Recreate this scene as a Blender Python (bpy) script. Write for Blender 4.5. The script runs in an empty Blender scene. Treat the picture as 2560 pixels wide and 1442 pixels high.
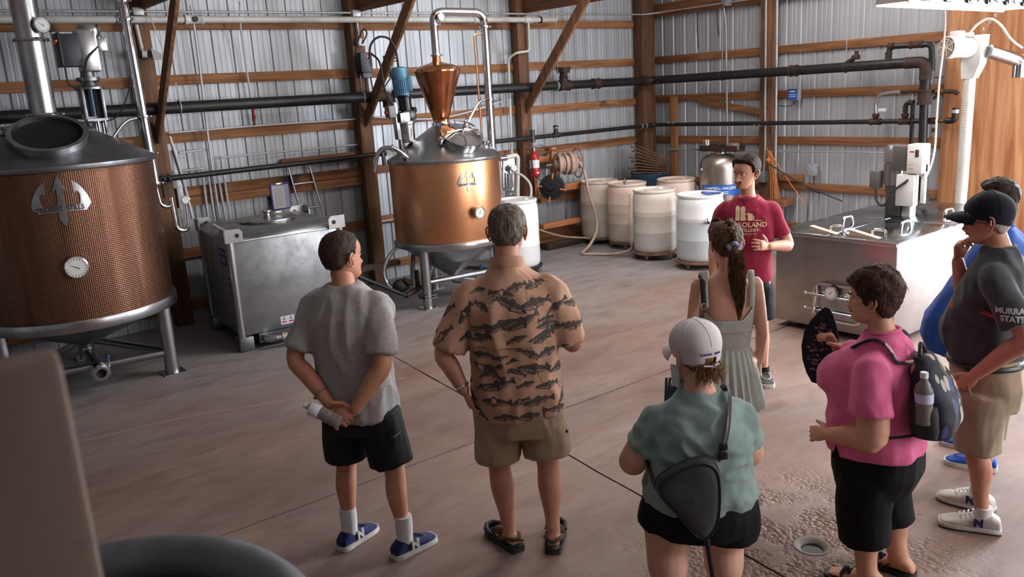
import bpy, bmesh, math, random
import numpy as np
from mathutils import Vector, Matrix, noise
from mathutils.bvhtree import BVHTree
random.seed(7)
SC = bpy.context.scene
COL = SC.collection
R = math.radians
pi = math.pi

# ------------------------------------------------------------------ camera, world, big lights, exposure
cam_d = bpy.data.cameras.new('camera')
cam_d.sensor_width = 36.0
cam_d.lens = 29.09
cam_d.clip_start = 0.05
cam_d.clip_end = 200
cam_d.dof.use_dof = True
cam_d.dof.focus_distance = 5.2
cam_d.dof.aperture_fstop = 4.0
cam = bpy.data.objects.new('camera', cam_d)
COL.objects.link(cam)
cam.matrix_world = Matrix(((0.78147231, 0.18990926, -0.59433619, 0.0),
                           (-0.62122465, 0.14805234, -0.76951961, 0.0),
                           (-0.05814604, 0.97057456, 0.23367512, 2.38),
                           (0, 0, 0, 1)))
SC.camera = cam
SC.view_settings.view_transform = 'Standard'
SC.view_settings.look = 'None'
SC.view_settings.gamma = 1.0
SC.view_settings.use_curve_mapping = False
SC.view_settings.exposure = -0.28

cy = SC.cycles
cy.max_bounces = 4
cy.diffuse_bounces = 3
cy.glossy_bounces = 2
cy.transmission_bounces = 4
cy.transparent_max_bounces = 4
cy.caustics_reflective = False
cy.caustics_refractive = False
cy.use_adaptive_sampling = True
cy.adaptive_threshold = 0.08
cy.adaptive_min_samples = 16
cy.blur_glossy = 0.5

world = bpy.data.worlds.new('overcast_sky')
SC.world = world
world.use_nodes = True
bg = world.node_tree.nodes['Background']
bg.inputs[0].default_value = (0.72, 0.83, 1.0, 1)
bg.inputs[1].default_value = 2.0


def area_light(name, loc, direction, sx, sy, power, col=(1, 1, 1), spread=180):
    l = bpy.data.lights.new(name, 'AREA')
    l.shape = 'RECTANGLE'
    l.size, l.size_y = sx, sy
    l.energy = power
    l.color = col
    l.spread = R(spread)
    o = bpy.data.objects.new(name, l)
    COL.objects.link(o)
    o.location = loc
    o.rotation_euler = Vector(direction).to_track_quat('-Z', 'Z').to_euler()
    return o


# daylight through the big roll-up door in the right wall (out of frame), from
# an added, unseen fill behind the visitors and from the row of strip lights under the roof
area_light('door_daylight', (10.5, 1.95, 1.85), (-1, 0.12, -0.05), 2.8, 3.1, 1200, (0.86, 0.93, 1.0))
area_light('rear_fill', (6.6, -3.3, 2.2), (-0.2, 1, -0.10), 3.6, 3.0, 350, (1.0, 0.96, 0.92))  # unseen fill added to brighten the visitors' backs
area_light('strip_light_row', (6.9, 5.9, 4.25), (0, 0, -1), 5.0, 0.4, 210, (1.0, 0.95, 0.88))

# ------------------------------------------------------------------ helpers
def V(*a):
    return Vector(a)


def lin(c):
    c = [x / 255.0 for x in c]
    return tuple((x / 12.92 if x <= 0.04045 else ((x + 0.055) / 1.055) ** 2.4) for x in c) + (1.0,)


MATS = {}


def mat(name, col, rough=0.5, metal=0.0, col2=None, vscale=5.0, vdet=4.0, vpos=(0.35, 0.65), stretch=(1, 1, 1),
        bump=0.0, bscale=40.0, bstretch=None, rvar=0.0, trans=0.0, emit=0.0, sss=0.0, spec=None, coat=0.0, ior=None,
        aniso=0.0, alpha=None, sheen=0.0):
    if name in MATS:
        return MATS[name]
    m = bpy.data.materials.new(name)
    m.use_nodes = True
    nt = m.node_tree
    N, L = nt.nodes, nt.links
    b = N['Principled BSDF']
    b.inputs['Base Color'].default_value = lin(col)
    b.inputs['Roughness'].default_value = rough
    b.inputs['Metallic'].default_value = metal
    if trans:
        b.inputs['Transmission Weight'].default_value = trans
    if ior:
        b.inputs['IOR'].default_value = ior
    if sss:
        b.inputs['Subsurface Weight'].default_value = sss
        b.inputs['Subsurface Radius'].default_value = (0.012, 0.005, 0.003)
    if spec is not None:
        b.inputs['Specular IOR Level'].default_value = spec
    if coat:
        b.inputs['Coat Weight'].default_value = coat
    if aniso:
        b.inputs['Anisotropic'].default_value = aniso
    if alpha is not None:
        b.inputs['Alpha'].default_value = alpha
    if sheen:
        b.inputs['Sheen Weight'].default_value = sheen
    if emit:
        b.inputs['Emission Color'].default_value = lin(col)
        b.inputs['Emission Strength'].default_value = emit
    tc = N.new('ShaderNodeTexCoord')
    mp = N.new('ShaderNodeMapping')
    mp.inputs['Scale'].default_value = stretch
    L.new(tc.outputs['Object'], mp.inputs[0])
    if col2 is not None or rvar:
        nz = N.new('ShaderNodeTexNoise')
        nz.inputs['Scale'].default_value = vscale
        nz.inputs['Detail'].default_value = vdet
        nz.inputs['Roughness'].default_value = 0.6
        L.new(mp.outputs[0], nz.inputs['Vector'])
        if col2 is not None:
            r = N.new('ShaderNodeValToRGB')
            r.color_ramp.elements[0].position = vpos[0]
            r.color_ramp.elements[1].position = vpos[1]
            r.color_ramp.elements[0].color = lin(col)
            r.color_ramp.elements[1].color = lin(col2)
            L.new(nz.outputs[0], r.inputs[0])
            L.new(r.outputs[0], b.inputs['Base Color'])
        if rvar:
            mr = N.new('ShaderNodeMapRange')
            mr.inputs['From Min'].default_value = 0.3
            mr.inputs['From Max'].default_value = 0.7
            mr.inputs['To Min'].default_value = max(0.02, rough - rvar)
            mr.inputs['To Max'].default_value = rough + rvar
            L.new(nz.outputs[0], mr.inputs[0])
            L.new(mr.outputs[0], b.inputs['Roughness'])
    if bump:
        mp2 = mp
        if bstretch:
            mp2 = N.new('ShaderNodeMapping')
            mp2.inputs['Scale'].default_value = bstretch
            L.new(tc.outputs['Object'], mp2.inputs[0])
        n2 = N.new('ShaderNodeTexNoise')
        n2.inputs['Scale'].default_value = bscale
        n2.inputs['Detail'].default_value = 5
        L.new(mp2.outputs[0], n2.inputs['Vector'])
        bp = N.new('ShaderNodeBump')
        bp.inputs['Strength'].default_value = bump
        bp.inputs['Distance'].default_value = 0.01
        L.new(n2.outputs[0], bp.inputs['Height'])
        L.new(bp.outputs[0], b.inputs['Normal'])
    m['bsdf'] = b.name
    MATS[name] = m
    return m


def wood(name, c1, c2, axis=0, rough=0.75, scale=9.0, dark=None):
    """grain running along the object axis"""
    if name in MATS:
        return MATS[name]
    m = bpy.data.materials.new(name)
    m.use_nodes = True
    N, L = m.node_tree.nodes, m.node_tree.links
    b = N['Principled BSDF']
    b.inputs['Roughness'].default_value = rough
    tc = N.new('ShaderNodeTexCoord')
    mp = N.new('ShaderNodeMapping')
    s = [scale, scale, scale]
    s[axis] = scale * 0.07
    mp.inputs['Scale'].default_value = s
    L.new(tc.outputs['Object'], mp.inputs[0])
    oi = N.new('ShaderNodeObjectInfo')
    ad = N.new('ShaderNodeVectorMath')
    ad.operation = 'MULTIPLY_ADD'
    ad.inputs[1].default_value = (9, 9, 9)
    L.new(oi.outputs['Random'], ad.inputs[0])
    L.new(mp.outputs[0], ad.inputs[2])
    nz = N.new('ShaderNodeTexNoise')
    nz.inputs['Scale'].default_value = 2.2
    nz.inputs['Detail'].default_value = 7
    nz.inputs['Distortion'].default_value = 0.8
    L.new(ad.outputs[0], nz.inputs['Vector'])
    r = N.new('ShaderNodeValToRGB')
    r.color_ramp.elements[0].position = 0.32
    r.color_ramp.elements[1].position = 0.68
    r.color_ramp.elements[0].color = lin(c1)
    r.color_ramp.elements[1].color = lin(c2)
    L.new(nz.outputs[0], r.inputs[0])
    out = r.outputs[0]
    if dark:
        n3 = N.new('ShaderNodeTexNoise')
        n3.inputs['Scale'].default_value = dark[1]
        n3.inputs['Detail'].default_value = 5
        L.new(tc.outputs['Object'], n3.inputs['Vector'])
        r3 = N.new('ShaderNodeValToRGB')
        r3.color_ramp.elements[0].position = dark[2]
        r3.color_ramp.elements[1].position = dark[2] + 0.08
        L.new(n3.outputs[0], r3.inputs[0])
        mx = N.new('ShaderNodeMix')
        mx.data_type = 'RGBA'
        L.new(r3.outputs[0], mx.inputs[0])
        L.new(out, mx.inputs[6])
        mx.inputs[7].default_value = lin(dark[0])
        out = mx.outputs[2]
    L.new(out, b.inputs['Base Color'])
    bp = N.new('ShaderNodeBump')
    bp.inputs['Strength'].default_value = 0.35
    bp.inputs['Distance'].default_value = 0.006
    L.new(nz.outputs[0], bp.inputs['Height'])
    L.new(bp.outputs[0], b.inputs['Normal'])
    MATS[name] = m
    return m


def frame(d):
    d = Vector(d).normalized()
    u = d.orthogonal().normalized()
    if abs(d.z) < 0.95:
        u = d.cross(V(0, 0, 1)).normalized()
    else:
        u = V(1, 0, 0) - d * d.x
        u.normalize()
    w = u.cross(d).normalized()
    return u, w


class MB:
    """collects shapes; build() links them as one mesh object"""

    def __init__(s):
        s.v, s.f = [], []

    def add(s, vs, fs):
        k = len(s.v)
        s.v += [tuple(p) for p in vs]
        s.f += [tuple(i + k for i in f) for f in fs]
        return s

    def box(s, x0, x1, y0, y1, z0, z1, b=0.0, M=None):
        if b <= 0:
            vs = [V(x, y, z) for z in (z0, z1) for y in (y0, y1) for x in (x0, x1)]
            fs = [(0, 2, 3, 1), (4, 5, 7, 6), (0, 1, 5, 4), (2, 6, 7, 3), (0, 4, 6, 2), (1, 3, 7, 5)]
        else:
            bm = bmesh.new()
            bmesh.ops.create_cube(bm, size=1)
            for v in bm.verts:
                v.co = V((x0 + x1) / 2 + v.co.x * (x1 - x0), (y0 + y1) / 2 + v.co.y * (y1 - y0), (z0 + z1) / 2 + v.co.z * (z1 - z0))
            bmesh.ops.bevel(bm, geom=bm.edges[:] + bm.verts[:], offset=b, segments=2, profile=0.5, affect='EDGES')
            bm.verts.index_update()
            vs = [v.co.copy() for v in bm.verts]
            fs = [tuple(v.index for v in f.verts) for f in bm.faces]
            bm.free()
        if M is not None:
            vs = [M @ v for v in vs]
        return s.add(vs, fs)

    def cbox(s, c, size, b=0.0, rz=0.0, M=None):
        a = [x / 2 for x in size]
        T = Matrix.Translation(c) @ (M if M is not None else Matrix.Rotation(rz, 4, 'Z'))
        return s.box(-a[0], a[0], -a[1], a[1], -a[2], a[2], b, T)

    def tube(s, pts, r, n=10, cap=True, closed=False, flat=1.0):
        pts = [Vector(p) for p in pts]
        m = len(pts)
        rr = r if isinstance(r, (list, tuple)) else [r] * m
        vs, fs = [], []
        u = None
        for i, p in enumerate(pts):
            if closed:
                d = pts[(i + 1) % m] - pts[i - 1]
            else:
                d = pts[min(i + 1, m - 1)] - pts[max(i - 1, 0)]
            if d.length < 1e-9:
                d = V(0, 0, 1)
            d.normalize()
            if u is None:
                u, w = frame(d)
            else:
                u = u - d * u.dot(d)
                if u.length < 1e-6:
                    u, w = frame(d)
                u.normalize()
                w = u.cross(d).normalized()
            for k in range(n):
                a = 2 * pi * k / n
                vs.append(p + (u * math.cos(a) + w * math.sin(a) * flat) * rr[i])
        mm = m if closed else m - 1
        for i in range(mm):
            j = (i + 1) % m
            for k in range(n):
                fs.append((i * n + k, j * n + k, j * n + (k + 1) % n, i * n + (k + 1) % n))
        if cap and not closed:
            fs.append(tuple(range(n)))
            fs.append(tuple(reversed(range((m - 1) * n, m * n))))
        return s.add(vs, fs)

    def cyl(s, a, b, r, n=16, r2=None):
        return s.tube([a, b], [r, r if r2 is None else r2], n)

    def lathe(s, prof, c=(0, 0, 0), n=40, axis=(0, 0, 1), cap=True, a0=0.0, a1=2 * pi):
        c = Vector(c)
        d = Vector(axis).normalized()
        u, w = frame(d)
        if abs(d.z) > 0.95:
            u, w = V(1, 0, 0), V(0, 1, 0) * (1 if d.z > 0 else -1)
        full = abs(a1 - a0 - 2 * pi) < 1e-6
        vs, fs = [], []
        kk = n if full else n + 1
        for (r, h) in prof:
            for k in range(kk):
                a = a0 + (a1 - a0) * k / n
                vs.append(c + d * h + (u * math.cos(a) + w * math.sin(a)) * max(r, 1e-5))
        for i in range(len(prof) - 1):
            for k in range(n):
                k2 = (k + 1) % kk
                fs.append((i * kk + k, i * kk + k2, (i + 1) * kk + k2, (i + 1) * kk + k))
        if cap and full:
            if prof[0][0] > 1e-4:
                fs.append(tuple(reversed(range(kk))))
            if prof[-1][0] > 1e-4:
                fs.append(tuple(range((len(prof) - 1) * kk, len(prof) * kk)))
        return s.add(vs, fs)

    def sphere(s, c, r, n=16, m=10, sc=(1, 1, 1)):
        vs, fs = [], []
        c = Vector(c)
        for i in range(m + 1):
            t = pi * i / m
            for k in range(n):
                a = 2 * pi * k / n
                vs.append(c + V(math.sin(t) * math.cos(a) * sc[0], math.sin(t) * math.sin(a) * sc[1], math.cos(t) * sc[2]) * r)
        for i in range(m):
            for k in range(n):
                fs.append((i * n + k, (i + 1) * n + k, (i + 1) * n + (k + 1) % n, i * n + (k + 1) % n))
        return s.add(vs, fs)

    def torus(s, c, R0, r, axis=(0, 0, 1), n=36, m=10):
        c = Vector(c)
        d = Vector(axis).normalized()
        u, w = frame(d)
        pts = [c + (u * math.cos(2 * pi * k / n) + w * math.sin(2 * pi * k / n)) * R0 for k in range(n)]
        return s.tube(pts, r, m, closed=True)

    def prism(s, poly, z0, z1, M=None):
        """poly: list of (x,y); extruded along local z"""
        n = len(poly)
        vs = [V(x, y, z0) for x, y in poly] + [V(x, y, z1) for x, y in poly]
        fs = [tuple(reversed(range(n))), tuple(range(n, 2 * n))] + [(i, (i + 1) % n, n + (i + 1) % n, n + i) for i in range(n)]
        if M is not None:
            vs = [M @ v for v in vs]
        return s.add(vs, fs)

    def build(s, name, m, parent=None, smooth=True, angle=0.7, world=True):
        me = bpy.data.meshes.new(name)
        o0 = worigin(parent) if (parent is not None and world) else V(0, 0, 0)
        me.from_pydata([tuple(Vector(p) - o0) for p in s.v], [], s.f)
        return link_mesh(name, me, m, parent, smooth, angle)


def worigin(o):
    p = V(0, 0, 0)
    while o is not None:
        p = p + o.location
        o = o.parent
    return p


def link_mesh(name, me, m, parent=None, smooth=True, angle=0.7, recalc=True):
    if recalc:
        bm = bmesh.new()
        bm.from_mesh(me)
        bmesh.ops.recalc_face_normals(bm, faces=bm.faces[:])
        bm.to_mesh(me)
        bm.free()
    if m is not None:
        for mm in (m if isinstance(m, (list, tuple)) else [m]):
            me.materials.append(mm)
    if smooth:
        me.polygons.foreach_set('use_smooth', [True] * len(me.polygons))
        me.set_sharp_from_angle(angle=angle)
    o = bpy.data.objects.new(name, me)
    COL.objects.link(o)
    if parent is not None:
        o.parent = parent
    return o


def thing(name, label, cat, loc=(0, 0, 0), rotz=0.0, group=None, kind=None):
    o = bpy.data.objects.new(name, None)
    o.empty_display_size = 0.1
    COL.objects.link(o)
    o.location = loc
    o.rotation_euler = (0, 0, rotz)
    return tag(o, label, cat, group, kind)


def tag(o, label=None, cat=None, group=None, kind=None):
    if label:
        o['label'] = label
    if cat:
        o['category'] = cat
    if group:
        o['group'] = group
    if kind:
        o['kind'] = kind
    elif cat:
        o['kind'] = 'thing'
    return o


def dup(o, parent=None):
    c = o.copy()
    COL.objects.link(c)
    c.parent = parent
    for ch in list(o.children):
        dup(ch, c)
    return c


def spline(pts, n=8):
    """Catmull-Rom through points"""
    P = [Vector(p) for p in pts]
    P = [P[0] * 2 - P[1]] + P + [P[-1] * 2 - P[-2]]
    out = []
    for i in range(1, len(P) - 2):
        for k in range(n):
            t = k / n
            a, b, c, d = P[i - 1], P[i], P[i + 1], P[i + 2]
            out.append(0.5 * ((2 * b) + (c - a) * t + (2 * a - 5 * b + 4 * c - d) * t * t + (3 * b - a - 3 * c + d) * t ** 3))
    out.append(P[-2])
    return out


def bend(pts, r=0.1, n=6):
    """polyline with rounded corners"""
    P = [Vector(p) for p in pts]
    out = [P[0]]
    for i in range(1, len(P) - 1):
        a, b, c = P[i - 1], P[i], P[i + 1]
        d1, d2 = (a - b), (c - b)
        rr = min(r, d1.length * 0.49, d2.length * 0.49)
        p1, p2 = b + d1.normalized() * rr, b + d2.normalized() * rr
        for k in range(n + 1):
            t = k / n
            out.append(p1 * (1 - t) ** 2 + b * 2 * t * (1 - t) + p2 * t * t)
    out.append(P[-1])
    return out


def text_mesh(body, size, align='CENTER', depth=0.0, bold=0.0, spacing=1.0):
    cu = bpy.data.curves.new('lettering', 'FONT')
    cu.body = body
    cu.size = size
    cu.align_x = align
    cu.align_y = 'CENTER'
    cu.offset = bold
    cu.space_character = spacing
    cu.extrude = depth
    o = bpy.data.objects.new('lettering', cu)
    COL.objects.link(o)
    dg = bpy.context.evaluated_depsgraph_get()
    dg.update()
    me = bpy.data.meshes.new_from_object(o.evaluated_get(dg))
    bpy.data.objects.remove(o)
    bpy.data.curves.remove(cu)
    return me


def put_text(name, body, size, M, m, parent=None, depth=0.001, bold=0.0, spacing=1.0, fn=None, world=False):
    o0 = worigin(parent) if world else V(0, 0, 0)
    me = text_mesh(body, size, depth=depth, bold=bold, spacing=spacing)
    for v in me.vertices:
        co = v.co.copy()
        v.co = (fn(co) if fn else M @ co) - o0
    me.materials.clear()
    return link_mesh(name, me, m, parent, smooth=False, recalc=False)


# ------------------------------------------------------------------ materials
STEEL = mat('brushed_stainless', (196, 196, 198), 0.30, 1.0, col2=(160, 160, 164), vscale=3, rvar=0.09, bump=0.06, bscale=60, bstretch=(1, 1, 8))
STEEL_P = mat('polished_stainless', (205, 205, 208), 0.13, 1.0, rvar=0.05, vscale=6)
STEEL_D = mat('dull_stainless', (150, 150, 154), 0.42, 1.0, col2=(116, 116, 122), vscale=4, rvar=0.1)
COPPER = mat('hammered_copper', (228, 168, 126), 0.37, 1.0, col2=(210, 148, 108), vscale=4.0, rvar=0.05, bump=0.05, bscale=22)
COPPER_P = mat('polished_copper', (214, 146, 106), 0.2, 1.0, col2=(190, 118, 80), vscale=7, rvar=0.06)
BLACKPIPE = mat('black_steel_pipe', (30, 30, 33), 0.42, 0.3, col2=(46, 42, 42), vscale=14, bump=0.05)
RUST = mat('rusted_fitting', (74, 52, 44), 0.7, 0.3, col2=(50, 38, 36), vscale=30, bump=0.25, bscale=90)
GALV = mat('galvanised_conduit', (186, 186, 190), 0.4, 0.4, col2=(160, 160, 166), vscale=20)
PVC = mat('white_pvc', (215, 213, 208), 0.4, 0.0, col2=(190, 186, 180), vscale=3)
PLASTIC_B = mat('black_plastic', (24, 24, 26), 0.45)
PLASTIC_G = mat('grey_plastic', (120, 122, 126), 0.5)
RUBBER = mat('dark_rubber', (36, 36, 38), 0.65)
DIALW = mat('white_dial', (226, 226, 222), 0.4)
BLUEP = mat('blue_plastic', (36, 92, 190), 0.35)
REDP = mat('red_paint', (190, 26, 34), 0.32, col2=(165, 20, 30), vscale=8)
WHITEP = mat('white_enamel', (232, 232, 230), 0.35, col2=(214, 214, 212), vscale=4)
INK = mat('black_ink', (24, 24, 28), 0.6)
GIRT = wood('girt_lumber', (116, 74, 46), (166, 114, 74), 0, dark=((38, 28, 24), 1.1, 0.63))
GIRTY = wood('girt_lumber_y', (106, 68, 42), (154, 104, 66), 1, dark=((38, 28, 24), 1.1, 0.64))
POST = wood('post_timber', (84, 58, 42), (132, 92, 64), 2)
BRACEW = wood('brace_timber', (96, 66, 46), (148, 104, 72), 2)

# ------------------------------------------------------------------ the setting
XB, YA = 10.6, 9.6     # right wall plane and back wall plane
X0, Y0 = -3.5, -3.6    # the walls behind the camera


def corrugated(name_col):
    if 'corrugated_steel' in MATS:
        return MATS['corrugated_steel']
    m = mat('corrugated_steel', (186, 189, 195), 0.45, 0.25, col2=(156, 158, 164), vscale=1.3, stretch=(1.5, 1.5, .35), rvar=0.08, vpos=(0.3, 0.75))
    N, L = m.node_tree.nodes, m.node_tree.links
    b = N['Principled BSDF']
    src = b.inputs['Base Color'].links[0].from_socket
    tc = N.new('ShaderNodeTexCoord')
    mp = N.new('ShaderNodeMapping')
    mp.inputs['Scale'].default_value = (9, 9, 0.7)
    L.new(tc.outputs['Object'], mp.inputs[0])
    nz = N.new('ShaderNodeTexNoise')
    nz.inputs['Scale'].default_value = 1.0
    nz.inputs['Detail'].default_value = 6
    L.new(mp.outputs[0], nz.inputs['Vector'])
    r = N.new('ShaderNodeValToRGB')
    r.color_ramp.elements[0].position = 0.60
    r.color_ramp.elements[1].position = 0.74
    L.new(nz.outputs[0], r.inputs[0])
    mx = N.new('ShaderNodeMix')
    mx.data_type = 'RGBA'
    mx.inputs[7].default_value = lin((112, 108, 108))
    L.new(r.outputs[0], mx.inputs[0])
    L.new(src, mx.inputs[6])
    L.new(mx.outputs[2], b.inputs['Base Color'])
    return m


SHEET = corrugated('x')


def sheet_mesh(width, z0, z1):
    """ribbed agricultural panel in local x-z, room side at -y; ribs are grooves seen from inside"""
    pitch = 0.2286
    pr = []
    x = 0.0
    while x < width - 0.01:
        pr += [(x, 0), (x + 0.012, 0.016), (x + 0.036, 0.016), (x + 0.048, 0)]
        for q in (0.095, 0.155):
            pr += [(x + q, 0), (x + q + 0.006, 0.0025), (x + q + 0.016, 0.0025), (x + q + 0.022, 0)]
        x += pitch
    pr.append((width, 0))
    pr = [p for p in pr if p[0] <= width + 1e-6]
    n = len(pr)
    vs = [(a, b, z0) for a, b in pr] + [(a, b, z1) for a, b in pr]
    vs += [(a, b + 0.001, z0) for a, b in pr] + [(a, b + 0.001, z1) for a, b in pr]
    fs = [(i, i + 1, n + i + 1, n + i) for i in range(n - 1)]
    fs += [(2 * n + i, 3 * n + i, 3 * n + i + 1, 2 * n + i + 1) for i in range(n - 1)]
    me = bpy.data.meshes.new('metal_sheet')
    me.from_pydata(vs, [], fs)
    me.materials.append(SHEET)
    return me


def struct_empty(name, loc):
    o = bpy.data.objects.new(name, None)
    COL.objects.link(o)
    o.location = loc
    o['kind'] = 'structure'
    return o


SHEET_ME = sheet_mesh(0.9144, -0.02, 4.6)
wall_back = struct_empty('wall_back', (X0, YA, 0))
wall_back['label'] = 'corrugated steel back wall on orange lumber girts behind the copper stills'
wall_right = struct_empty('wall_right', (XB, YA, 0))
wall_right['label'] = 'corrugated steel wall with black pipes right of the corner post'
i = 0
x = X0
while x < XB - 0.01:
    o = bpy.data.objects.new('metal_sheet', SHEET_ME)
    COL.objects.link(o)
    o.parent = wall_back
    o.location = (x - X0, 0, 0)
    x += 0.9144
y = YA
while y > 3.9:
    o = bpy.data.objects.new('metal_sheet', SHEET_ME)
    COL.objects.link(o)
    o.parent = wall_right
    o.location = (0, y - YA, 0)
    o.rotation_euler = (0, 0, -pi / 2)
    y -= 0.9144
# girts (rows of horizontal lumber behind the posts)
POSTX = [0.08, 2.60, 5.12, 7.72]
for z in (3.265, 2.69, 2.075, 1.46, 0.80, 0.20):
    segs = [X0] + POSTX + [XB - 0.05]
    for a, b in zip(segs[:-1], segs[1:]):
        if z == 1.46 and a == 2.60:
            continue
        dz = random.uniform(-.012, .012)
        MB().box(a + 0.004, b - 0.004, YA - 0.04, YA - 0.002, z - 0.055 + dz, z + 0.055 + dz, 0.004).build('girt', GIRT, wall_back)
for z, x0, x1, h in ((1.68, 4.0, 5.10, .05), (1.475, 2.62, 5.10, .055), (1.365, 2.62, 5.10, .05), (0.17, 7.8, 10.3, .1), (.72, 8.0, 8.9, .03)):
    MB().box(x0, x1, YA - 0.078 if h < .1 else YA - 0.1, YA - 0.041, z - h, z + h, 0.004).build('girt', GIRT, wall_back)
ysegs = [YA - 0.05, 7.29, 4.84]
for z in (2.70, 2.085, 1.435, 0.785, 0.2):
    for a, b in zip(ysegs[:-1], ysegs[1:]):
        MB().box(XB - 0.04, XB - 0.002, b + 0.004, a - 0.004, z - 0.055, z + 0.055, 0.004).build('girt', GIRTY, wall_right)
# posts
for px_ in POSTX:
    MB().box(px_ - 0.08, px_ + 0.10, YA - 0.18, YA - 0.042, 0, 4.5, 0.008).build('post', POST, wall_back)
MB().box(10.14, 10.43, YA - 0.22, YA - 0.042, 0, 4.5, 0.01).build('post', wood('corner_post_timber', (72, 48, 34), (112, 76, 52), 2), wall_back)
MB().box(XB - 0.16, XB - 0.042, 7.18, 7.40, 0, 4.5, 0.008).build('post', POST, wall_right)
MB().box(XB - 0.09, XB - 0.041, 9.02, 9.15, 0, 2.12, 0.006).build('post', wood('stud', (140, 92, 56), (176, 122, 80), 2), wall_right)
# a stray board nailed across the right wall and short blocks
T = Matrix.Translation((XB - 0.06, 7.98, 1.93)) @ Matrix.Rotation(R(9), 4, 'X')
MB().box(-0.02, 0.02, -0.60, 0.60, -0.045, 0.045, 0.004, T).build('board', GIRTY, wall_right)
MB().box(XB - .1, XB - .042, 6.72, 7.17, 0.86, 0.96, 0.005).build('board', GIRTY, wall_right)
MB().box(XB - .3, XB - .042, 6.86, 7.16, 0.52, 0.62, 0.005).build('board', GIRTY, wall_right)
# plywood cladding at the right
PLY = wood('plywood_veneer', (164, 104, 66), (216, 160, 116), 2, scale=6.0, rough=0.6)
for a, b, z0, z1 in ((4.84, 3.64, 0.02, 2.44), (3.636, 2.44, 0.02, 2.44), (4.84, 3.64, 2.444, 4.5), (3.636, 2.44, 2.444, 4.5)):
    MB().box(XB - 0.056, XB - 0.042, b, a, z0, z1, 0.002).build('plywood_panel', PLY, wall_right)
MB().box(XB - 0.04, XB, -0.2, 4.84, 3.8, 4.6).build('door_header', GIRTY, wall_right)
MB().box(XB - 0.04, XB, Y0, -0.2, 0, 4.6).build('metal_sheet', SHEET, wall_right, smooth=False)
# knee braces and truss chords
for px_ in POSTX[1:] + [0.08]:
    d = V(0, -1.22, 1.25)
    L_ = d.length
    M_ = Matrix.Translation((px_ + 0.01, YA - 0.16, 2.08)) @ d.to_track_quat('Z', 'X').to_matrix().to_4x4()
    MB().box(-0.07, 0.07, -0.02, 0.02, 0.0, L_ + 0.3, 0.004, M_).build('knee_brace', BRACEW, wall_back)
    MB().box(px_ + 0.03, px_ + 0.07, 0.0, YA - 0.045, 3.40, 3.62, 0.004).build('truss_chord', GIRTY, wall_back)
MB().box(XB - 0.12, XB - 0.075, 0.0, YA - 0.045, 3.36, 3.56, 0.004).build('truss_chord', GIRTY, wall_right)
# plain walls behind the camera, and the roof
DARKM = mat('dim_steel_lining', (150, 150, 152), 0.5, 0.3)
w = MB().box(X0 - 0.05, X0, Y0, YA, 0, 4.6).build('wall_left', DARKM)
tag(w, 'plain metal wall left of the stills', None, None, 'structure')
m = MB()
m.box(X0, 4.7, Y0 - 0.05, Y0, 0, 4.6)
m.box(8.5, XB, Y0 - 0.05, Y0, 0, 4.6)
m.box(4.7, 8.5, Y0 - 0.05, Y0, 3.8, 4.6)  # gap in the unseen wall, added and placed for the rear fill
w = m.build('wall_front', DARKM)
tag(w, 'plain metal wall with an opening added for the rear fill behind the visitors', None, None, 'structure')
w = MB().box(X0, XB, Y0, YA, 4.6, 4.66).build('ceiling', mat('roof_lining', (226, 223, 218), 0.7))
tag(w, 'roof deck above the truss chords', None, None, 'structure')


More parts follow.
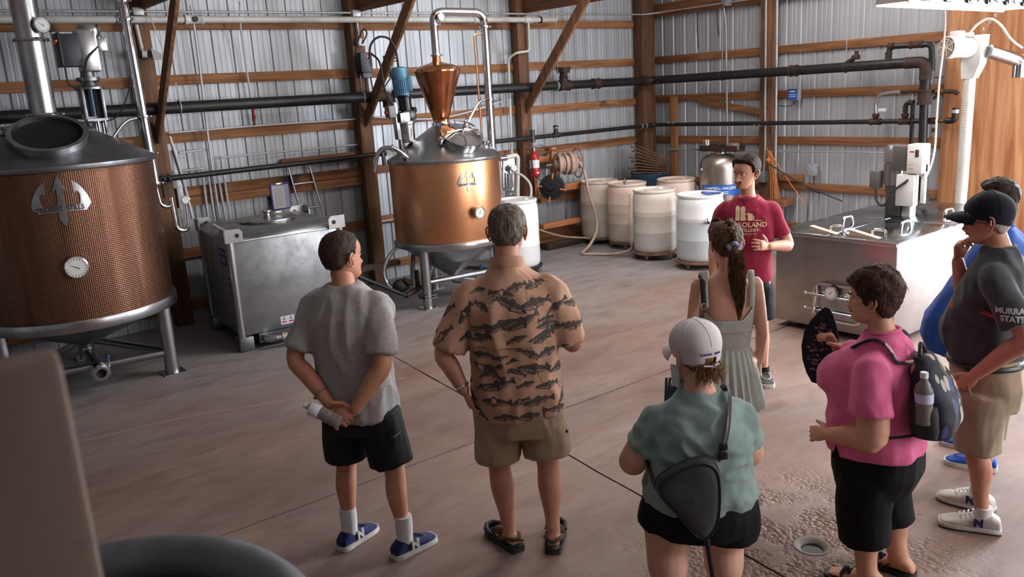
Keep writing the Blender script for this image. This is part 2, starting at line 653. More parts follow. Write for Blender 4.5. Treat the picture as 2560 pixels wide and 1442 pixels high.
# floor: four slabs parted by saw-cut joints
def concrete():
    m = bpy.data.materials.new('worn_concrete')
    m.use_nodes = True
    N, L = m.node_tree.nodes, m.node_tree.links
    b = N['Principled BSDF']
    tc = N.new('ShaderNodeTexCoord')

    def nz(scale, det, st=(1, 1, 1), dist=0.0):
        mp = N.new('ShaderNodeMapping')
        mp.inputs['Scale'].default_value = st
        L.new(tc.outputs['Object'], mp.inputs[0])
        n = N.new('ShaderNodeTexNoise')
        n.inputs['Scale'].default_value = scale
        n.inputs['Detail'].default_value = det
        n.inputs['Roughness'].default_value = 0.62
        n.inputs['Distortion'].default_value = dist
        L.new(mp.outputs[0], n.inputs['Vector'])
        return n.outputs[0]

    def ramp(src, a, b_, c1, c2):
        r = N.new('ShaderNodeValToRGB')
        r.color_ramp.elements[0].position = a
        r.color_ramp.elements[1].position = b_
        r.color_ramp.elements[0].color = c1
        r.color_ramp.elements[1].color = c2
        L.new(src, r.inputs[0])
        return r.outputs[0]

    def mix(f, c1, c2):
        mx = N.new('ShaderNodeMix')
        mx.data_type = 'RGBA'
        L.new(f, mx.inputs[0])
        for s, i in ((c1, 6), (c2, 7)):
            if isinstance(s, tuple):
                mx.inputs[i].default_value = s
            else:
                L.new(s, mx.inputs[i])
        return mx.outputs[2]
    base = ramp(nz(0.9, 8, (1, 1.8, 1), 0.15), 0.34, 0.66, lin((124, 97, 88)), lin((150, 127, 118)))
    # bluish bare concrete towards the stills, where the red dust thins out
    geo = N.new('ShaderNodeSeparateXYZ')
    L.new(tc.outputs['Object'], geo.inputs[0])
    mr = N.new('ShaderNodeMapRange')
    mr.inputs['From Min'].default_value = 5.6
    mr.inputs['From Max'].default_value = 8.2
    L.new(geo.outputs['Y'], mr.inputs[0])
    ad = N.new('ShaderNodeMath')
    ad.operation = 'MULTIPLY_ADD'
    ad.inputs[1].default_value = 1.6
    ad.inputs[2].default_value = -0.8
    L.new(nz(0.9, 4), ad.inputs[0])
    a2 = N.new('ShaderNodeMath')
    a2.operation = 'ADD'
    a2.use_clamp = True
    L.new(ad.outputs[0], a2.inputs[0])
    L.new(mr.outputs[0], a2.inputs[1])
    base = mix(a2.outputs[0], base, lin((142, 141, 143)))
    stain = ramp(nz(2.6, 10, (.8, 2.2, 1), 0.3), 0.50, 0.74, (0, 0, 0, 1), (0.75, 0.75, 0.75, 1))
    base = mix(stain, base, lin((104, 84, 78)))
    scuff = ramp(nz(11, 8, (.5, 2.2, 1), 0.2), 0.45, 0.70, (0, 0, 0, 1), (0.38, 0.38, 0.38, 1))
    base = mix(scuff, base, lin((118, 94, 86)))
    pale = ramp(nz(26, 5), 0.62, 0.75, (0, 0, 0, 1), (0.4, 0.4, 0.4, 1))
    base = mix(pale, base, lin((190, 172, 162)))
    L.new(base, b.inputs['Base Color'])
    b.inputs['Roughness'].default_value = 0.62
    # spalled aggregate around the drain
    vm = N.new('ShaderNodeVectorMath')
    vm.operation = 'DISTANCE'
    vm.inputs[1].default_value = (3.45, 2.2, 0)
    L.new(tc.outputs['Object'], vm.inputs[0])
    mr2 = N.new('ShaderNodeMapRange')
    mr2.inputs['From Min'].default_value = 0.35
    mr2.inputs['From Max'].default_value = 1.0
    mr2.inputs['To Min'].default_value = 1.0
    mr2.inputs['To Max'].default_value = 0.0
    L.new(vm.outputs['Value'], mr2.inputs[0])
    n5 = nz(3.5, 5)
    mm = N.new('ShaderNodeMath')
    mm.operation = 'MULTIPLY'
    L.new(mr2.outputs[0], mm.inputs[0])
    L.new(ramp(n5, 0.42, 0.56, (0, 0, 0, 1), (1, 1, 1, 1)), mm.inputs[1])
    vor = N.new('ShaderNodeTexVoronoi')
    vor.inputs['Scale'].default_value = 42
    L.new(tc.outputs['Object'], vor.inputs['Vector'])
    peb = mix(vor.outputs['Color'], lin((92, 66, 56)), lin((150, 118, 102)))
    base2 = mix(mm.outputs[0], base, peb)
    L.new(base2, b.inputs['Base Color'])
    hm = N.new('ShaderNodeMath')
    hm.operation = 'MULTIPLY'
    L.new(mm.outputs[0], hm.inputs[0])
    L.new(vor.outputs['Distance'], hm.inputs[1])
    bp = N.new('ShaderNodeBump')
    bp.invert = True
    bp.inputs['Strength'].default_value = 0.9
    bp.inputs['Distance'].default_value = 0.02
    L.new(hm.outputs[0], bp.inputs['Height'])
    bp2 = N.new('ShaderNodeBump')
    bp2.inputs['Strength'].default_value = 0.12
    bp2.inputs['Distance'].default_value = 0.01
    L.new(nz(14, 8), bp2.inputs['Height'])
    L.new(bp.outputs[0], bp2.inputs['Normal'])
    L.new(bp2.outputs[0], b.inputs['Normal'])
    return m


CONC = concrete()
floor = struct_empty('floor', (0, 0, 0))
floor['label'] = 'reddish dusty concrete floor with saw-cut joints'
MB().box(X0 - .05, XB + 6, Y0 - 3, YA + .05, -0.08, -0.03).build('subfloor', mat('joint_dirt', (52, 40, 36), 0.9), floor)


def jx(y):
    return 3.197 + (y - 2.4) * 0.107


YJ, g = 4.46, 0.007


def slab(poly, hole=None):
    """a slab with rounded rim dropping into the joint"""
    bm = bmesh.new()
    vs = [bm.verts.new((x, y, 0)) for x, y in poly]
    f = bm.faces.new(vs)
    r = bmesh.ops.extrude_face_region(bm, geom=[f])
    for v in r['geom']:
        if isinstance(v, bmesh.types.BMVert):
            v.co.z = -0.03
    bmesh.ops.recalc_face_normals(bm, faces=bm.faces[:])
    me = bpy.data.meshes.new('concrete_slab')
    bm.to_mesh(me)
    bm.free()
    return link_mesh('concrete_slab', me, CONC, floor, smooth=False)


def wob(x, s):
    return (noise.noise((x * 3, s * 10, 0)) + .6 * noise.noise((x * 11, s * 10, 3))) * 0.007


ys = [YJ + g + k * (YA - YJ) / 40 for k in range(41)]
yl = [Y0 + k * (YJ - g - Y0) / 60 for k in range(61)]
DR = V(3.50, 2.13, 0)
xs_l = [X0 + k * (jx(YJ) - X0) / 50 for k in range(51)]
xs_r = [jx(YJ) + k * (XB + 6 - jx(YJ)) / 90 for k in range(91)]
slab([(x, YJ + g + wob(x, 1)) for x in xs_l[:-1]] + [(jx(y) - g + wob(y, 2), y) for y in ys] + [(X0, YA)])
slab([(jx(y) + g + wob(y, 3), y) for y in reversed(ys)] + [(x, YJ + g + wob(x, 1)) for x in xs_r[1:]] + [(XB + 6, YA)])
slab([(X0, Y0 - 3), (jx(Y0 - 3) - g, Y0 - 3)] + [(jx(y) - g + wob(y, 4), y) for y in yl] + [(x, YJ - g + wob(x, 5)) for x in reversed(xs_l[:-1])])
# the slab with the drain is split along a hairline through the drain so the opening is a real hole
ring = [(DR.x + 0.088 * math.cos(a), DR.y + 0.088 * math.sin(a)) for a in [2 * pi * k / 24 for k in range(24)]]
top = [p for p in ring[:13]]
bot = [p for p in ring[12:] + ring[:1]]
slab([(jx(DR.y) + g, DR.y)] + [(jx(y) + g + wob(y, 4), y) for y in reversed(yl) if y < DR.y] + [(jx(Y0 - 3) + g, Y0 - 3), (XB + 6, Y0 - 3), (XB + 6, DR.y)] + list(reversed(bot)))
slab([(x, YJ - g + wob(x, 5)) for x in xs_r[1:]] [::-1] + [(jx(y) + g + wob(y, 4), y) for y in reversed(yl) if y >= DR.y] + [(jx(DR.y) + g, DR.y)] + list(reversed(top)) + [(XB + 6, DR.y)])
dr = thing('floor_drain', 'round iron floor drain set in spalled concrete beside the pink-shirted woman', 'drain', (DR.x, DR.y, -0.028))
m = MB()
m.lathe([(0.062, 0.0), (0.066, 0.012), (0.086, 0.028), (0.092, 0.031), (0.078, 0.031), (0.055, 0.012), (0.055, 0.0)], DR + V(0, 0, -0.028), 32, cap=False)
m.build('rim', mat('drain_iron', (120, 112, 106), 0.6, 0.4), dr)
MB().lathe([(0.0, 0.002), (0.056, 0.002), (0.056, 0.004), (0, 0.004)], DR + V(0, 0, -0.028), 24).build('sump', PLASTIC_B, dr)
# long hairline crack filled with pale dust
pts = spline([(0.4, 6.72, .0005), (0.915, 6.642, .0005), (1.2, 6.60, .0005), (1.505, 6.573, .0005), (1.968, 6.443, .0005), (2.3, 6.31, .0005), (2.665, 6.216, .0005), (3.4, 6.0, .0005)], 6)
pts = [p + V(0, noise.noise(p * 9) * 0.02, 0) for p in pts]
MB().tube(pts, 0.004, 4, flat=0.15).build('floor_crack', mat('pale_dust', (196, 158, 140), 0.9), floor)

# ------------------------------------------------------------------ decals on round things
def strip_mesh(polys, x0, x1, n, ny=1):
    """flat polygons cut into n vertical strips"""
    bm = bmesh.new()
    for poly in polys:
        bm.faces.new([bm.verts.new((x, y, 0)) for x, y in poly])
    for k in range(1, n):
        x = x0 + (x1 - x0) * k / n
        bmesh.ops.bisect_plane(bm, geom=bm.verts[:] + bm.edges[:] + bm.faces[:], plane_co=(x, 0, 0), plane_no=(1, 0, 0))
    ys_ = [p[1] for poly in polys for p in poly]
    for k in range(1, ny):
        y = min(ys_) + (max(ys_) - min(ys_)) * k / ny
        bmesh.ops.bisect_plane(bm, geom=bm.verts[:] + bm.edges[:] + bm.faces[:], plane_co=(0, y, 0), plane_no=(0, 1, 0))
    me = bpy.data.meshes.new('strip')
    bmesh.ops.triangulate(bm, faces=bm.faces[:])
    bm.to_mesh(me)
    bm.free()
    return me


def on_cyl(c, rad, th, z):
    def fn(co):
        a = th + co.x / rad
        r = rad + 0.004 + co.z
        return V(c[0] + r * math.cos(a), c[1] + r * math.sin(a), z + co.y)
    return fn


def solid(me, t):
    """thicken a flat mesh along +z of its own plane"""
    bm = bmesh.new()
    bm.from_mesh(me)
    r = bmesh.ops.extrude_face_region(bm, geom=bm.faces[:])
    for v in r['geom']:
        if isinstance(v, bmesh.types.BMVert):
            v.co.z += t
    bm.to_mesh(me)
    bm.free()
    return me


TRI = [(0, 520), (139, 190), (44, 240), (70, -90), (334, -105), (360, 0), (362, 110), (335, 165), (305, 172), (260, 130), (247, 400), (330, 340),
       (400, 260), (475, 130), (520, 20), (544, -100), (435, -235), (250, -215), (75, -225), (80, -370), (0, -520)]
TRI = TRI + [(-x, y) for x, y in reversed(TRI[1:-1])]


def emblem(parent, c, rad, th, z, k, m, txt=True):
    me = solid(strip_mesh([[(x * k, y * k) for x, y in TRI]], -544 * k, 544 * k, 14), 0.004)
    fn = on_cyl(c, rad, th, z)
    o0 = worigin(parent)
    for v in me.vertices:
        v.co = fn(v.co) - o0
    e = link_mesh('emblem', me, m, parent, smooth=False)
    e['label'] = 'steel trident emblem'
    if txt:
        for body, u0 in (('TRIDENT', -238), ('STILLS', 238)):
            def f2(co, u0=u0):
                x = co.x + u0 * k
                yy = co.y - 150 * k - (x / (544 * k)) ** 2 * 26 * k
                return fn(V(x, yy, 0.0045 + co.z * 0.2)) - o0
            put_text('lettering', body, 128 * k, None, INK, e, bold=0.0012, fn=f2, spacing=0.95)
    return e


def gauge(parent, c, d, rad=0.09, depth=0.05, name='gauge', ang=0.7):
    """dial thermometer: c = wall point, d = outward direction"""
    c, d = Vector(c), Vector(d).normalized()
    g = MB().lathe([(0.02, -0.02), (0.02, depth * .5), (rad, depth * .55), (rad, depth), (rad * .9, depth * 1.05), (rad * .9, depth)], c, 28, d, cap=False).build(name, STEEL_P, parent)
    MB().lathe([(0, depth * 1.0), (rad * .9, depth * 1.0), (rad * .9, depth * 1.01), (0, depth * 1.01)], c, 28, d).build('dial', DIALW, g)
    u, w = frame(d)
    m = MB()
    cc = c + d * (depth * 1.03)
    p = u * math.cos(ang) + w * math.sin(ang)
    q = u * -math.sin(ang) + w * math.cos(ang)
    m.add([cc + p * rad * .7, cc - p * rad * .25 + q * rad * .05, cc - p * rad * .25 - q * rad * .05], [(0, 1, 2)])
    for k in range(18):
        a = ang + 2 * pi * (k + 1) / 20
        e = u * math.cos(a) + w * math.sin(a)
        f = u * -math.sin(a) + w * math.cos(a)
        m.add([cc + e * rad * .85 + f * .002, cc + e * rad * .85 - f * .002, cc + e * rad * .68 - f * .002, cc + e * rad * .68 + f * .002], [(0, 1, 2, 3)])
    m.build('needle', INK, g, smooth=False)
    return g


def clamp_ring(m, c, d, rad, w=0.016):
    m.lathe([(rad * .9, -w), (rad * 1.22, -w), (rad * 1.3, 0), (rad * 1.22, w), (rad * .9, w)], c, 24, d, cap=False)
    u, v = frame(Vector(d))
    p = Vector(c) + u * rad * 1.3
    m.cyl(p - v * .012, p + v * .03, 0.008, 8)
    m.sphere(p + v * .034, 0.012, 8, 6)


def clamp(parent, c, d, rad, w=0.016, name='pipe_clamp', m=None):
    k = MB()
    clamp_ring(k, c, d, rad, w)
    return k.build(name, m or STEEL_P, parent)


PERF = mat('perforated_copper', (142, 104, 86), 0.38, 1.0, col2=(98, 66, 52), vscale=1.6, stretch=(3.2, 3.2, .28), vpos=(.35, .7), rvar=.08)
_n, _l = PERF.node_tree.nodes, PERF.node_tree.links
_tc = _n.new('ShaderNodeTexCoord')
_sp = _n.new('ShaderNodeSeparateXYZ')
_l.new(_tc.outputs['Object'], _sp.inputs[0])
_at = _n.new('ShaderNodeMath')
_at.operation = 'ARCTAN2'
_l.new(_sp.outputs['Y'], _at.inputs[0])
_l.new(_sp.outputs['X'], _at.inputs[1])
_mu = _n.new('ShaderNodeMath')
_mu.operation = 'MULTIPLY'
_mu.inputs[1].default_value = 0.81
_l.new(_at.outputs[0], _mu.inputs[0])
_cb = _n.new('ShaderNodeCombineXYZ')
_l.new(_mu.outputs[0], _cb.inputs[0])
_l.new(_sp.outputs['Z'], _cb.inputs[1])
_vo = _n.new('ShaderNodeTexVoronoi')
_vo.inputs['Scale'].default_value = 62
_vo.inputs['Randomness'].default_value = 0.12
_l.new(_cb.outputs[0], _vo.inputs['Vector'])
_bp = _n.new('ShaderNodeBump')
_bp.inputs['Strength'].default_value = 0.75
_bp.inputs['Distance'].default_value = 0.006
_l.new(_vo.outputs['Distance'], _bp.inputs['Height'])
_l.new(_bp.outputs[0], _n['Principled BSDF'].inputs['Normal'])


def leg(parent, x, y, z1, r, m=STEEL, plate=0.0):
    l = MB().cyl((x, y, 0.012), (x, y, z1), r, 20).build('leg', m, parent)
    MB().cbox((x, y, 0.006), (r * 3.2, r * 3.2, 0.012)).build('foot_plate', m, l, smooth=False)
    if plate:
        k = MB()
        k.cbox((x, y, plate), (r * 3.0, r * 3.0, 0.012))
        k.cbox((x, y, plate + 0.03), (r * 3.0, r * 3.0, 0.012))
        for a in (-1, 1):
            for b in (-1, 1):
                k.cyl((x + a * r * 1.1, y + b * r * 1.1, plate - .02), (x + a * r * 1.1, y + b * r * 1.1, plate + .055), 0.008, 8)
        k.build('levelling_flange', STEEL_D, l, smooth=False)
    return l


# ------------------------------------------------------------------ the large still at the left
S1 = (1.38, 8.26)
s1 = thing('pot_still', 'large copper pot still with steel cone roof at the far left', 'still', (S1[0], S1[1], 0))
MB().lathe([(.80, .72), (.805, .75), (.805, 1.95), (.80, 1.97)], (*S1, 0), 96, cap=False).build('copper_shell', PERF, s1)
MB().lathe([(.80, .63), (.825, .63), (.83, .64), (.83, .715), (.825, .725), (.80, .725)], (*S1, 0), 72, cap=False).build('bottom_ring', STEEL, s1)
MB().lathe([(.81, .64), (.06, .33), (.055, .30)], (*S1, 0), 56, cap=False).build('bottom_cone', STEEL_D, s1)
# roof cone with the manway
MB().lathe([(.80, 1.955), (.835, 1.955), (.84, 1.965), (.84, 1.995), (.825, 2.005), (.14, 2.37), (.115, 2.385)], (*S1, 0), 72, cap=False).build('roof_cone', STEEL_D, s1)
mn = V(-.165 * .47, -.986 * .47, .88).normalized()
mc = V(S1[0] - .165 * .44, S1[1] - .986 * .44, 2.205)
mw = MB().lathe([(.285, -.10), (.285, .035), (.30, .04), (.30, .06), (.262, .06), (.262, -.02)], mc, 48, mn, cap=False).build('manway', STEEL, s1)
MB().lathe([(0, .022), (.264, .022), (.264, .026), (0, .026)], mc, 36, mn).build('opening_shade', mat('tank_shade', (8, 8, 9), 0.9), mw)  # black disc paints the unlit inside of the open manway
u_, w_ = frame(mn)
for a in (R(20), R(160)):
    p = mc + (u_ * math.cos(a) + w_ * math.sin(a)) * .33 + mn * .03
    MB().cbox(p, (.1, .13, .025), .006, M=mn.to_track_quat('Z', 'Y').to_matrix().to_4x4()).build('hinge_lug', STEEL_D, mw)
    for q in (-.02, .03):
        MB().cyl(p + u_ * q + mn * .012, p + u_ * q + mn * .03, .012, 8).build('bolt', STEEL_P, mw)
# opened lid glimpsed at the picture's left edge
lc = V(.68, 7.98, 2.24)
MB().lathe([(.0, .05), (.1, .045), (.2, .02), (.24, 0), (.26, 0), (.26, -.02), (.0, -.02)], lc, 32, V(.5, -.55, .45)).build('manway_lid', STEEL_D, s1)
# vapour column
m = MB()
m.cyl((*S1, 2.36), (*S1, 4.3), .105, 28)
m.build('vapour_column', STEEL, s1)
for z in (2.40, 3.02):
    clamp(s1, (*S1, z), (0, 0, 1), .11)
gauge(s1, (S1[0] + .07, S1[1] - .09, 3.13), (.25, -.95, .05), .068, .06, ang=.5)
emblem(s1, S1, .805, R(-99.2), 1.72, .000395, STEEL)
gauge(s1, (S1[0] + .805 * math.cos(R(-97.7)), S1[1] + .805 * math.sin(R(-97.7)), 1.178), (math.cos(R(-97.7)), math.sin(R(-97.7)), 0), .092, .055, ang=.5)
L3 = [(S1[0] + .75 * math.cos(R(a)), S1[1] + .75 * math.sin(R(a))) for a in (-38, 82, 202)]
for x, y in L3:
    leg(s1, x, y, .66, .063)
for i in range(3):
    a, b = L3[i], L3[(i + 1) % 3]
    MB().cyl((a[0], a[1], .20), (b[0], b[1], .20), .035, 14).build('brace', STEEL, s1)
# drain with butterfly valve
m = MB()
m.tube(bend([(*S1, .34), (*S1, .24), (S1[0] - .015, S1[1] - .46, .17)], .05), .052, 18)
d = MB()
vv = V(S1[0] - .016, S1[1] - .47, .17)
m.build('drain_pipe', STEEL, s1)
vd = V(-.03, -1, -.10)
dv = MB().lathe([(.05, -.06), (.075, -.05), (.075, -.03), (.05, -.025), (.06, .0), (.078, .015), (.078, .04), (.06, .045), (.06, .06), (.042, .06), (.042, 0)], vv, 28, vd, cap=False).build('drain_valve', STEEL_P, s1)
MB().lathe([(0, .005), (.043, .005), (.043, .008), (0, .008)], vv, 20, vd).build('bore_shade', PLASTIC_B, dv)  # black disc paints the shade inside the valve bore
MB().tube([vv + V(.07, 0, 0), vv + V(.085, 0, .03), vv + V(.082, 0, .105)], .006, 8).build('lever', STEEL_P, dv)
MB().sphere(vv + V(.082, 0, .115), .018, 14, 10).build('knob', BLUEP, dv)
# agitator
ax_, ay_ = 1.82, 8.42
ag = MB()
ag.cbox((ax_, ay_, 2.33), (.17, .15, .022))
for a in (-.06, 0, .06):
    ag.cyl((ax_ + a, ay_ - .05, 2.2), (ax_ + a, ay_ - .05, 2.33), .012, 8)
    ag.cyl((ax_ + a, ay_ + .05, 2.2), (ax_ + a, ay_ + .05, 2.33), .012, 8)
for a in (-.09, .07):
    ag.cbox((ax_ + a, ay_, 2.47), (.028, .15, .27), .006)
ag.cbox((ax_ - .01, ay_ + .05, 2.47), (.16, .02, .27))
ag.lathe([(.09, 0), (.125, .0), (.125, .02), (.07, .03), (.06, .06), (.1, .075), (.1, .105), (.06, .11), (.055, .16)], (ax_ - .01, ay_, 2.60), 24, cap=False)
ag = ag.build('agitator', STEEL_D, s1)
MB().cyl((ax_ - .01, ay_, 2.36), (ax_ - .01, ay_, 2.6), .03, 12).build('shaft_coupling', mat('blue_grey_steel', (70, 84, 100), .4, .7), ag)
mo = MB()
mo.box(ax_ - .06, ax_ + .10, ay_ - .10, ay_ + .08, 2.75, 3.12, .02)
mo.lathe([(.085, 0), (.1, .03), (.1, .09), (.085, .12), (0, .125)], (ax_ + .06, ay_, 3.04), 24)
mo.box(ax_ + .10, ax_ + .19, ay_ - .04, ay_ + .03, 2.93, 3.05, .006)
mo.build('agitator_motor', STEEL, s1)
cb = MB().box(ax_ - .21, ax_ - .05, ay_ - .10, ay_ + .06, 2.80, 3.08, .01).build('speed_control_box', mat('dark_grey_enamel', (46, 47, 54), .45), s1)
fp = MB().box(ax_ - .225, ax_ - .205, ay_ - .13, ay_ + .08, 2.80, 3.09, .006)
fp = fp.build('control_face', PLASTIC_B, cb)
k = MB().cyl((ax_ - .225, ay_ - .03, 3.0), (ax_ - .245, ay_ - .03, 3.0), .022, 14).build('dial_knob', DIALW, cb)
MB().sphere((ax_ - .227, ay_ - .085, 3.02), .008, 8, 6).build('pilot_light', mat('red_pilot', (255, 70, 20), .4, emit=4.0), cb)
MB().cbox((ax_ - .227, ay_ - .03, 2.83), (.004, .07, .012)).build('rating_plate', mat('orange_print', (220, 120, 50), .5), cb, smooth=False)
m = MB()
m.tube(spline([(ax_ - .2, ay_ - .1, 2.80), (ax_ - .2, ay_ - .12, 2.66), (ax_ - .14, ay_ - .13, 2.62), (ax_ - .07, ay_ - .12, 2.68), (ax_ - .02, ay_ - .13, 2.85), (ax_ + .1, ay_ - .09, 2.97)], 6), .008, 6)
m.tube(spline([(ax_ + .02, ay_, 2.3), (ax_ + .2, ay_ + .02, 2.36), (ax_ + .36, ay_ + .1, 2.62), (ax_ + .42, ay_ + .2, 2.9)], 6), .006, 6)
m.build('cable', RUBBER, s1)
# down pipe to the parrot at the right of the shell
dx, dy = 2.21, 8.30
m = MB()
m.tube([(dx - .05, dy, 4.3), (dx, dy, 1.70)], .046, 18)
m.build('down_pipe', STEEL_P, s1)
for z in (3.36, 3.2, 2.33, 1.99, 1.71):
    clamp(s1, (dx - (z - 1.7) * .019, dy, z), (0, 0, 1), .046, .014)
MB().tube(bend([(dx - .02, dy, 2.33), (dx - .17, dy, 2.31), (dx - .36, dy - .02, 2.10)], .09), .014, 10).build('vent_tube', STEEL_P, s1)
m = MB()
m.tube(bend([(dx, dy, 1.70), (dx + .02, dy, 1.49), (dx + .12, dy, 1.47), (dx + .125, dy, 1.56)], .05), .018, 12)
m.tube(bend([(dx + .125, dy, 1.56), (dx + .135, dy, 1.24), (dx + .24, dy, 1.22), (dx + .25, dy, 1.50)], .06), .021, 12)
m.build('parrot_tube', STEEL_P, s1)
gauge(s1, (dx + .25, dy, 1.52), (0, -1, 0.05), .042, .03, ang=.4)

# ------------------------------------------------------------------ the smaller still
S2 = (5.36, 8.08)
s2 = thing('pot_still', 'smaller copper pot still with inverted cone helmet and blue motor', 'still', (S2[0], S2[1], 0))
MB().lathe([(.63, .75), (.635, .77), (.635, 1.63), (.63, 1.65)], (*S2, 0), 96, cap=False).build('copper_shell', COPPER, s2)
MB().lathe([(.63, .68), (.65, .68), (.655, .69), (.655, .745), (.65, .755), (.63, .755)], (*S2, 0), 72, cap=False).build('bottom_ring', STEEL, s2)
MB().lathe([(.62, .69), (.05, .27), (.045, .24)], (*S2, 0), 48, cap=False).build('bottom_cone', STEEL, s2)
MB().lathe([(.63, 1.635), (.652, 1.635), (.657, 1.645), (.657, 1.67), (.645, 1.68), (.11, 2.02), (.085, 2.03)], (*S2, 0), 64, cap=False).build('roof_cone', STEEL, s2)
MB().lathe([(.085, 2.015), (.105, 2.02), (.105, 2.06), (.085, 2.07)], (*S2, 0), 32, cap=False).build('ferrule', STEEL_P, s2)
MB().lathe([(.09, 2.06), (.092, 2.09), (.262, 2.62), (.262, 2.635), (.245, 2.66), (.19, 2.69), (.09, 2.715), (.048, 2.73), (.045, 2.80)], (*S2, 0), 32, cap=False).build('helmet', COPPER_P, s2, angle=.1)
px2, py2 = 5.95, 7.93
m = MB()
m.tube(bend([(*S2, 2.80), (*S2, 3.27), (px2, py2, 3.25), (px2, py2, 1.72)], .13, 8), .045, 18)
m.build('swan_neck', STEEL_P, s2)
for z in (2.80, 3.13):
    clamp(s2, (*S2, z), (0, 0, 1), .046, .012)
for z in (3.09, 2.28):
    clamp(s2, (px2, py2, z), (0, 0, 1), .046, .012)
gauge(s2, (S2[0] + .04, S2[1] - .05, 3.2), (.1, -.98, .02), .05, .05, ang=.6)
MB().tube(bend([(px2 - .04, py2, 2.28), (px2 - .17, py2 - .02, 2.26), (px2 - .42, py2 - .02, 1.93)], .09), .013, 10).build('vent_tube', STEEL_P, s2)
MB().tube(bend([(px2 - .02, py2, 3.02), (px2 - .14, py2 + .02, 3.01), (px2 - .10, py2 + .05, 1.8)], .03), .010, 8).build('sight_tube', COPPER, s2)
# manway with hand wheel
mn = V(-.02, -.53, .85).normalized()
mc = V(S2[0] + .0, S2[1] - .36, 1.865)
u_, w_ = frame(mn)
mw = MB().lathe([(.225, -.09), (.225, .02), (.238, .025), (.238, .045), (.21, .045)], mc, 44, mn, cap=False).build('manway', STEEL_P, s2)
ld = MB().lathe([(.236, .048), (.236, .066), (.2, .07), (.12, .105), (.05, .118), (0, .12)], mc, 44, mn).build('lid', STEEL_P, mw)
k = MB()
k.tube([mc + u_ * .25 + mn * .05, mc + u_ * .2 + mn * .11, mc + mn * .135, mc - u_ * .2 + mn * .11, mc - u_ * .25 + mn * .05], .013, 8)
for s_ in (-1, 1):
    k.cbox(mc + u_ * .255 * s_ + mn * .02, (.05, .06, .07), .006, M=mn.to_track_quat('Z', 'Y').to_matrix().to_4x4())
k.cyl(mc + mn * .11, mc + mn * .24, .012, 10)
k.build('yoke', STEEL_P, mw)
k = MB()
hc = mc + mn * .24
for a in (R(10), R(130), R(250)):
    e = u_ * math.cos(a) + w_ * math.sin(a)
    k.cyl(hc, hc + e * .13 + mn * .01, .009, 8)
    k.sphere(hc + e * .13 + mn * .01, .011, 8, 6)
k.sphere(hc, .02, 10, 8)
k.build('hand_wheel', STEEL_P, mw)
# relief port on the cone
k = MB()
rp = V(S2[0] + .40, S2[1] - .28, 1.77)
k.lathe([(.05, -.05), (.05, .03), (.062, .03), (.062, .05), (0, .055)], rp, 20, V(.3, -.2, .8))
clamp_ring(k, rp + V(.01, 0, .05), V(.3, -.2, .8), .05, .01)
k.build('relief_port', STEEL_P, s2)
emblem(s2, S2, .635, R(-101), 1.43, .00023, STEEL, True)
gauge(s2, (S2[0] + .635 * math.cos(R(-95)), S2[1] + .635 * math.sin(R(-95)), 1.08), (math.cos(R(-92)), math.sin(R(-92)), 0), .07, .09, ang=2.0)
L3 = [(S2[0] + .555 * math.cos(R(a)), S2[1] + .555 * math.sin(R(a))) for a in (203, 81, 322)]
for x, y in L3:
    leg(s2, x, y, .70, .055, STEEL, .13)
for i in range(3):
    a, b = L3[i], L3[(i + 1) % 3]
    MB().cyl((a[0], a[1], .30), (b[0], b[1], .30), .03, 14).build('brace', STEEL, s2)
m = MB()
m.tube(bend([(*S2, .30), (*S2, .22), (S2[0] + .40, S2[1] - .28, .13)], .06), .05, 16)
m.build('drain_pipe', STEEL, s2)
k = MB().tube([(S2[0] + .28, S2[1] - .2, .2), (S2[0] + .28, S2[1] - .2, .34)], .006, 8).build('lever', STEEL_P, s2)
MB().sphere((S2[0] + .28, S2[1] - .2, .35), .02, 14, 10).build('knob', BLUEP, k)
# agitator with the blue motor
bx, by = 5.00, 8.24
tilt = Matrix.Translation((bx, by, 1.86)) @ Matrix.Rotation(R(-3), 4, 'Y')
def TL(x, y, z):
    return tilt @ V(x, y, z)
ag = MB()
ag.lathe([(.10, 0.0), (.105, .01), (.105, .03), (.085, .035), (.095, .20), (.105, .21), (.105, .235), (.06, .24)], TL(0, 0, 0), 24, tilt.to_3x3() @ V(0, 0, 1), cap=False)
for a in range(4):
    t = a * pi / 2 + .4
    ag.cyl(TL(.08 * math.cos(t), .08 * math.sin(t), -.14), TL(.08 * math.cos(t), .08 * math.sin(t), .02), .011, 8)
ag = ag.build('agitator_lantern', STEEL, s2)
gb = MB()
gb.box(-.075, .095, -.10, .08, .25, .36, .015, tilt)
gb.lathe([(.075, .0), (.075, .14), (.09, .15), (.09, .17)], TL(.02, 0, .36), 20, tilt.to_3x3() @ V(0, 0, 1), cap=False)
gb.cyl(TL(-.2, 0, .34), TL(-.07, 0, .34), .05, 14)
gb.build('gearbox', mat('black_enamel', (22, 22, 26), .3, .2), s2)
MB().cyl(TL(.1, -.02, .35), TL(.135, -.02, .35), .035, 14).build('shaft_end', RUST, s2)
MOTB = mat('blue_enamel', (92, 140, 168), .38, .1, col2=(76, 120, 150), vscale=6)
mo = MB()
mo.lathe([(.08, .52), (.098, .53), (.098, .70), (.102, .705), (.102, .78), (.09, .82), (.06, .835), (0, .84)], TL(.005, 0, 0), 32, tilt.to_3x3() @ V(0, 0, 1))
mo = mo.build('motor', MOTB, s2)
k = MB()
for a in range(14):
    t = R(150 + a * 12)
    k.box(-.003, .003, -.108, -.09, .545, .695, 0, tilt @ Matrix.Rotation(t - R(225), 4, 'Z'))
k.build('cooling_fin', MOTB, mo, smooth=False)
k = MB()
k.box(.07, .125, -.08, .04, .56, .72, .012, tilt @ Matrix.Rotation(R(-35), 4, 'Z'))
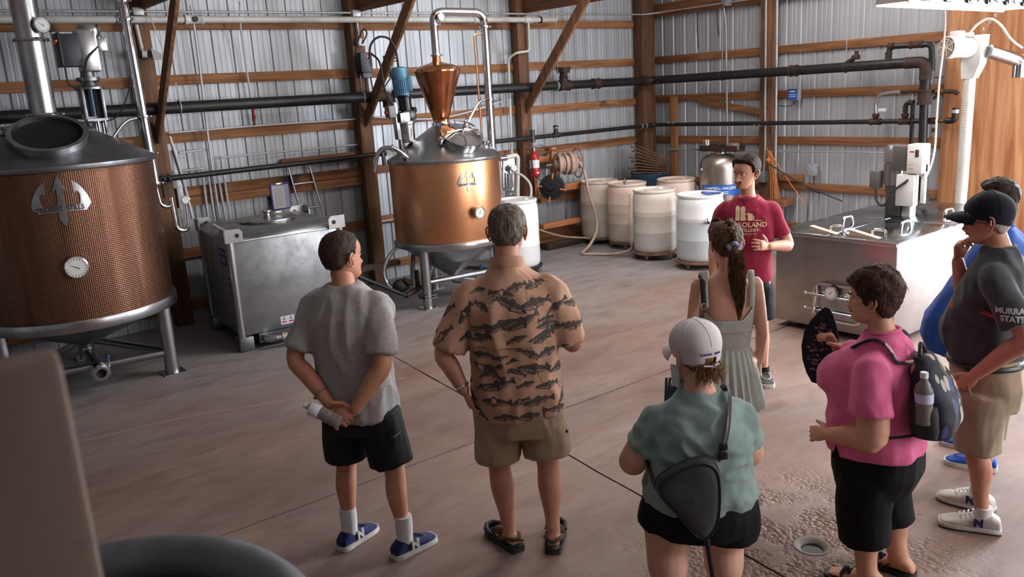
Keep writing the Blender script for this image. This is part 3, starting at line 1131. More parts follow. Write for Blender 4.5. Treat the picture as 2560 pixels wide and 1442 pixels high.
k.build('terminal_box', MOTB, mo)
m = MB()
m.box(-.15, -.115, -.05, .03, .05, .46, .004, tilt)
m.box(-.12, .0, -.105, -.085, .23, .34, .004, tilt)
m.build('bracket', STEEL, s2)
sw = MB().box(-.24, -.15, -.08, .02, .30, .43, .008, tilt).build('switch_box', PLASTIC_G, s2)
MB().cyl(TL(-.24, -.03, .36), TL(-.262, -.03, .36), .025, 14).build('stop_button', REDP, sw)
MB().cyl((bx - .10, by - .02, 1.70), (bx - .135, by - .02, 2.36), .022, 12).build('bracket_pole', STEEL_D, s2)
MB().tube(spline([TL(.0, 0, .83), TL(-.01, .0, 1.02), TL(-.06, .02, 1.14), TL(-.17, .05, 1.17), TL(-.25, .1, 1.10), TL(-.27, .15, .95)], 8), .013, 8).build('motor_cable', RUBBER, s2)
MB().tube(spline([(bx - .18, by - .03, 2.29), (bx - .24, by, 2.45), (bx - .22, by + .1, 2.75), (bx - .2, by + .3, 2.86)], 8), .012, 8).build('switch_cable', RUBBER, s2)
# steam connection over the rim at the left
q0 = V(S2[0] - .60, S2[1] - .10, 1.70)
m = MB()
m.tube(spline([q0 + V(.06, -.04, -.02), q0 + V(-.02, .0, .07), q0 + V(-.1, .05, .13), q0 + V(-.19, .13, .12), q0 + V(-.24, .18, .02), q0 + V(-.26, .2, -.12)], 6), .026, 12)
m.build('steam_hose', STEEL_P, s2)
clamp(s2, q0 + V(-.1, .05, .13), V(-.8, .5, .15), .03, .012, 'hose_clamp')
clamp(s2, q0 + V(.0, -.01, .04), V(-.8, .4, .6), .03, .02, 'hose_clamp')

# ------------------------------------------------------------------ stainless tote
tt = thing('storage_tote', 'square stainless steel tote with round lid and lifting lugs', 'tote', (2.66, 7.88, 0), R(-5.5))
TW, TD, TZ0, TZ1 = 1.19, 1.20, .155, 1.10
TOTE = mat('cloudy_stainless', (168, 170, 174), 0.44, 0.9, col2=(132, 134, 138), vscale=4.2, vdet=6, vpos=(.38, .66), rvar=.1)
MB().box(.02, TW - .02, .02, TD - .02, TZ0, TZ1, .012).build('body', TOTE, tt, world=False)
# sloped top deck
v0 = [(0.0, 0.0), (TW, 0.0), (TW, TD), (0, TD)]
v1 = [(.10, .10), (TW - .10, .10), (TW - .10, TD - .10), (.10, TD - .10)]
m = MB()
m.add([(x, y, TZ1) for x, y in v0] + [(x, y, TZ1 + .02) for x, y in v0] + [(x, y, TZ1 + .085) for x, y in v1],
      [(0, 1, 5, 4), (1, 2, 6, 5), (2, 3, 7, 6), (3, 0, 4, 7), (4, 5, 9, 8), (5, 6, 10, 9), (6, 7, 11, 10), (7, 4, 8, 11), (8, 9, 10, 11)])
m.build('top_deck', TOTE, tt, world=False, angle=1.0)
for x, y in v0:
    MB().cyl((abs(x - .035), abs(y - .035), .02), (abs(x - .035), abs(y - .035), TZ1 + .02), .038, 16).build('corner_tube', STEEL, tt, world=False)
for x, y in v0:
    sx = 1 if x == 0 else -1
    sy = 1 if y == 0 else -1
    MB().box(x - .01 * sx if sx > 0 else x - .14, x + .14 if sx > 0 else x + .01, y - .01 if sy > 0 else y - .14, y + .14 if sy > 0 else y + .01, .0, .15, .02).build('foot', STEEL_D, tt, world=False)
    lg = []
    pl = [(0, 0), (.17, 0), (.17, .10), (.14, .13), (0, .13)]
    k = MB()
    # folded plate: one leaf along x, one along y
    Mx = Matrix.Translation((x - .012 * sx, y - .012 * sy, TZ1 + .0)) @ Matrix.Scale(sx, 4, V(1, 0, 0)) @ Matrix.Rotation(pi / 2, 4, 'X')
    My = Matrix.Translation((x - .012 * sx, y - .012 * sy, TZ1 + .0)) @ Matrix.Scale(sy, 4, V(0, 1, 0)) @ Matrix.Rotation(pi / 2, 4, 'Z') @ Matrix.Rotation(pi / 2, 4, 'X')
    k.prism(pl, -.006, .006, Mx)
    k.prism(pl, -.006, .006, My)
    lug = k.build('lifting_lug', STEEL, tt, world=False, smooth=False)
    k = MB()
    k.cyl((x - .012 * sx + .115 * sx, y - .0195 * sy, TZ1 + .065), (x - .012 * sx + .115 * sx, y - .005 * sy, TZ1 + .065), .022, 16)
    k.build('hole', INK, lug, world=False)  # solid black plug painted as the shade of a lug hole
MB().box(.2, TW - .2, .03, TD - .1, .05, .15).build('skid_pan', STEEL_D, tt, world=False, smooth=False)
lid = MB().lathe([(.27, 0), (.285, .005), (.285, .03), (.275, .04), (.2, .045), (0, .065)], (.60, .62, TZ1 + .083), 44).build('lid', STEEL, tt, world=False)
MB().torus((.60, .62, TZ1 + .108), .285, .014, n=44).build('lid_band', STEEL_P, lid, world=False)
k = MB()
k.cyl((.60, .62, TZ1 + .14), (.60, .62, TZ1 + .18), .035, 16)
k.torus((.60, .62, TZ1 + .185), .04, .012)
k.cbox((.70, .60, TZ1 + .165), (.09, .04, .02), .004)
k.build('lid_vent', STEEL_P, lid, world=False)
# outlet valve low at the front
m = MB()
m.tube(bend([(.25, .12, .10), (.25, -.06, .10), (.33, -.08, .10)], .05), .036, 16)
m.cyl((.33, -.08, .10), (.40, -.085, .10), .03, 16)
m.build('outlet_elbow', STEEL, tt, world=False)
m = MB()
for i, (a, r_) in enumerate(((.0, .04), (.04, .048), (.05, .048), (.09, .042), (.13, .046), (.14, .05), (.17, .05), (.175, .04), (.21, .04))):
    pass
m.lathe([(.03, 0), (.045, .0), (.045, .05), (.038, .055), (.038, .08), (.05, .085), (.05, .14), (.042, .145), (.042, .20), (.03, .2), (.03, .15)], (.39, -.085, .10), 20, (1, -.04, 0), cap=False)
m.build('cam_coupling', mat('cast_alloy', (170, 158, 150), .5, .8), tt, world=False)
# stickers
def plate(name, parent, M, w, h, m_, t=.002):
    return MB().box(-w / 2, w / 2, -h / 2, h / 2, 0, t, 0, M).build(name, m_, parent, world=False, smooth=False)
ML = Matrix(((0, 0, -1, .018), (-1, 0, 0, 0), (0, 1, 0, 0), (0, 0, 0, 1)))
def side(y, z):
    return Matrix.Translation((0.0, y, z)) @ ML
LB = mat('blue_label', (34, 66, 150), .4)
p = plate('sticker', tt, side(.30, .93), .24, .17, LB)
put_text('lettering', 'Transtore', .058, side(.30, .975) @ Matrix.Translation((0, 0, .003)), mat('white_ink', (225, 228, 235), .5), p, depth=.0003)
plate('print_line', p, side(.30, .915) @ Matrix.Translation((0, 0, .002)), .17, .012, MATS['white_ink'], .001)
plate('print_line', p, side(.30, .885) @ Matrix.Translation((0, 0, .002)), .17, .012, MATS['white_ink'], .001)
rs = MB().lathe([(0, 0), (.085, 0), (.085, .002), (0, .002)], (.018, .16, .66), 28, (-1, 0, 0)).build('sticker', mat('label_purple', (90, 60, 110), .4), tt, world=False)
MB().lathe([(0, .002), (.062, .002), (.062, .003), (0, .003)], (.018, .16, .66), 28, (-1, 0, 0)).build('print_disc', mat('label_pink', (214, 190, 190), .4), rs, world=False)
MB().lathe([(0, .003), (.04, .003), (.04, .004), (0, .004)], (.018, .16, .66), 28, (-1, 0, 0)).build('print_disc', mat('label_red', (160, 60, 60), .4), rs, world=False)
plate('sticker', tt, side(.86, .75), .14, .1, mat('label_grey', (150, 148, 145), .5))
MF = Matrix(((1, 0, 0, 0), (0, 0, -1, .018), (0, 1, 0, 0), (0, 0, 0, 1)))
def fr(x, z):
    return Matrix.Translation((x, 0, z)) @ MF
p = plate('sticker', tt, fr(.50, .24), .14, .085, mat('label_white', (226, 222, 228), .45))
for dx_, w_ in ((-.035, .045), (.035, .045)):
    plate('print_line', p, fr(.50 + dx_, .222) @ Matrix.Translation((0, 0, .002)), w_, .016, mat('magenta_print', (190, 60, 130), .5), .001)
    plate('print_line', p, fr(.50 + dx_, .25) @ Matrix.Translation((0, 0, .002)), w_ * .7, .014, mat('grey_print', (120, 120, 150), .5), .001)
    MB().lathe([(0, 0), (.008, 0), (.008, .001), (0, .001)], (.50 + dx_, .0155, .268), 12, (0, -1, 0)).build('print_disc', MATS['grey_print'], p, world=False)
MB().tube(spline([(-.03, .3, TZ1 + .16), (.05, .22, TZ1 + .10), (.15, .12, TZ1 + .09)], 6), .012, 8).build('sample_hose', mat('clear_hose', (190, 186, 180), .3), tt, world=False)

# ------------------------------------------------------------------ pipes and fittings on the walls
def fitting(parent, c, d, r, L, m=RUST, name='coupling'):
    c, d = Vector(c), Vector(d).normalized()
    return MB().lathe([(r * .9, -L), (r * 1.28, -L), (r * 1.28, -L * .7), (r * 1.14, -L * .62), (r * 1.14, L * .62), (r * 1.28, L * .7), (r * 1.28, L), (r * .9, L)], c, 20, d, cap=False).build(name, m, parent)


def hanger(parent, c, d, r, up, m=RUST):
    c = Vector(c)
    h = MB().torus(c, r * 1.06, .008, d, 20, 6).build('hanger', m, parent)
    MB().cyl(c + V(0, 0, r), c + V(0, 0, up), .005, 6).build('hanger_rod', GALV, h)
    return h


# upper pipe, left run
p = thing('steam_pipe', 'thick black steel pipe along the back wall ending in a rusty elbow', 'pipe', (-3.3, 9.25, 2.40))
MB().cyl((-3.3, 9.25, 2.415), (5.27, 9.25, 2.39), .062, 20).build('pipe', BLACKPIPE, p)
m = MB()
m.tube(bend([(5.22, 9.25, 2.392), (5.37, 9.25, 2.392), (5.37, 9.25, 2.25)], .09), .068, 18)
m.build('elbow', RUST, p)
MB().cyl((5.37, 9.25, 2.27), (5.37, 9.25, 2.18), .03, 14).build('nipple', RUST, p)
hanger(p, (2.83, 9.25, 2.405), (1, 0, 0), .062, .25, GALV)
hanger(p, (5.02, 9.25, 2.392), (1, 0, 0), .062, .25, GALV)
# upper pipe, right run round the corner
p = thing('steam_pipe', 'thick black steel pipe bending round the corner post to the right wall', 'pipe', (5.5, 9.30, 2.39))
m = MB()
m.tube(bend([(5.5, 9.32, 2.40), (10.22, 9.27, 2.385), (10.25, 5.08, 2.41), (10.25, 4.93, 2.41), (10.25, 4.93, 1.95)], .16, 8), .062, 20)
m.build('pipe', BLACKPIPE, p)
fitting(p, (8.20, 9.29, 2.39), (1, 0, 0), .062, .012, GALV, 'strap')
t = fitting(p, (8.36, 9.29, 2.39), (1, 0, 0), .062, .10, RUST, 'tee')
MB().lathe([(.062, 0), (.062, .06), (.075, .07), (.062, .085), (.055, .14), (.10, .15), (.10, .18), (.11, .185), (.11, .215), (0, .22)], (8.36, 9.29, 2.43), 20).build('flange', RUST, t)
fl = MB()
for k in range(6):
    a = k * pi / 3
    fl.cyl((8.36 + .095 * math.cos(a), 9.29 + .095 * math.sin(a), 2.56), (8.36 + .095 * math.cos(a), 9.29 + .095 * math.sin(a), 2.67), .01, 6)
fl = fl.build('flange_bolts', STEEL_D, t, smooth=False)
fl['kind'] = 'stuff'
fitting(p, (9.0, 9.285, 2.388), (1, 0, 0), .062, .07, RUST, 'union')
fitting(p, (10.05, 9.272, 2.385), (1, 0, 0), .062, .06, RUST)
hanger(p, (10.237, 7.9, 2.393), (0, 1, 0), .062, .9)
hanger(p, (10.25, 5.96, 2.404), (0, 1, 0), .062, .95)
m = MB()
m.tube(bend([(10.25, 5.18, 2.41), (10.25, 4.93, 2.41), (10.25, 4.93, 2.2)], .15, 8), .070, 18)
m.build('elbow', RUST, p)
fitting(p, (10.25, 6.72, 2.40), (0, 1, 0), .062, .05, RUST)
fitting(p, (10.25, 4.93, 2.0), (0, 0, 1), .066, .09, RUST, 'reducer')
MB().cyl((10.25, 4.93, 1.95), (10.25, 4.90, .72), .048, 16).build('drop_leg', BLACKPIPE, p)
MB().cyl((10.25, 4.93, 1.93), (10.25, 4.93, 1.76), .03, 14).build('nipple', RUST, p)
m = MB()
m.tube(bend([(10.25, 5.40, 2.46), (10.27, 5.40, 2.62), (10.30, 4.90, 2.61), (10.30, 4.88, 2.30)], .07), .034, 14)
m.build('bypass_loop', BLACKPIPE, p)
fitting(p, (10.25, 5.40, 2.50), (0, 0, 1), .034, .05)
fitting(p, (10.26, 5.38, 2.62), (0, 1, 0), .034, .03, name='elbow_collar')
fitting(p, (10.29, 5.08, 2.615), (0, 1, 0), .034, .08, name='union')
m = MB()
m.tube([(10.25, 5.95, 2.47), (10.25, 5.86, 2.50)], [.02, .03], 12)
m.cbox((10.25, 5.83, 2.52), (.07, .09, .06), .012)
m.cyl((10.25, 5.82, 2.55), (10.25, 5.82, 2.60), .025, 12)
m.build('relief_valve', RUST, p)
# lower pipe
p = thing('condensate_pipe', 'thin black pipe with red-brown couplings running low along the back wall', 'pipe', (2.59, 9.30, 1.68))
MB().cyl((2.62, 9.30, 1.665), (5.30, 9.30, 1.685), .03, 16).build('pipe', BLACKPIPE, p)
v = MB()
v.lathe([(.02, -.08), (.05, -.075), (.05, -.05), (.028, -.045), (.04, 0), (.028, .045), (.05, .05), (.05, .075), (.02, .08)], (2.56, 9.30, 1.665), 16, (1, 0, 0), cap=False)
v.cyl((2.55, 9.27, 1.665), (2.55, 9.18, 1.665), .012, 8)
v.torus((2.55, 9.17, 1.665), .045, .008, (0, 1, 0), 20, 6)
v.cyl((2.55, 9.3, 1.63), (2.55, 9.3, 1.46), .015, 8)
v.build('gate_valve', RUBBER, p)
MB().tube(bend([(5.22, 9.30, 1.70), (5.22, 9.24, 1.70), (5.22, 9.24, 1.54)], .03), .02, 10).build('drip_leg', STEEL_D, p)
p = thing('condensate_pipe', 'thin black pipe passing the fire extinguisher and on round the corner', 'pipe', (5.6, 9.30, 1.69))
m = MB()
m.tube(bend([(5.6, 9.32, 1.685), (10.30, 9.30, 1.685), (10.35, 4.86, 1.71)], .1, 8), .03, 16)
m.build('pipe', BLACKPIPE, p)
t = fitting(p, (8.18, 9.31, 1.685), (1, 0, 0), .03, .06, RUST, 'tee')
MB().lathe([(.03, 0), (.036, .05), (.03, .06), (.03, .09), (.04, .09), (.04, .12), (.034, .13), (0, .13)], (8.18, 9.31, 1.70), 16).build('plug', PLASTIC_B, t)
MB().lathe([(.041, .085), (.043, .088), (.043, .10), (.041, .102)], (8.18, 9.31, 1.70), 16, cap=False).build('band', GALV, t)
MB().cyl((7.72, 9.30, 1.62), (7.72, 9.30, 1.80), .036, 14).build('riser', mat('bare_pipe', (78, 78, 82), .4, .7), p)
for q in ((10.0, 9.30, 1.685), (10.10, 9.30, 1.685)):
    fitting(p, q, (1, 0, 0), .03, .012, GALV, 'band')
for q in (9.0, 8.9, 7.38, 7.30):
    fitting(p, (10.31 + (9.3 - q) * .011, q, 1.69), (0, 1, 0), .03, .012, GALV, 'band')
for yy in (5.58, 5.20):
    t = fitting(p, (10.345, yy, 1.705), (0, 1, 0), .034, .07, RUST, 'tee')
    MB().lathe([(.03, 0), (.034, .05), (.044, .06), (.044, .09), (.03, .1)], (10.345, yy, 1.71), 16).build('tee_outlet', RUST, t)
fitting(p, (10.35, 4.90, 1.71), (0, 1, 0), .034, .06, RUST, 'tee')
MB().tube(spline([(10.345, 5.58, 1.80), (10.345, 5.59, 1.93), (10.345, 5.54, 2.04), (10.345, 5.40, 2.07), (10.345, 5.27, 2.07)], 6), .02, 12).build('braided_hose', STEEL_P, p)
MB().box(10.33, 10.36, 5.44, 5.55, 1.83, 1.87, .004).build('hose_tag', mat('tag_white', (210, 210, 225), .5), p)
MB().cyl((10.345, 5.27, 2.07), (10.345, 4.75, 2.06), .017, 12).build('branch_pipe', RUST, p)
for q in (5.22, 5.02, 4.84):
    fitting(p, (10.345, q, 2.065), (0, 1, 0), .018, .025, RUST, 'union')
MB().tube(bend([(10.345, 5.20, 1.80), (10.345, 5.20, 1.93), (10.345, 5.11, 1.93), (10.335, 5.09, .6)], .05), .026, 14).build('drop_leg', BLACKPIPE, p)
fitting(p, (10.345, 5.20, 1.86), (0, 0, 1), .026, .03)
fitting(p, (10.345, 5.13, 1.935), (0, 1, 0), .026, .03)
# brass valves at the plywood edge
p = thing('valve_set', 'small brass gate valve and pipe stub at the plywood edge', 'valve', (10.345, 4.82, 2.05))
BRASS = mat('dull_brass', (120, 92, 62), .45, .9)
m = MB()
m.tube(bend([(10.345, 4.86, 2.06), (10.345, 4.62, 2.05), (10.345, 4.58, 2.02)], .03), .026, 12)
m.build('stub', RUST, p)
k = MB().lathe([(.03, -.05), (.036, -.04), (.024, 0), (.036, .04), (.03, .05)], (10.345, 4.80, 2.055), 14, (0, 1, 0)).build('valve_body', BRASS, p)
m = MB()
m.cyl((10.345, 4.81, 2.07), (10.345, 4.81, 2.22), .01, 8)
m.torus((10.345, 4.81, 2.22), .045, .008, (0, 0, 1), 18, 6)
m.build('valve_wheel', RUST, p)
MB().tube([(10.345, 4.78, 2.04), (10.33, 4.86, 1.97)], .018, 8).build('strainer', RUST, p)
p = thing('valve_set', 'brass ball valve with black elbow below the gate valve on the right wall', 'valve', (10.35, 4.82, 1.70))
MB().lathe([(.02, -.07), (.03, -.06), (.02, -.03), (.032, 0), (.02, .03), (.03, .06), (.02, .07)], (10.35, 4.77, 1.71), 14, (0, 1, 0)).build('valve_body', BRASS, p)
MB().tube(bend([(10.35, 4.70, 1.71), (10.35, 4.60, 1.71), (10.35, 4.60, 1.86)], .05), .038, 14).build('elbow', BLACKPIPE, p)
MB().lathe([(.041, -.02), (.043, -.02), (.043, .02), (.041, .02)], (10.35, 4.60, 1.82), 14, cap=False).build('band', GALV, p)
MB().lathe([(0, 0), (.03, 0), (.03, .004), (0, .004)], (10.33, 4.83, 1.60), 14, (1, 0, 0)).build('tag', BRASS, p)
# white plastic pipe and conduit under the eaves
p = thing('plastic_pipe', 'white plastic pipe running high along the back wall above the stills', 'pipe', (-3.3, 9.36, 3.29))
MB().cyl((-3.3, 9.36, 3.285), (8.32, 9.36, 3.315), .036, 16).build('pipe', PVC, p)
t = fitting(p, (3.15, 9.36, 3.302), (1, 0, 0), .04, .1, PVC, 'tee')
MB().cyl((3.15, 9.32, 3.302), (3.15, 9.30, 3.302), .03, 12).build('tee_mouth_shade', INK, t)  # black stub paints the shade in the open end of the tee
fitting(p, (6.9, 9.36, 3.311), (1, 0, 0), .036, .05, PVC)
fitting(p, (8.02, 9.36, 3.313), (1, 0, 0), .036, .012, RUBBER, 'band')
fitting(p, (2.38, 9.36, 3.3), (1, 0, 0), .036, .012, GALV, 'band')
t = fitting(p, (7.80, 9.36, 3.313), (1, 0, 0), .038, .07, PVC, 'tee')
MB().tube(bend([(7.80, 9.36, 3.29), (7.79, 9.36, 2.89), (7.55, 9.36, 2.87), (7.47, 9.44, 2.80), (7.44, 9.46, 1.2)], .05), .017, 10).build('drop_pipe', PVC, p)
p = thing('conduit', 'thin galvanised conduit just above the white plastic pipe', 'conduit', (-3.3, 9.36, 3.36))
MB().tube(bend([(-3.3, 9.37, 3.365), (10.2, 9.37, 3.40), (10.41, 9.15, 3.42), (10.41, 5.0, 3.43)], .1), .013, 10).build('tube', GALV, p)
for q in (2.59, 5.10):
    MB().box(q - .055, q + .055, 9.33, 9.42, 3.34, 3.42, .006).build('junction_box', GALV, p)
MB().box(10.40, 10.46, 7.9, 8.0, 3.38, 3.46, .006).build('junction_box', GALV, p)
# water lines hanging on the back wall
PEX = mat('white_pex', (206, 204, 212), .4)
def line(pts, r, label, m_=PEX, name='water_line', n=9, sp=True):
    o = MB().tube(spline(pts, 5) if sp else pts, r, n).build(name, m_)
    tag(o, label, 'pipe')
    return o
yy = 9.49
line([(3.15, 9.40, 3.45), (3.155, 9.40, 3.27), (3.16, 9.43, 2.68), (3.15, 9.45, 1.87), (3.17, yy, 1.15)], .013, 'long white water line dropping from the pipe tee beside the left post')
rv = thing('water_line', 'white water line ending in a red-handled valve on the back wall', 'pipe', (3.7, 9.45, 3.5))
MB().tube(spline([(3.70, 9.40, 3.5), (3.67, 9.40, 3.27), (3.69, 9.46, 3.1), (3.71, yy, 2.66), (3.72, yy, 2.36)], 5), .011, 8).build('tube', PEX, rv)
MB().lathe([(.012, 0), (.018, .01), (.014, .03), (.018, .06), (.012, .2)], (3.72, yy, 2.15), 12).build('valve', BRASS, rv)
MB().box(3.705, 3.735, yy - .035, yy - .02, 2.22, 2.36, .005).build('valve_handle', REDP, rv)
line([(2.74, 9.44, 2.10), (2.78, 9.44, 1.85), (2.83, 9.46, 1.5), (2.86, 9.46, 1.18)], .017, 'leaning white water line nearest the left post')
for i, (a, b, zt) in enumerate(((3.05, 3.04, 1.72), (3.11, 3.11, 1.69), (3.21, 3.235, 1.70), (3.28, 3.29, 1.81))):
    line([(a, yy, zt), (a * .5 + b * .5, yy, 1.45), (b, yy, 1.10)], .012, ['short white riser at the left of the bundle behind the tote', 'second white riser of the bundle behind the tote',
         'third white riser of the bundle behind the tote', 'tallest white riser at the right of the bundle behind the tote'][i])
line([(2.76, 9.52, 2.135), (3.9, 9.52, 2.14), (5.03, 9.52, 2.13)], .010, 'thin white line along the girt left of the middle post')
line([(3.28, yy, 1.82), (4.1, 9.51, 1.82), (5.03, 9.52, 1.815)], .010, 'thin white line level across the wall above the ladder')
line([(2.83, yy, 1.915), (3.17, yy, 1.925)], .010, 'short level white pipe above the riser bundle', sp=False)
line([(2.83, yy, 1.715), (3.08, yy, 1.72)], .012, 'short level white pipe at the top of the risers', GALV, sp=False)
line([(5.3, 9.52, 2.14), (6.1, 9.5, 2.06), (6.7, 9.5, 2.10), (7.43, 9.5, 2.24)], .011, 'sagging white line behind the inverted copper helmet')
line([(5.25, 9.52, .80), (6.2, 9.5, .83), (7.5, 9.5, .9)], .011, 'thin white line behind the smaller still')
o = MB().box(2.735, 2.80, 9.46, 9.475, 1.15, 1.95, .002).build('steel_strap', GALV)
tag(o, 'flat galvanised strap beside the left post', 'strap')
o = MB().box(4.98, 5.005, 9.42, 9.435, 1.3, 2.0)
# speed drive on the middle post
vf = thing('motor_drive', 'dark grey motor drive with red digits on the middle post', 'control box', (5.15, 9.38, 2.70))
MB().box(5.075, 5.225, 9.29, 9.40, 2.68, 2.92, .008).build('case', mat('drive_grey', (70, 72, 80), .45), vf)
MB().box(5.06, 5.08, 9.28, 9.41, 2.69, 2.91, .004).build('heat_sink', PLASTIC_B, vf)
MB().box(5.15, 5.20, 9.287, 9.291, 2.86, 2.885).build('display', mat('drive_display', (40, 4, 14), .3), vf, smooth=False)
put_text('digits', '60.0', .024, Matrix.Translation((5.175, 9.286, 2.872)) @ Matrix.Rotation(pi / 2, 4, 'X'), mat('red_led', (255, 30, 80), .4, emit=5.0), vf.children[-1], depth=.0005, bold=.0012, world=True)
MB().box(5.13, 5.205, 9.286, 9.291, 2.775, 2.78).build('trim_line', PLASTIC_G, vf, smooth=False)
MB().box(5.09, 5.21, 9.30, 9.40, 2.62, 2.68, .008).build('gland_box', PLASTIC_G, vf)
MB().box(5.08, 5.17, 9.33, 9.41, 3.00, 3.09, .006).build('outlet_box', GALV, vf)
MB().cyl((5.12, 9.38, 3.09), (5.11, 9.38, 3.36), .016, 10).build('conduit_drop', GALV, vf)
for pts in ([(5.12, 9.31, 2.62), (5.10, 9.29, 2.45), (5.06, 9.3, 2.38)], [(5.19, 9.31, 2.62), (5.2, 9.28, 2.45), (5.27, 9.26, 2.40), (5.36, 9.25, 2.52), (5.42, 9.22, 2.62), (5.40, 9.22, 2.74)],
            [(5.13, 9.33, 3.02), (5.18, 9.28, 3.14), (5.12, 9.27, 3.18), (5.04, 9.3, 3.0), (5.02, 9.36, 2.8), (5.0, 9.38, 2.4), (5.02, 9.36, 2.2), (5.06, 9.33, 2.17)]):
    MB().tube(spline(pts, 6), .009, 7).build('cable', RUBBER, vf)
jb = thing('junction_box', 'grey metal junction box on the knee brace beside the motor drive', 'electrical box', (5.37, 9.20, 2.72))
MB().box(5.31, 5.42, 9.10, 9.18, 2.74, 2.87, .006).build('box', PLASTIC_G, jb)
MB().cyl((5.36, 9.14, 2.86), (5.36, 9.14, 2.92), .018, 10).build('gland', STEEL_D, jb)
MB().lathe([(.025, 0), (.025, .05), (.012, .06)], (5.42, 9.14, 2.81), 12, (1, 0, .2)).build('gland', STEEL_D, jb)
# flood lamp and riser on the left post
fl = thing('camera_lamp', 'white cone-shaped fixture on a dark arm beside the left post', 'lamp', (2.6, 9.3, 2.9))
MB().cyl((2.56, 9.38, 3.25), (2.58, 9.38, 2.98), .02, 10).build('riser', PVC, fl)
MB().tube([(2.50, 9.32, 2.955), (2.62, 9.28, 2.95)], .035, 12).build('arm', PLASTIC_B, fl)
MB().cyl((2.55, 9.30, 2.953), (2.60, 9.29, 2.951), .038, 12).build('collar', PVC, fl)
m = MB()
m.add([(2.63, 9.24, 3.01), (2.63, 9.33, 3.01), (2.64, 9.33, 2.89), (2.64, 9.24, 2.89), (2.79, 9.20, 2.90), (2.79, 9.30, 2.90)], [(0, 1, 2, 3), (0, 4, 5, 1), (3, 2, 5, 4), (0, 3, 4), (1, 5, 2)])
m.build('hood', PVC, fl, smooth=False)
o = MB().tube([(2.68, 9.28, 3.6), (2.70, 9.28, 3.25), (2.75, 9.27, 3.02)], .006, 6).build('hanging_rod', GALV)
tag(o, 'thin rod hanging beside the left post above the white fixture', 'rod')
for k_, (x_, y_, z_, zb) in enumerate(((5.42, 9.0, 3.5, 2.86), (8.17, 9.2, 3.5, 2.46))):
    o = MB().cyl((x_, y_, z_), (x_, y_, zb), .004, 6).build('hanging_rod', GALV)
    tag(o, ['thin hanging rod above the junction box by the middle post', 'thin hanging rod above the pipe flange by the right post'][k_], 'rod')
# dark rods on the right wall
for k_, (yy_, zt, zb) in enumerate(((8.58, 3.36, 2.82), (8.2, 3.36, 2.98))):
    o = MB().tube([(10.5, yy_, zt), (10.49, yy_ - .01, (zt + zb) / 2), (10.5, yy_ - .03, zb)], .008, 6).build('hanging_cable', RUBBER)
    tag(o, ['longer dark cable hanging on the right wall near the corner', 'shorter dark cable hanging from the truss on the right wall'][k_], 'cable')
# clipboard
cl = thing('clipboard', 'clipboard with a white log sheet hung on the back wall', 'clipboard', (3.93, 9.52, 1.14))
MB().box(3.815, 4.05, 9.505, 9.515, 1.14, 1.46, .003).build('board', mat('clipboard_blue', (70, 66, 150), .4), cl)
pa = MB().box(3.83, 4.04, 9.50, 9.504, 1.155, 1.435).build('paper', mat('paper', (214, 214, 222), .7), cl, smooth=False)
m = MB()
for k_ in range(12):
    m.box(3.85, 3.96, 9.4985, 9.4995, 1.19 + k_ * .018, 1.193 + k_ * .018)
g_ = m.build('log_lines', mat('pencil', (130, 130, 140), .7), pa, smooth=False)
g_['kind'] = 'stuff'
MB().box(3.985, 4.04, 9.4985, 9.4995, 1.155, 1.435).build('tinted_strip', mat('tint', (176, 170, 205), .7), pa, smooth=False)
MB().box(3.88, 3.99, 9.485, 9.50, 1.435, 1.46, .004).build('clip', STEEL_P, cl)
# pipe ladder
la = thing('pipe_ladder', 'short ladder of thin steel tube leaning on the back wall behind the tote', 'ladder', (4.2, 9.4, .2))
for a, b in ((4.07, 4.22), (4.34, 4.50)):
    MB().tube([(a, 9.50, 1.62), (b - .06, 9.42, .9), (b, 9.36, .0)], .014, 10).build('rail', STEEL, la)
for z in (1.42, 1.12, .75, .4):
    d_ = (1.62 - z) / 1.62
    x0_ = 4.07 + .15 * d_
    MB().cyl((x0_, 9.50 - .14 * d_, z), (x0_ + .272, 9.50 - .14 * d_, z), .013, 8).build('rung', STEEL, la)
# right wall: thin conduits and boxes
o = MB().tube(bend([(10.49, 8.10, 3.5), (10.49, 8.03, 3.16), (10.49, 8.0, 1.41), (10.49, 7.99, .9)], .1), .014, 9).build('conduit', GALV)
tag(o, 'single thin conduit down the right wall behind the steel pressure tank', 'conduit')
o = MB().cyl((10.40, 7.11, 4.3), (10.40, 7.08, .6), .017, 10).build('conduit', GALV)
tag(o, 'straight conduit on the right edge of the right wall post', 'conduit')
cd = thing('conduit', 'bent conduit with a grey switch box on the face of the right wall post', 'conduit', (10.40, 7.28, 1.0))
MB().tube(spline([(10.41, 7.29, 4.3), (10.41, 7.28, 2.0), (10.41, 7.27, 1.4), (10.42, 7.29, 1.1), (10.42, 7.30, .98)], 4), .016, 10).build('tube', GALV, cd)
MB().box(10.36, 10.44, 7.24, 7.36, .84, 1.0, .008).build('switch_box', mat('box_grey', (112, 118, 118), .5), cd)
o = MB().tube([(10.5, 9.2, 1.27), (10.49, 7.42, 1.28), (10.48, 6.0, 1.30), (10.49, 4.9, 1.30)], .011, 8).build('conduit', GALV)
tag(o, 'level conduit along the right wall under the third girt', 'conduit')
bb = thing('wall_controller', 'small blue and grey controller box on the right wall', 'control box', (10.5, 6.86, 2.0))
MB().box(10.47, 10.54, 6.78, 6.95, 2.0, 2.16, .008).build('case', mat('controller_grey', (150, 152, 158), .5), bb)
fb = MB().box(10.462, 10.475, 6.80, 6.945, 2.01, 2.155, .003).build('cover', mat('controller_blue', (40, 92, 176), .4), bb)
MB().box(10.4605, 10.462, 6.835, 6.912, 2.112, 2.130).build('print_block', MATS['white_ink'], fb, smooth=False)
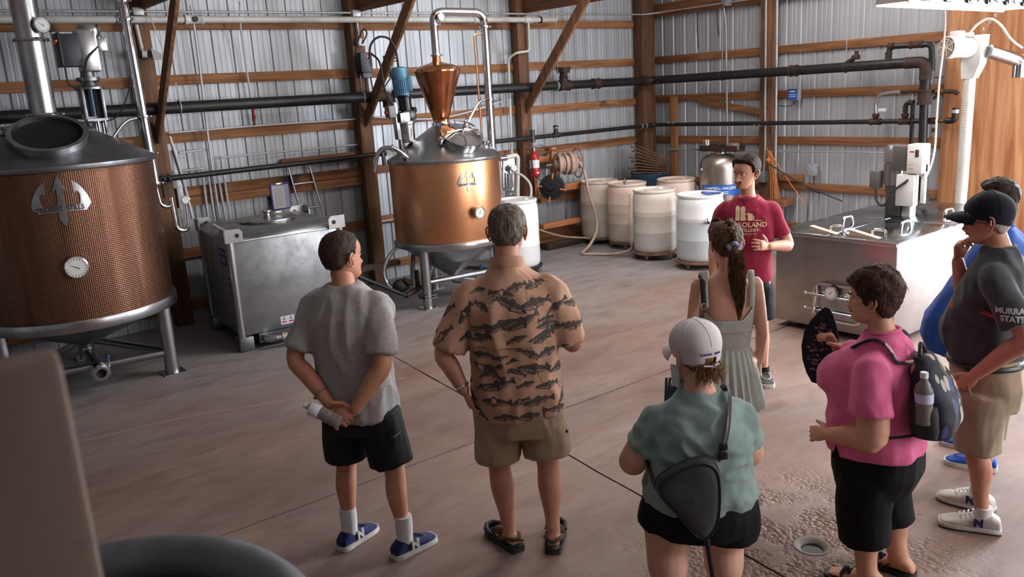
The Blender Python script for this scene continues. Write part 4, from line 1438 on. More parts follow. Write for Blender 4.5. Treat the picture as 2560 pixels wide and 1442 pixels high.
for k_ in range(2):
    MB().box(10.4605, 10.462, 6.82, 6.925, 2.05 + k_ * .025, 2.058 + k_ * .025).build('print_line', MATS['white_ink'], fb, smooth=False)
MB().tube(spline([(10.49, 6.84, 2.0), (10.48, 6.87, 1.94), (10.47, 7.0, 1.92), (10.46, 7.12, 1.94)], 5), .006, 6).build('cable', RUBBER, bb)
o = MB().box(10.46, 10.55, 6.50, 6.62, .96, 1.12, .006).build('outlet_box', GALV)
tag(o, 'galvanised outlet box on the right wall above the short board', 'electrical box')
o = MB().box(10.44, 10.55, 4.93, 5.06, .66, .76, .006).build('outlet_box', mat('box_dark', (86, 88, 84), .5), None)
tag(o, 'dark outlet box low on the right wall beside the black drop pipe', 'electrical box')
# orange extension cord hung on the right post
ORA = mat('orange_cord', (206, 122, 66), .5)
ec = thing('extension_cord', 'orange extension cord hung in loops on the right wall post', 'cord', (10.38, 7.18, .5))
m = MB()
for k_ in range(4):
    o_ = k_ * .022
    m.tube(spline([(10.36 - o_ * .4, 7.20 - o_, 1.34 - o_), (10.35, 7.17 - o_, 1.18), (10.34, 7.13 - o_ * 1.3, .95), (10.33, 7.10 - o_ * 1.4, .55 + o_), (10.34, 7.05 - o_, .45), (10.35, 7.03 - o_, .6), (10.36, 7.11 - o_ * .8, 1.0), (10.36, 7.17 - o_ * .6, 1.3)], 5), .005, 6)
c_ = m.build('loops', ORA, ec)
c_['kind'] = 'stuff'
MB().sphere((10.34, 7.17, 1.17), .04, 12, 8, (.6, 1, .8)).build('wrap', ORA, ec)
MB().tube(spline([(10.34, 7.15, 1.12), (10.36, 6.9, .98), (10.4, 6.6, .82), (10.42, 6.3, .72), (10.43, 6.05, .64)], 6), .009, 6).build('dark_lead', RUBBER, ec)
MB().tube([(10.405, 6.56, .80), (10.42, 6.40, .74)], .018, 8).build('connector', PLASTIC_B, ec)
MB().tube(spline([(10.35, 7.13, 1.26), (10.38, 6.95, 1.0), (10.4, 6.75, .74), (10.4, 6.6, .55)], 6), .007, 6).build('stray_lead', ORA, ec)

# ------------------------------------------------------------------ drums, dollies
def drum_mat(name, c1, c2, liquid=None):
    m = mat(name, c1, .45, 0, col2=c2, vscale=2.2, vdet=6, sss=0.0)
    if liquid:
        N, L = m.node_tree.nodes, m.node_tree.links
        b = N['Principled BSDF']
        src = b.inputs['Base Color'].links[0].from_socket
        tc = N.new('ShaderNodeTexCoord')
        sp = N.new('ShaderNodeSeparateXYZ')
        L.new(tc.outputs['Object'], sp.inputs[0])
        lt = N.new('ShaderNodeMath')
        lt.operation = 'LESS_THAN'
        lt.inputs[1].default_value = liquid
        L.new(sp.outputs['Z'], lt.inputs[0])
        mx = N.new('ShaderNodeMix')
        mx.data_type = 'RGBA'
        mx.blend_type = 'MULTIPLY'
        mx.inputs[7].default_value = (.72, .77, .80, 1)
        L.new(lt.outputs[0], mx.inputs[0])
        L.new(src, mx.inputs[6])
        L.new(mx.outputs[2], b.inputs['Base Color'])
    return m


def drum(x, y, z, label, m_, Rr=.292, H=.85, rot=0.0, bungs=True, lid=True):
    t = thing('plastic_drum', label, 'drum', (x, y, z), rot, 'white plastic drums')
    pr = [(Rr * .90, 0), (Rr * .955, .012), (Rr * .985, .04), (Rr, .10), (Rr, H * .30), (Rr * 1.012, H * .32), (Rr * 1.012, H * .335), (Rr, H * .35), (Rr, H * .63), (Rr * 1.012, H * .65), (Rr * 1.012, H * .665),
          (Rr, H * .68), (Rr, H * .84), (Rr * .985, H * .89), (Rr * .945, H * .935), (Rr * .925, H * .95), (Rr * .96, H * .958), (Rr * .975, H * .972), (Rr * .965, H * .995), (Rr * .93, H), (Rr * .91, H * .995),
          (Rr * .90, H * .972), (0, H * .972)]
    MB().lathe(pr, (0, 0, 0), 56).build('body', m_, t, world=False)
    if bungs:
        for s_ in (-1, 1):
            b_ = MB().lathe([(.035, 0), (.035, .012), (.028, .018), (0, .018)], (s_ * Rr * .66, .02, H * .972), 18).build('bung', DIALW if s_ > 0 else PLASTIC_G, t, world=False)
    return t


def dolly(x, y, label, rot, Rr=.33, m_=None):
    t = thing('drum_dolly', label, 'dolly', (x, y, 0), rot, 'drum dollies')
    m_ = m_ or wood('dolly_ply', (96, 70, 54), (142, 110, 90), 0)
    k = MB()
    n = 40
    ring = [(Rr, .078), (Rr, .10), (Rr * .72, .10), (Rr * .72, .078), (Rr, .078)]
    k.lathe(ring, (0, 0, 0), n, cap=False)
    k.build('ring', m_, t, world=False)
    for s_ in (0, 1):
        MB().box(-Rr * .95, Rr * .95, -.05, .05, .058 + .002 * s_, .079, .004, Matrix.Rotation(s_ * pi / 2, 4, 'Z')).build('cross_bar', m_, t, world=False)
    for a in range(4):
        th = a * pi / 2 + pi / 4 * 0
        cx, cy = Rr * .86 * math.cos(th), Rr * .86 * math.sin(th)
        c = MB()
        c.cyl((cx - .012, cy, .028), (cx + .012, cy, .028), .028, 16)
        c = c.build('caster', RUBBER, t, world=False)
        f = MB()
        f.box(cx - .018, cx - .014, cy - .014, cy + .014, .02, .06)
        f.box(cx + .014, cx + .018, cy - .014, cy + .014, .02, .06)
        f.box(cx - .02, cx + .02, cy - .02, cy + .02, .055, .06)
        f.build('fork', STEEL_D, c, world=False, smooth=False)
    return t


DM = [drum_mat('drum_poly_a', (230, 214, 202), (212, 198, 188), .52), drum_mat('drum_poly_b', (232, 208, 196), (216, 194, 182), .44), drum_mat('drum_poly_c', (236, 224, 214), (218, 208, 198), .50),
      drum_mat('drum_poly_d', (238, 239, 240), (222, 224, 226), .52), drum_mat('drum_poly_e', (228, 206, 192), (210, 190, 178))]
drum(8.85, 9.13, .10, 'dusty white drum nearest the hose reel, leftmost of the row', DM[0], rot=.4, H=.86)
drum(8.83, 8.53, .10, 'dusty white drum second from the hose reel with a spigot on its rim', DM[1], rot=1.0, H=.86)
drum(8.5, 7.7, .10, 'dusty white half-full drum in the middle with a hose against it', DM[2], Rr=.295, rot=.2)
drum(8.4, 6.83, .10, 'clean white drum beside the speaker in the red shirt', DM[3], Rr=.30, rot=2.0)
drum(9.57, 8.23, .10, 'pale drum standing behind the row in front of the stud', DM[4], Rr=.295)
d0 = drum(6.70, 8.50, .10, 'bright white drum with a clear hose in its lid, right of the smaller still', drum_mat('drum_poly_f', (238, 238, 238), (226, 226, 228)), Rr=.295, H=.88)
dolly(8.85, 9.13, 'wooden dolly under the leftmost dusty drum', .3, .28)
dolly(8.83, 8.53, 'wooden dolly under the second dusty drum', .6, .285)
dolly(8.5, 7.7, 'wooden dolly under the half-full middle drum', .35)
dolly(8.4, 6.83, 'wooden dolly under the clean white drum', .15)
dolly(9.57, 8.23, 'dolly under the pale drum behind the row', .5)
dolly(6.70, 8.50, 'dark dolly under the bright white drum by the still', .3, .32, PLASTIC_B)
# spigot and short hose on the drum tops
o = MB().lathe([(.02, 0), (.02, .03), (.03, .035), (.03, .05), (.01, .06), (.01, .09), (0, .09)], (8.62, 8.37, .955), 14).build('drum_spigot', STEEL_P)
tag(o, 'small metal spigot on the rim of the second dusty drum', 'spigot')
o = MB().tube(spline([(8.36, 6.62, .945), (8.30, 6.70, .975), (8.38, 6.76, .965), (8.47, 6.70, .95), (8.52, 6.6, .95)], 6), .017, 8).build('short_hose', mat('blue_hose', (60, 84, 150), .4))
tag(o, 'short coiled blue hose lying on the clean white drum', 'hose')
# blue drum full of bark slabs in the corner
bd = thing('plastic_drum', 'dark blue open drum in the corner full of wood slabs', 'drum', (9.85, 9.02, 0), 0)
MB().lathe([(.25, 0), (.28, .02), (.29, .1), (.295, .5), (.29, .92), (.30, .94), (.30, .97), (.28, .975), (.27, .95), (.265, .5), (.25, .03), (0, .03)], (0, 0, 0), 40, cap=False).build('body', mat('drum_blue', (52, 84, 112), .45, col2=(40, 66, 92), vscale=4), bd, world=False)
BARK = wood('bark_slab', (74, 50, 36), (120, 86, 62), 2, scale=12)
for k_ in range(9):
    M_ = Matrix.Translation((10.02, 8.80, .97 + .026 * k_)) @ Matrix.Rotation(R(142), 4, 'Z') @ Matrix.Rotation(R(-3 - 3.0 * k_), 4, 'Y')
    L_ = .56 + .05 * math.sin(k_ * 2.1)
    o = MB().box(-.02, L_, -.10 + .01 * (k_ % 3), .10, -.010, .010, .004, M_).build('wood_slab', BARK)
    tag(o, ['lowest', 'second lowest', 'third from the bottom', 'fourth from the bottom', 'middle', 'fourth from the top', 'third from the top', 'second highest', 'topmost'][k_] + ' rough dark wood slab of the stack in the corner drum', 'wood', 'wood slabs in the corner drum')
# steel pressure tank with boards on top
pt = thing('pressure_tank', 'upright stainless pressure tank behind the speaker', 'tank', (9.88, 7.66, 0))
MB().lathe([(.24, 0), (.24, .1), (.285, .14), (.295, .2), (.295, 1.10), (.29, 1.17), (.26, 1.24), (.19, 1.285), (.09, 1.30), (.09, 1.33), (0, 1.335)], (0, 0, 0), 48).build('shell', mat('pressure_steel', (176, 166, 160), .34, .9, col2=(146, 134, 128), vscale=3), pt, world=False)
MB().sphere((-.27, .12, 1.09), .025, 12, 8).build('fitting', STEEL_P, pt, world=False)
bl = MB().lathe([(.298, -.075), (.300, -.075), (.300, .075), (.298, .075)], (0, 0, .80), 40, cap=False, a0=R(160), a1=R(290)).build('label_band', mat('band_blue', (36, 96, 190), .4), pt, world=False)
put_text('lettering', 'CAMPBELL HAUSFELD', .055, None, MATS['white_ink'], bl, depth=.0, bold=.0012, fn=lambda co: on_cyl((0, 0), .299, R(222), .825)(V(co.x, co.y, 0)))
for z_, w_ in ((.775, .20), (.75, .26)):
    MB().lathe([(.3005, -.005), (.302, -.005), (.302, .005), (.3005, .005)], (0, 0, z_), 20, cap=False, a0=R(200), a1=R(240)).build('print_line', MATS['white_ink'], bl, world=False)
sh = thing('motor_bracket', 'rusty steel channel bracket lying across the pressure tank', 'bracket', (9.88, 7.66, 1.33))
m = MB()
m.box(-.10, .10, -.36, .30, .005, .015)
m.box(-.10, -.085, -.36, .30, .015, .09)
m.box(.085, .10, -.36, .30, .015, .09)
m.build('channel', RUST, sh, world=False, smooth=False)
MB().box(-.16, .14, .10, .44, .0, .006, 0, Matrix.Rotation(R(8), 4, 'Y') @ Matrix.Translation((0, 0, .012))).build('plate', RUST, sh, world=False, smooth=False)
MB().box(-.09, .05, -.30, -.16, .015, .12, .01).build('box', mat('box_warm_grey', (120, 106, 100), .5), sh, world=False)
MB().cyl((-.12, -.12, .0), (-.12, -.12, .05), .03, 12).build('knob', PLASTIC_B, sh, world=False)
for k_, (dy_, tl) in enumerate(((.20, .2), (.17, .05), (.15, -.1))):
    o = MB().cyl((9.80, 7.66 + dy_, 1.35), (9.80 - .02, 7.66 + dy_ + tl * .15, 1.50), .012, 8).build('brush_handle', [BRACEW, WHITEP, WHITEP][k_])
    tag(o, ['wooden brush handle upright on the pressure tank', 'left white brush handle upright on the pressure tank', 'right white brush handle upright on the pressure tank'][k_], 'brush')

# ------------------------------------------------------------------ hose reels, extinguisher on the right post
fe = thing('fire_extinguisher', 'red fire extinguisher with white label hung on the post', 'extinguisher', (7.73, 9.30, 1.12))
MB().lathe([(.055, 0), (.068, .01), (.07, .03), (.07, .27), (.06, .32), (.035, .35), (.025, .36), (.025, .38)], (7.73, 9.30, 1.12), 28).build('cylinder', REDP, fe)
MB().lathe([(.0705, .135), (.0715, .135), (.0715, .25), (.0705, .25)], (7.73, 9.30, 1.12), 28, cap=False).build('label', DIALW, fe)
m = MB()
m.cyl((7.73, 9.30, 1.49), (7.73, 9.30, 1.54), .022, 12)
m.tube([(7.70, 9.30, 1.54), (7.78, 9.25, 1.58), (7.86, 9.22, 1.565)], .008, 6)
m.tube([(7.70, 9.30, 1.52), (7.78, 9.25, 1.515), (7.85, 9.22, 1.50)], .008, 6)
m.build('valve_head', STEEL_P, fe)
MB().tube(spline([(7.71, 9.29, 1.53), (7.64, 9.25, 1.50), (7.63, 9.24, 1.36), (7.655, 9.25, 1.22)], 6), .011, 8).build('hose', RUBBER, fe)
MB().add([(7.73, 9.228, 1.20), (7.76, 9.229, 1.185), (7.73, 9.228, 1.17), (7.70, 9.229, 1.185)], [(0, 1, 2, 3)]).build('diamond_mark', DIALW, fe, smooth=False)
# black cord reel
br = thing('cord_reel', 'black cord reel with an orange crank frame below the extinguisher', 'reel', (7.84, 9.20, .98))
ax = V(-.75, -.66, 0)
c0 = V(7.80, 9.02, .98)
m = MB()
for k_ in range(5):
    for j_ in range(3):
        m.torus(c0 - ax * (.07 - k_ * .03), .125 + j_ * .022, .013, ax, 30, 6)
cw = m.build('wound_cord', RUBBER, br)
cw['kind'] = 'stuff'
MB().lathe([(.02, -.09), (.12, -.085), (.12, .085), (.02, .09)], c0, 24, ax, cap=False).build('spool', PLASTIC_B, br)
MB().lathe([(.0, .09), (.05, .09), (.05, .13), (.02, .2), (0, .2)], c0, 18, ax).build('hub', PLASTIC_B, br)
u_, w_ = frame(ax)
for a in (R(10), R(100), R(190), R(280)):
    e = u_ * math.cos(a) + w_ * math.sin(a)
    MB().tube([c0 + ax * .095 + e * .13, c0 + ax * .10 + e * .21], .012, 6).build('guide_arm', ORA, br)
MB().tube(spline([c0 + ax * .2, c0 + ax * .25 + V(-.04, 0, .05), V(7.60, 9.2, 1.2), V(7.5, 9.3, 1.40)], 6), .008, 6).build('lead', RUBBER, br)
# hose reel on a timber frame
FRW = wood('reel_frame_lumber', (176, 106, 68), (214, 146, 104), 2)
FRX = wood('reel_frame_board', (186, 112, 70), (220, 150, 104), 0)
rf = thing('reel_frame', 'unpainted timber frame carrying the hose reel on the back wall', 'frame', (8.2, 9.4, .85))
for x_ in (7.83, 8.22):
    MB().box(x_ - .045, x_ + .045, 9.42, 9.46, .85, 1.50, .004).build('upright', FRW, rf)
MB().box(7.85, 8.78, 9.38, 9.42, .84, .94, .004).build('board', FRX, rf)
MB().box(7.80, 8.30, 9.462, 9.50, 1.30, 1.38, .004).build('board', FRX, rf)
hr = thing('hose_reel', 'wire-wheel hose reel wound with pale hose on the timber frame', 'reel', (8.2, 9.1, 1.28))
ax = V(.94, -.34, 0).normalized()
c0 = V(8.20, 9.15, 1.27)
u_, w_ = frame(ax)
TANW = mat('tan_wire', (150, 118, 100), .5, .3)
for s_ in (-.17, .19):
    wh = MB().torus(c0 + ax * s_, .215, .010, ax, 36, 6).build('wheel', TANW, hr)
    for k_ in range(5):
        e = u_ * math.cos(k_ * 1.257 + .3) + w_ * math.sin(k_ * 1.257 + .3)
        MB().tube([c0 + ax * s_ + e * .03, c0 + ax * s_ + e * .21], .005, 5).build('spoke', TANW, wh)
MB().cyl(c0 - ax * .2, c0 + ax * .22, .085, 24).build('core', TANW, hr)
PALEH = mat('pale_hose', (200, 176, 160), .45, col2=(178, 152, 138), vscale=8)
m = MB()
for k_ in range(8):
    m.torus(c0 + ax * (-.13 + k_ * .037), .115 + (.03 if k_ % 3 == 0 else 0) , .019, ax, 30, 7)
m.torus(c0 + ax * .06, .15, .019, ax, 30, 7)
m.torus(c0 + ax * .13, .14, .019, ax, 30, 7)
wo = m.build('wound_hose', PALEH, hr)
wo['kind'] = 'stuff'
MB().tube([c0 - ax * .2, c0 - ax * .3, c0 - ax * .3 + V(0, 0, -.06)], .012, 8).build('swivel', STEEL_P, hr)
MB().tube(spline([c0 - ax * .3 + V(0, 0, -.05), c0 - ax * .32 + V(0, 0, -.2), c0 - ax * .34 + V(0, -.02, -.42)], 6), .02, 8).build('inlet_hose', mat('grey_blue_hose', (150, 160, 178), .45), hr)
# pale hose: down from the reel, along the floor and up to the middle drum
hz = MB().tube(spline([(8.30, 9.0, 1.33), (8.36, 8.93, 1.15), (8.42, 8.9, .8), (8.47, 8.83, .5), (8.40, 8.75, .28), (8.20, 8.70, .1), (8.02, 8.66, .03), (7.98, 8.60, .02), (8.06, 8.45, .02), (8.2, 8.15, .04), (8.28, 7.95, .12),
                       (8.20, 7.88, .30), (8.16, 7.83, .55), (8.18, 7.84, .80), (8.2, 7.86, .90)], 8), .020, 10).build('garden_hose', PALEH)
tag(hz, 'pale pink hose running from the reel over the floor to the middle drum', 'hose')
# clutter along the foot of the wall
o = MB().tube(spline([(7.3, 9.30, .55), (7.7, 9.2, .35), (8.1, 9.15, .20), (8.5, 9.0, .13)], 6), .012, 8).build('drain_hose', PALEH)
tag(o, 'thin hose sagging along the wall foot beside the bright drum', 'hose')
o = MB().box(7.85, 8.6, 9.30, 9.40, .33, .40, .004).build('wall_board', FRX)
tag(o, 'loose orange board on the wall foot between the drums', 'board')
o = MB().box(7.9, 8.6, 9.28, 9.44, .01, .1, .004).build('dark_sill', wood('sill', (52, 40, 34), (78, 60, 48), 0))
tag(o, 'dark timber sill on the floor under the hose reel', 'board')

# ------------------------------------------------------------------ chiller tubing beside the white drum
hx = thing('heat_exchanger', 'small steel tube condenser with pressure gauge beside the smaller still', 'condenser', (7.0, 8.98, .9))
MB().tube(bend([(6.90, 8.95, 1.50), (6.86, 8.95, 1.06), (7.03, 8.95, 1.02), (7.05, 8.95, 1.38)], .06), .019, 12).build('tube', STEEL_P, hx)
MB().tube(bend([(6.86, 9.0, 1.47), (7.19, 9.0, 1.50), (7.07, 9.0, .10)], .07), .032, 14).build('tube', PVC, hx)
MB().tube(bend([(7.03, 8.95, 1.02), (7.02, 8.95, .88)], .02), .014, 10).build('tube', STEEL_P, hx)
k = MB().lathe([(.0, -.01), (.13, -.01), (.13, .01), (.0, .01)], (7.03, 9.02, 1.38), 30, (0, -1, 0.1)).build('mounting_disc', STEEL, hx)
gauge(hx, (7.05, 8.95, 1.33), (0, -1, .1), .05, .04, ang=1.2)
MB().tube([(6.84, 8.95, 1.48), (6.94, 8.93, 1.48)], .035, 14).build('union', STEEL_P, hx)
MB().tube([(6.8, 8.95, .88), (7.15, 8.95, .9)], .012, 8).build('rail', STEEL_D, hx)
MB().box(6.98, 7.03, 9.02, 9.06, 0, 1.3, .004).build('stand', STEEL_D, hx)
o = MB().tube(spline([(7.06, 8.9, 1.27), (7.12, 8.82, 1.22), (7.18, 8.75, 1.1), (7.1, 8.66, .95), (6.93, 8.58, .955)], 6), .016, 8).build('clear_hose', mat('milky_hose', (200, 200, 198), .3))
tag(o, 'clear hose from the condenser gauge into the bright white drum', 'hose')
# steam trap and hoses below the smaller still
tr = thing('steam_trap', 'rusty steam trap with hoses on the floor below the smaller still', 'steam trap', (4.6, 8.0, .0))
MB().tube([(3.95, 8.02, .57), (4.62, 7.95, .18)], .022, 12).build('black_pipe', BLACKPIPE, tr)
MB().tube([(4.62, 7.95, .18), (4.86, 8.02, .22)], .032, 12).build('tee', RUST, tr)
MB().sphere((4.62, 8.05, .28), .1, 16, 10, (1, .8, .8)).build('trap_body', mat('dark_iron', (44, 38, 38), .6, .4, bump=.2, bscale=60), tr)
MB().lathe([(.05, 0), (.07, .01), (.07, .03), (.04, .04)], (4.68, 8.0, .31), 14, (.5, -.3, .8)).build('trap_cap', RUST, tr)
MB().cyl((4.84, 8.04, .22), (4.84, 8.04, .42), .028, 12).build('riser', RUST, tr)
MB().tube(spline([(4.92, 8.35, .70), (4.75, 8.38, .62), (4.60, 8.35, .45), (4.57, 8.25, .28), (4.62, 8.12, .2)], 8), .024, 10).build('steel_hose', STEEL_P, tr)
MB().tube(spline([(4.98, 8.3, .68), (4.97, 8.32, .45), (4.90, 8.25, .28), (4.74, 8.12, .22)], 8), .026, 10).build('grey_hose', mat('grey_hose', (120, 118, 120), .45), tr)
MB().box(4.44, 4.48, 8.1, 8.14, 0, .2, .003).build('support', STEEL_D, tr)
o = MB().box(4.3, 5.05, 8.75, 8.85, .36, .42, .004).build('pipe_shelf', wood('shelf', (110, 96, 92), (142, 126, 120), 0))
tag(o, 'narrow grey shelf board behind the legs of the smaller still', 'shelf')
# ------------------------------------------------------------------ mash tank on the right
TX0, TX1, TY0, TY1, TZ = 6.75, 9.05, 3.40, 4.58, .935
tk = thing('mash_tank', 'large rectangular stainless tank with lid handles right of the speaker', 'tank', (TX0, TY0, 0))
TKS = mat('tank_steel', (186, 180, 176), .33, .92, col2=(166, 158, 154), vscale=2.0, rvar=.06, bump=.04, bscale=90, bstretch=(1, 1, 6))
MB().box(TX0, TX1, TY0, TY1, .06, TZ - .012, .012).build('body', TKS, tk)
for x_ in (TX0 + .15, TX1 - .15):
    for y_ in (TY0 + .12, TY1 - .12):
        MB().box(x_ - .04, x_ + .04, y_ - .04, y_ + .04, 0, .06).build('foot', STEEL_D, tk, smooth=False)
LIDS = mat('lid_steel', (186, 188, 192), .20, 1.0, col2=(150, 152, 158), vscale=2.6, vdet=5, rvar=.08)
MID = (TY0 + TY1) / 2 + .06
for a, b in ((TX0 - .01, TX0 + 1.02), (TX0 + 1.03, TX1 + .01)):
    for c, d_ in ((TY0 - .012, MID - .004), (MID + .004, TY1 + .012)):
        MB().box(a, b, c, d_, TZ - .012, TZ, .003).build('lid_panel', LIDS, tk)
MB().box(TX0 - .02, TX0 - .005, TY0, TY1, TZ - .04, TZ - .002, .003).build('rim', TKS, tk)
def handle(x, y):
    MB().tube(bend([(x - .09, y, TZ - .005), (x - .07, y, TZ + .085), (x + .07, y, TZ + .085), (x + .09, y, TZ - .005)], .03), .013, 10).build('lid_handle', STEEL_P, tk)
for x_, y_ in ((7.30, 4.17), (7.32, 3.62), (8.15, 3.62), (8.3, 4.2), (8.65, 4.45)):
    handle(x_, y_)
for k_, (x_, y_) in enumerate(((6.90, 4.14), (6.90, 3.74))):
    o = MB()
    w_ = wood('wedge_wood', (186, 160, 140), (212, 190, 170), 0)
    M_ = Matrix.Translation((x_, y_, TZ)) @ Matrix.Rotation(R(-6), 4, 'Z')
    o.add([M_ @ V(*p_) for p_ in ((-.06, -.13, 0), (.0, -.13, 0), (0, .15, 0), (-.06, .15, 0), (-.06, -.13, .004), (0, -.13, .004), (0, .15, .05), (-.06, .15, .05))],
          [(0, 3, 2, 1), (4, 5, 6, 7), (0, 1, 5, 4), (1, 2, 6, 5), (2, 3, 7, 6), (3, 0, 4, 7)])
    o = o.build('wood_wedge', w_, None, smooth=False)
    tag(o, ['wooden wedge on the tank lid nearest the speaker', 'wooden wedge on the tank lid at the front edge middle'][k_], 'wedge')
    MB().tube(bend([(x_ + .03, y_ - .14, TZ - .01), (x_ + .03, y_ - .14, TZ + .06), (x_ + .03, y_ - .02, TZ + .06), (x_ + .03, y_ - .02, TZ - .01)], .02), .011, 8).build('lid_hook', STEEL_P, tk)
# rectangular manway on the front face
def mwp(u, z, out=0.0):
    return V(TX0 - out, 3.885 + u, .335 + z)
def rrect(hw, hh, r, n=6):
    pts = []
    for cx, cy, a0 in ((hw - r, hh - r, 0), (-hw + r, hh - r, pi / 2), (-hw + r, -hh + r, pi), (hw - r, -hh + r, 1.5 * pi)):
        for k_ in range(n + 1):
            a = a0 + pi / 2 * k_ / n
            pts.append((cx + r * math.cos(a), cy + r * math.sin(a)))
    return pts
mw = MB()
outer, inner = rrect(.25, .175, .10), rrect(.23, .155, .085)
n_ = len(outer)
vs = [mwp(u, z, -.005) for u, z in outer] + [mwp(u, z, .07) for u, z in outer] + [mwp(u, z, .07) for u, z in inner] + [mwp(u, z, .0) for u, z in inner]
fs = []
for L_ in range(3):
    for k_ in range(n_):
        fs.append((L_ * n_ + k_, L_ * n_ + (k_ + 1) % n_, (L_ + 1) * n_ + (k_ + 1) % n_, (L_ + 1) * n_ + k_))
mw.add(vs, fs)
mw = mw.build('manway', STEEL_P, tk)
d_ = MB().prism(rrect(.228, .153, .085), .03, .055, Matrix(((0, 0, -1, TX0), (1, 0, 0, 3.885), (0, 1, 0, .335), (0, 0, 0, 1)))).build('manway_door', STEEL, mw)
for z_ in (.055, -.085):
    k = MB().tube([mwp(.31, z_ + .005, .09), mwp(-.27, z_, .09)], .013, 10).build('clamp_bar', STEEL_P, mw)
    MB().sphere(mwp(.31, z_ + .005, .09), .02, 10, 8).build('ball', STEEL_P, k)
    MB().cyl(mwp(-.27, z_ - .03, .09), mwp(-.27, z_ + .03, .09), .018, 10).build('swivel', STEEL_P, k)
MB().tube(bend([mwp(.20, .15, .075), mwp(.215, -.12, .11), mwp(.16, -.17, .12), mwp(.10, -.18, .12)], .06), .010, 8).build('latch_rod', STEEL_P, mw)
gauge(tk, mwp(.05, .10, .06), (-1, 0, .05), .065, .05, ang=2.4)
# agitator with gear motor and control cabinet on the tank
ga = thing('tank_agitator', 'white agitator drive with control cabinet standing on the tank lid', 'agitator', (8.05, 4.0, TZ))
GX, GY = 8.05, 3.99
MB().box(GX - .05, GX + .07, GY - .065, GY + .02, TZ, 1.10, .006).build('pedestal', WHITEP, ga)
MB().box(GX - .07, GX + .07, GY + .03, GY + .18, TZ, 1.17, .01).build('bearing_block', mat('iron_grey', (84, 82, 80), .5, .5), ga)
MB().box(GX - .13, GX - .03, GY - .13, GY + .05, 1.05, 1.36, .012).build('guard', WHITEP, ga)
MB().box(GX - .06, GX - .02, GY - .20, GY - .16, 1.08, 1.46, .004).build('support_strip', WHITEP, ga)
mo = MB().lathe([(.06, 0), (.085, .02), (.085, .24), (.095, .25), (.095, .36), (.07, .41), (0, .415)], (GX, GY + .14, 1.22), 24).build('motor', mat('motor_steel', (140, 138, 136), .35, .7), ga)
for k_ in range(10):
    a = k_ * pi / 5
    MB().box(.08, .094, -.003, .003, 1.25, 1.45, 0, Matrix.Translation((GX, GY + .14, 0)) @ Matrix.Rotation(a, 4, 'Z')).build('fin', MATS['motor_steel'], mo, smooth=False)
MB().lathe([(.05, 0), (.075, .02), (.075, .1), (.05, .12)], (GX, GY + .14, 1.15), 20).build('gear_head', MATS['iron_grey'], ga)
tb = MB().box(GX - .08, GX + .0, GY + .24, GY + .35, 1.20, 1.38, .012).build('terminal_box', mat('cast_grey', (116, 112, 110), .45, .4), ga)
MB().box(GX - .10, GX + .06, GY - .05, GY + .11, 1.39, 1.63, .01).build('cabinet', mat('cabinet_grey', (90, 86, 84), .45), ga)
cf = MB().box(GX - .14, GX + .02, GY - .20, GY - .05, 1.37, 1.65, .012).build('keypad_box', WHITEP, ga)
MB().box(GX - .143, GX - .139, GY - .165, GY - .13, 1.53, 1.60).build('display', mat('lcd', (70, 74, 84), .3), cf, smooth=False)
for z_, c_ in ((1.575, (200, 60, 60)), (1.42, (220, 160, 120)), (1.46, (226, 190, 170))):
    MB().box(GX - .1425, GX - .139, GY - .12, GY - .075, z_, z_ + .012).build('print_line', mat('print_%d' % int(z_ * 1000), c_, .5), cf, smooth=False)
MB().tube(spline([(GX - .05, GY - .1, 1.37), (GX - .13, GY - .06, 1.30), (GX - .16, GY + .05, 1.2), (GX - .14, GY + .15, 1.05), (GX - .11, GY + .24, 1.08), (GX - .08, GY + .28, 1.2)], 8), .012, 8).build('cable', RUBBER, ga)
pc = MB().tube(spline([(8.3, 3.93, 3.3), (8.22, 3.80, 2.75), (8.20, 3.81, 2.2), (8.17, 3.80, 1.85), (8.12, 3.78, 1.55), (8.07, 3.82, 1.33), (8.02, 3.87, 1.36)], 8), .009, 7).build('power_cord', mat('pinkish_cord', (206, 180, 172), .5))
tag(pc, 'pale power cord hanging from above to the tank control cabinet', 'cord')

# ------------------------------------------------------------------ flexible auger in front of the plywood
au = thing('grain_auger', 'white auger drive with ribbed motor on a tall plastic tube by the plywood', 'auger', (9.9, 4.28, 0))
MB().cyl((9.9, 4.28, .0), (9.9, 4.27, 2.22), .062, 24).build('tube', PVC, au)
m = MB()
for k_ in range(46):
    m.torus((9.9, 4.27 + .01 * (2.1 - (.95 + k_ * .026)) * .3, .95 + k_ * .026), .0625, .0035, (0, 0, 1), 20, 4)
rb = m.build('coil_ribs', PVC, au)
rb['kind'] = 'stuff'
# transition, gear housing
m = MB()
a0_, a1_ = [(-.065, -.065), (.065, -.065), (.065, .065), (-.065, .065)], [(-.085, -.1), (.085, -.1), (.085, .1), (-.085, .1)]
m.add([(9.9 + x, 4.27 + y, 2.20) for x, y in a0_] + [(9.9 + x, 4.24 + y, 2.36) for x, y in a1_] + [(9.9 + x, 4.20 + y * .75, 2.66) for x, y in a1_],
      [(0, 3, 2, 1)] + [(i, (i + 1) % 4, 4 + (i + 1) % 4, 4 + i) for i in range(4)] + [(4 + i, 4 + (i + 1) % 4, 8 + (i + 1) % 4, 8 + i) for i in range(4)] + [(8, 9, 10, 11)])
m.build('gear_housing', WHITEP, au, smooth=False)
md = V(-.95, .28, .05).normalized()
mc = V(9.84, 4.27, 2.53)
mo = MB().lathe([(.10, -.02), (.108, .0), (.108, .22), (.10, .235), (.115, .24), (.118, .26), (.118, .33), (.105, .345), (.095, .345)], mc, 32, md, cap=False).build('motor', WHITEP, au)
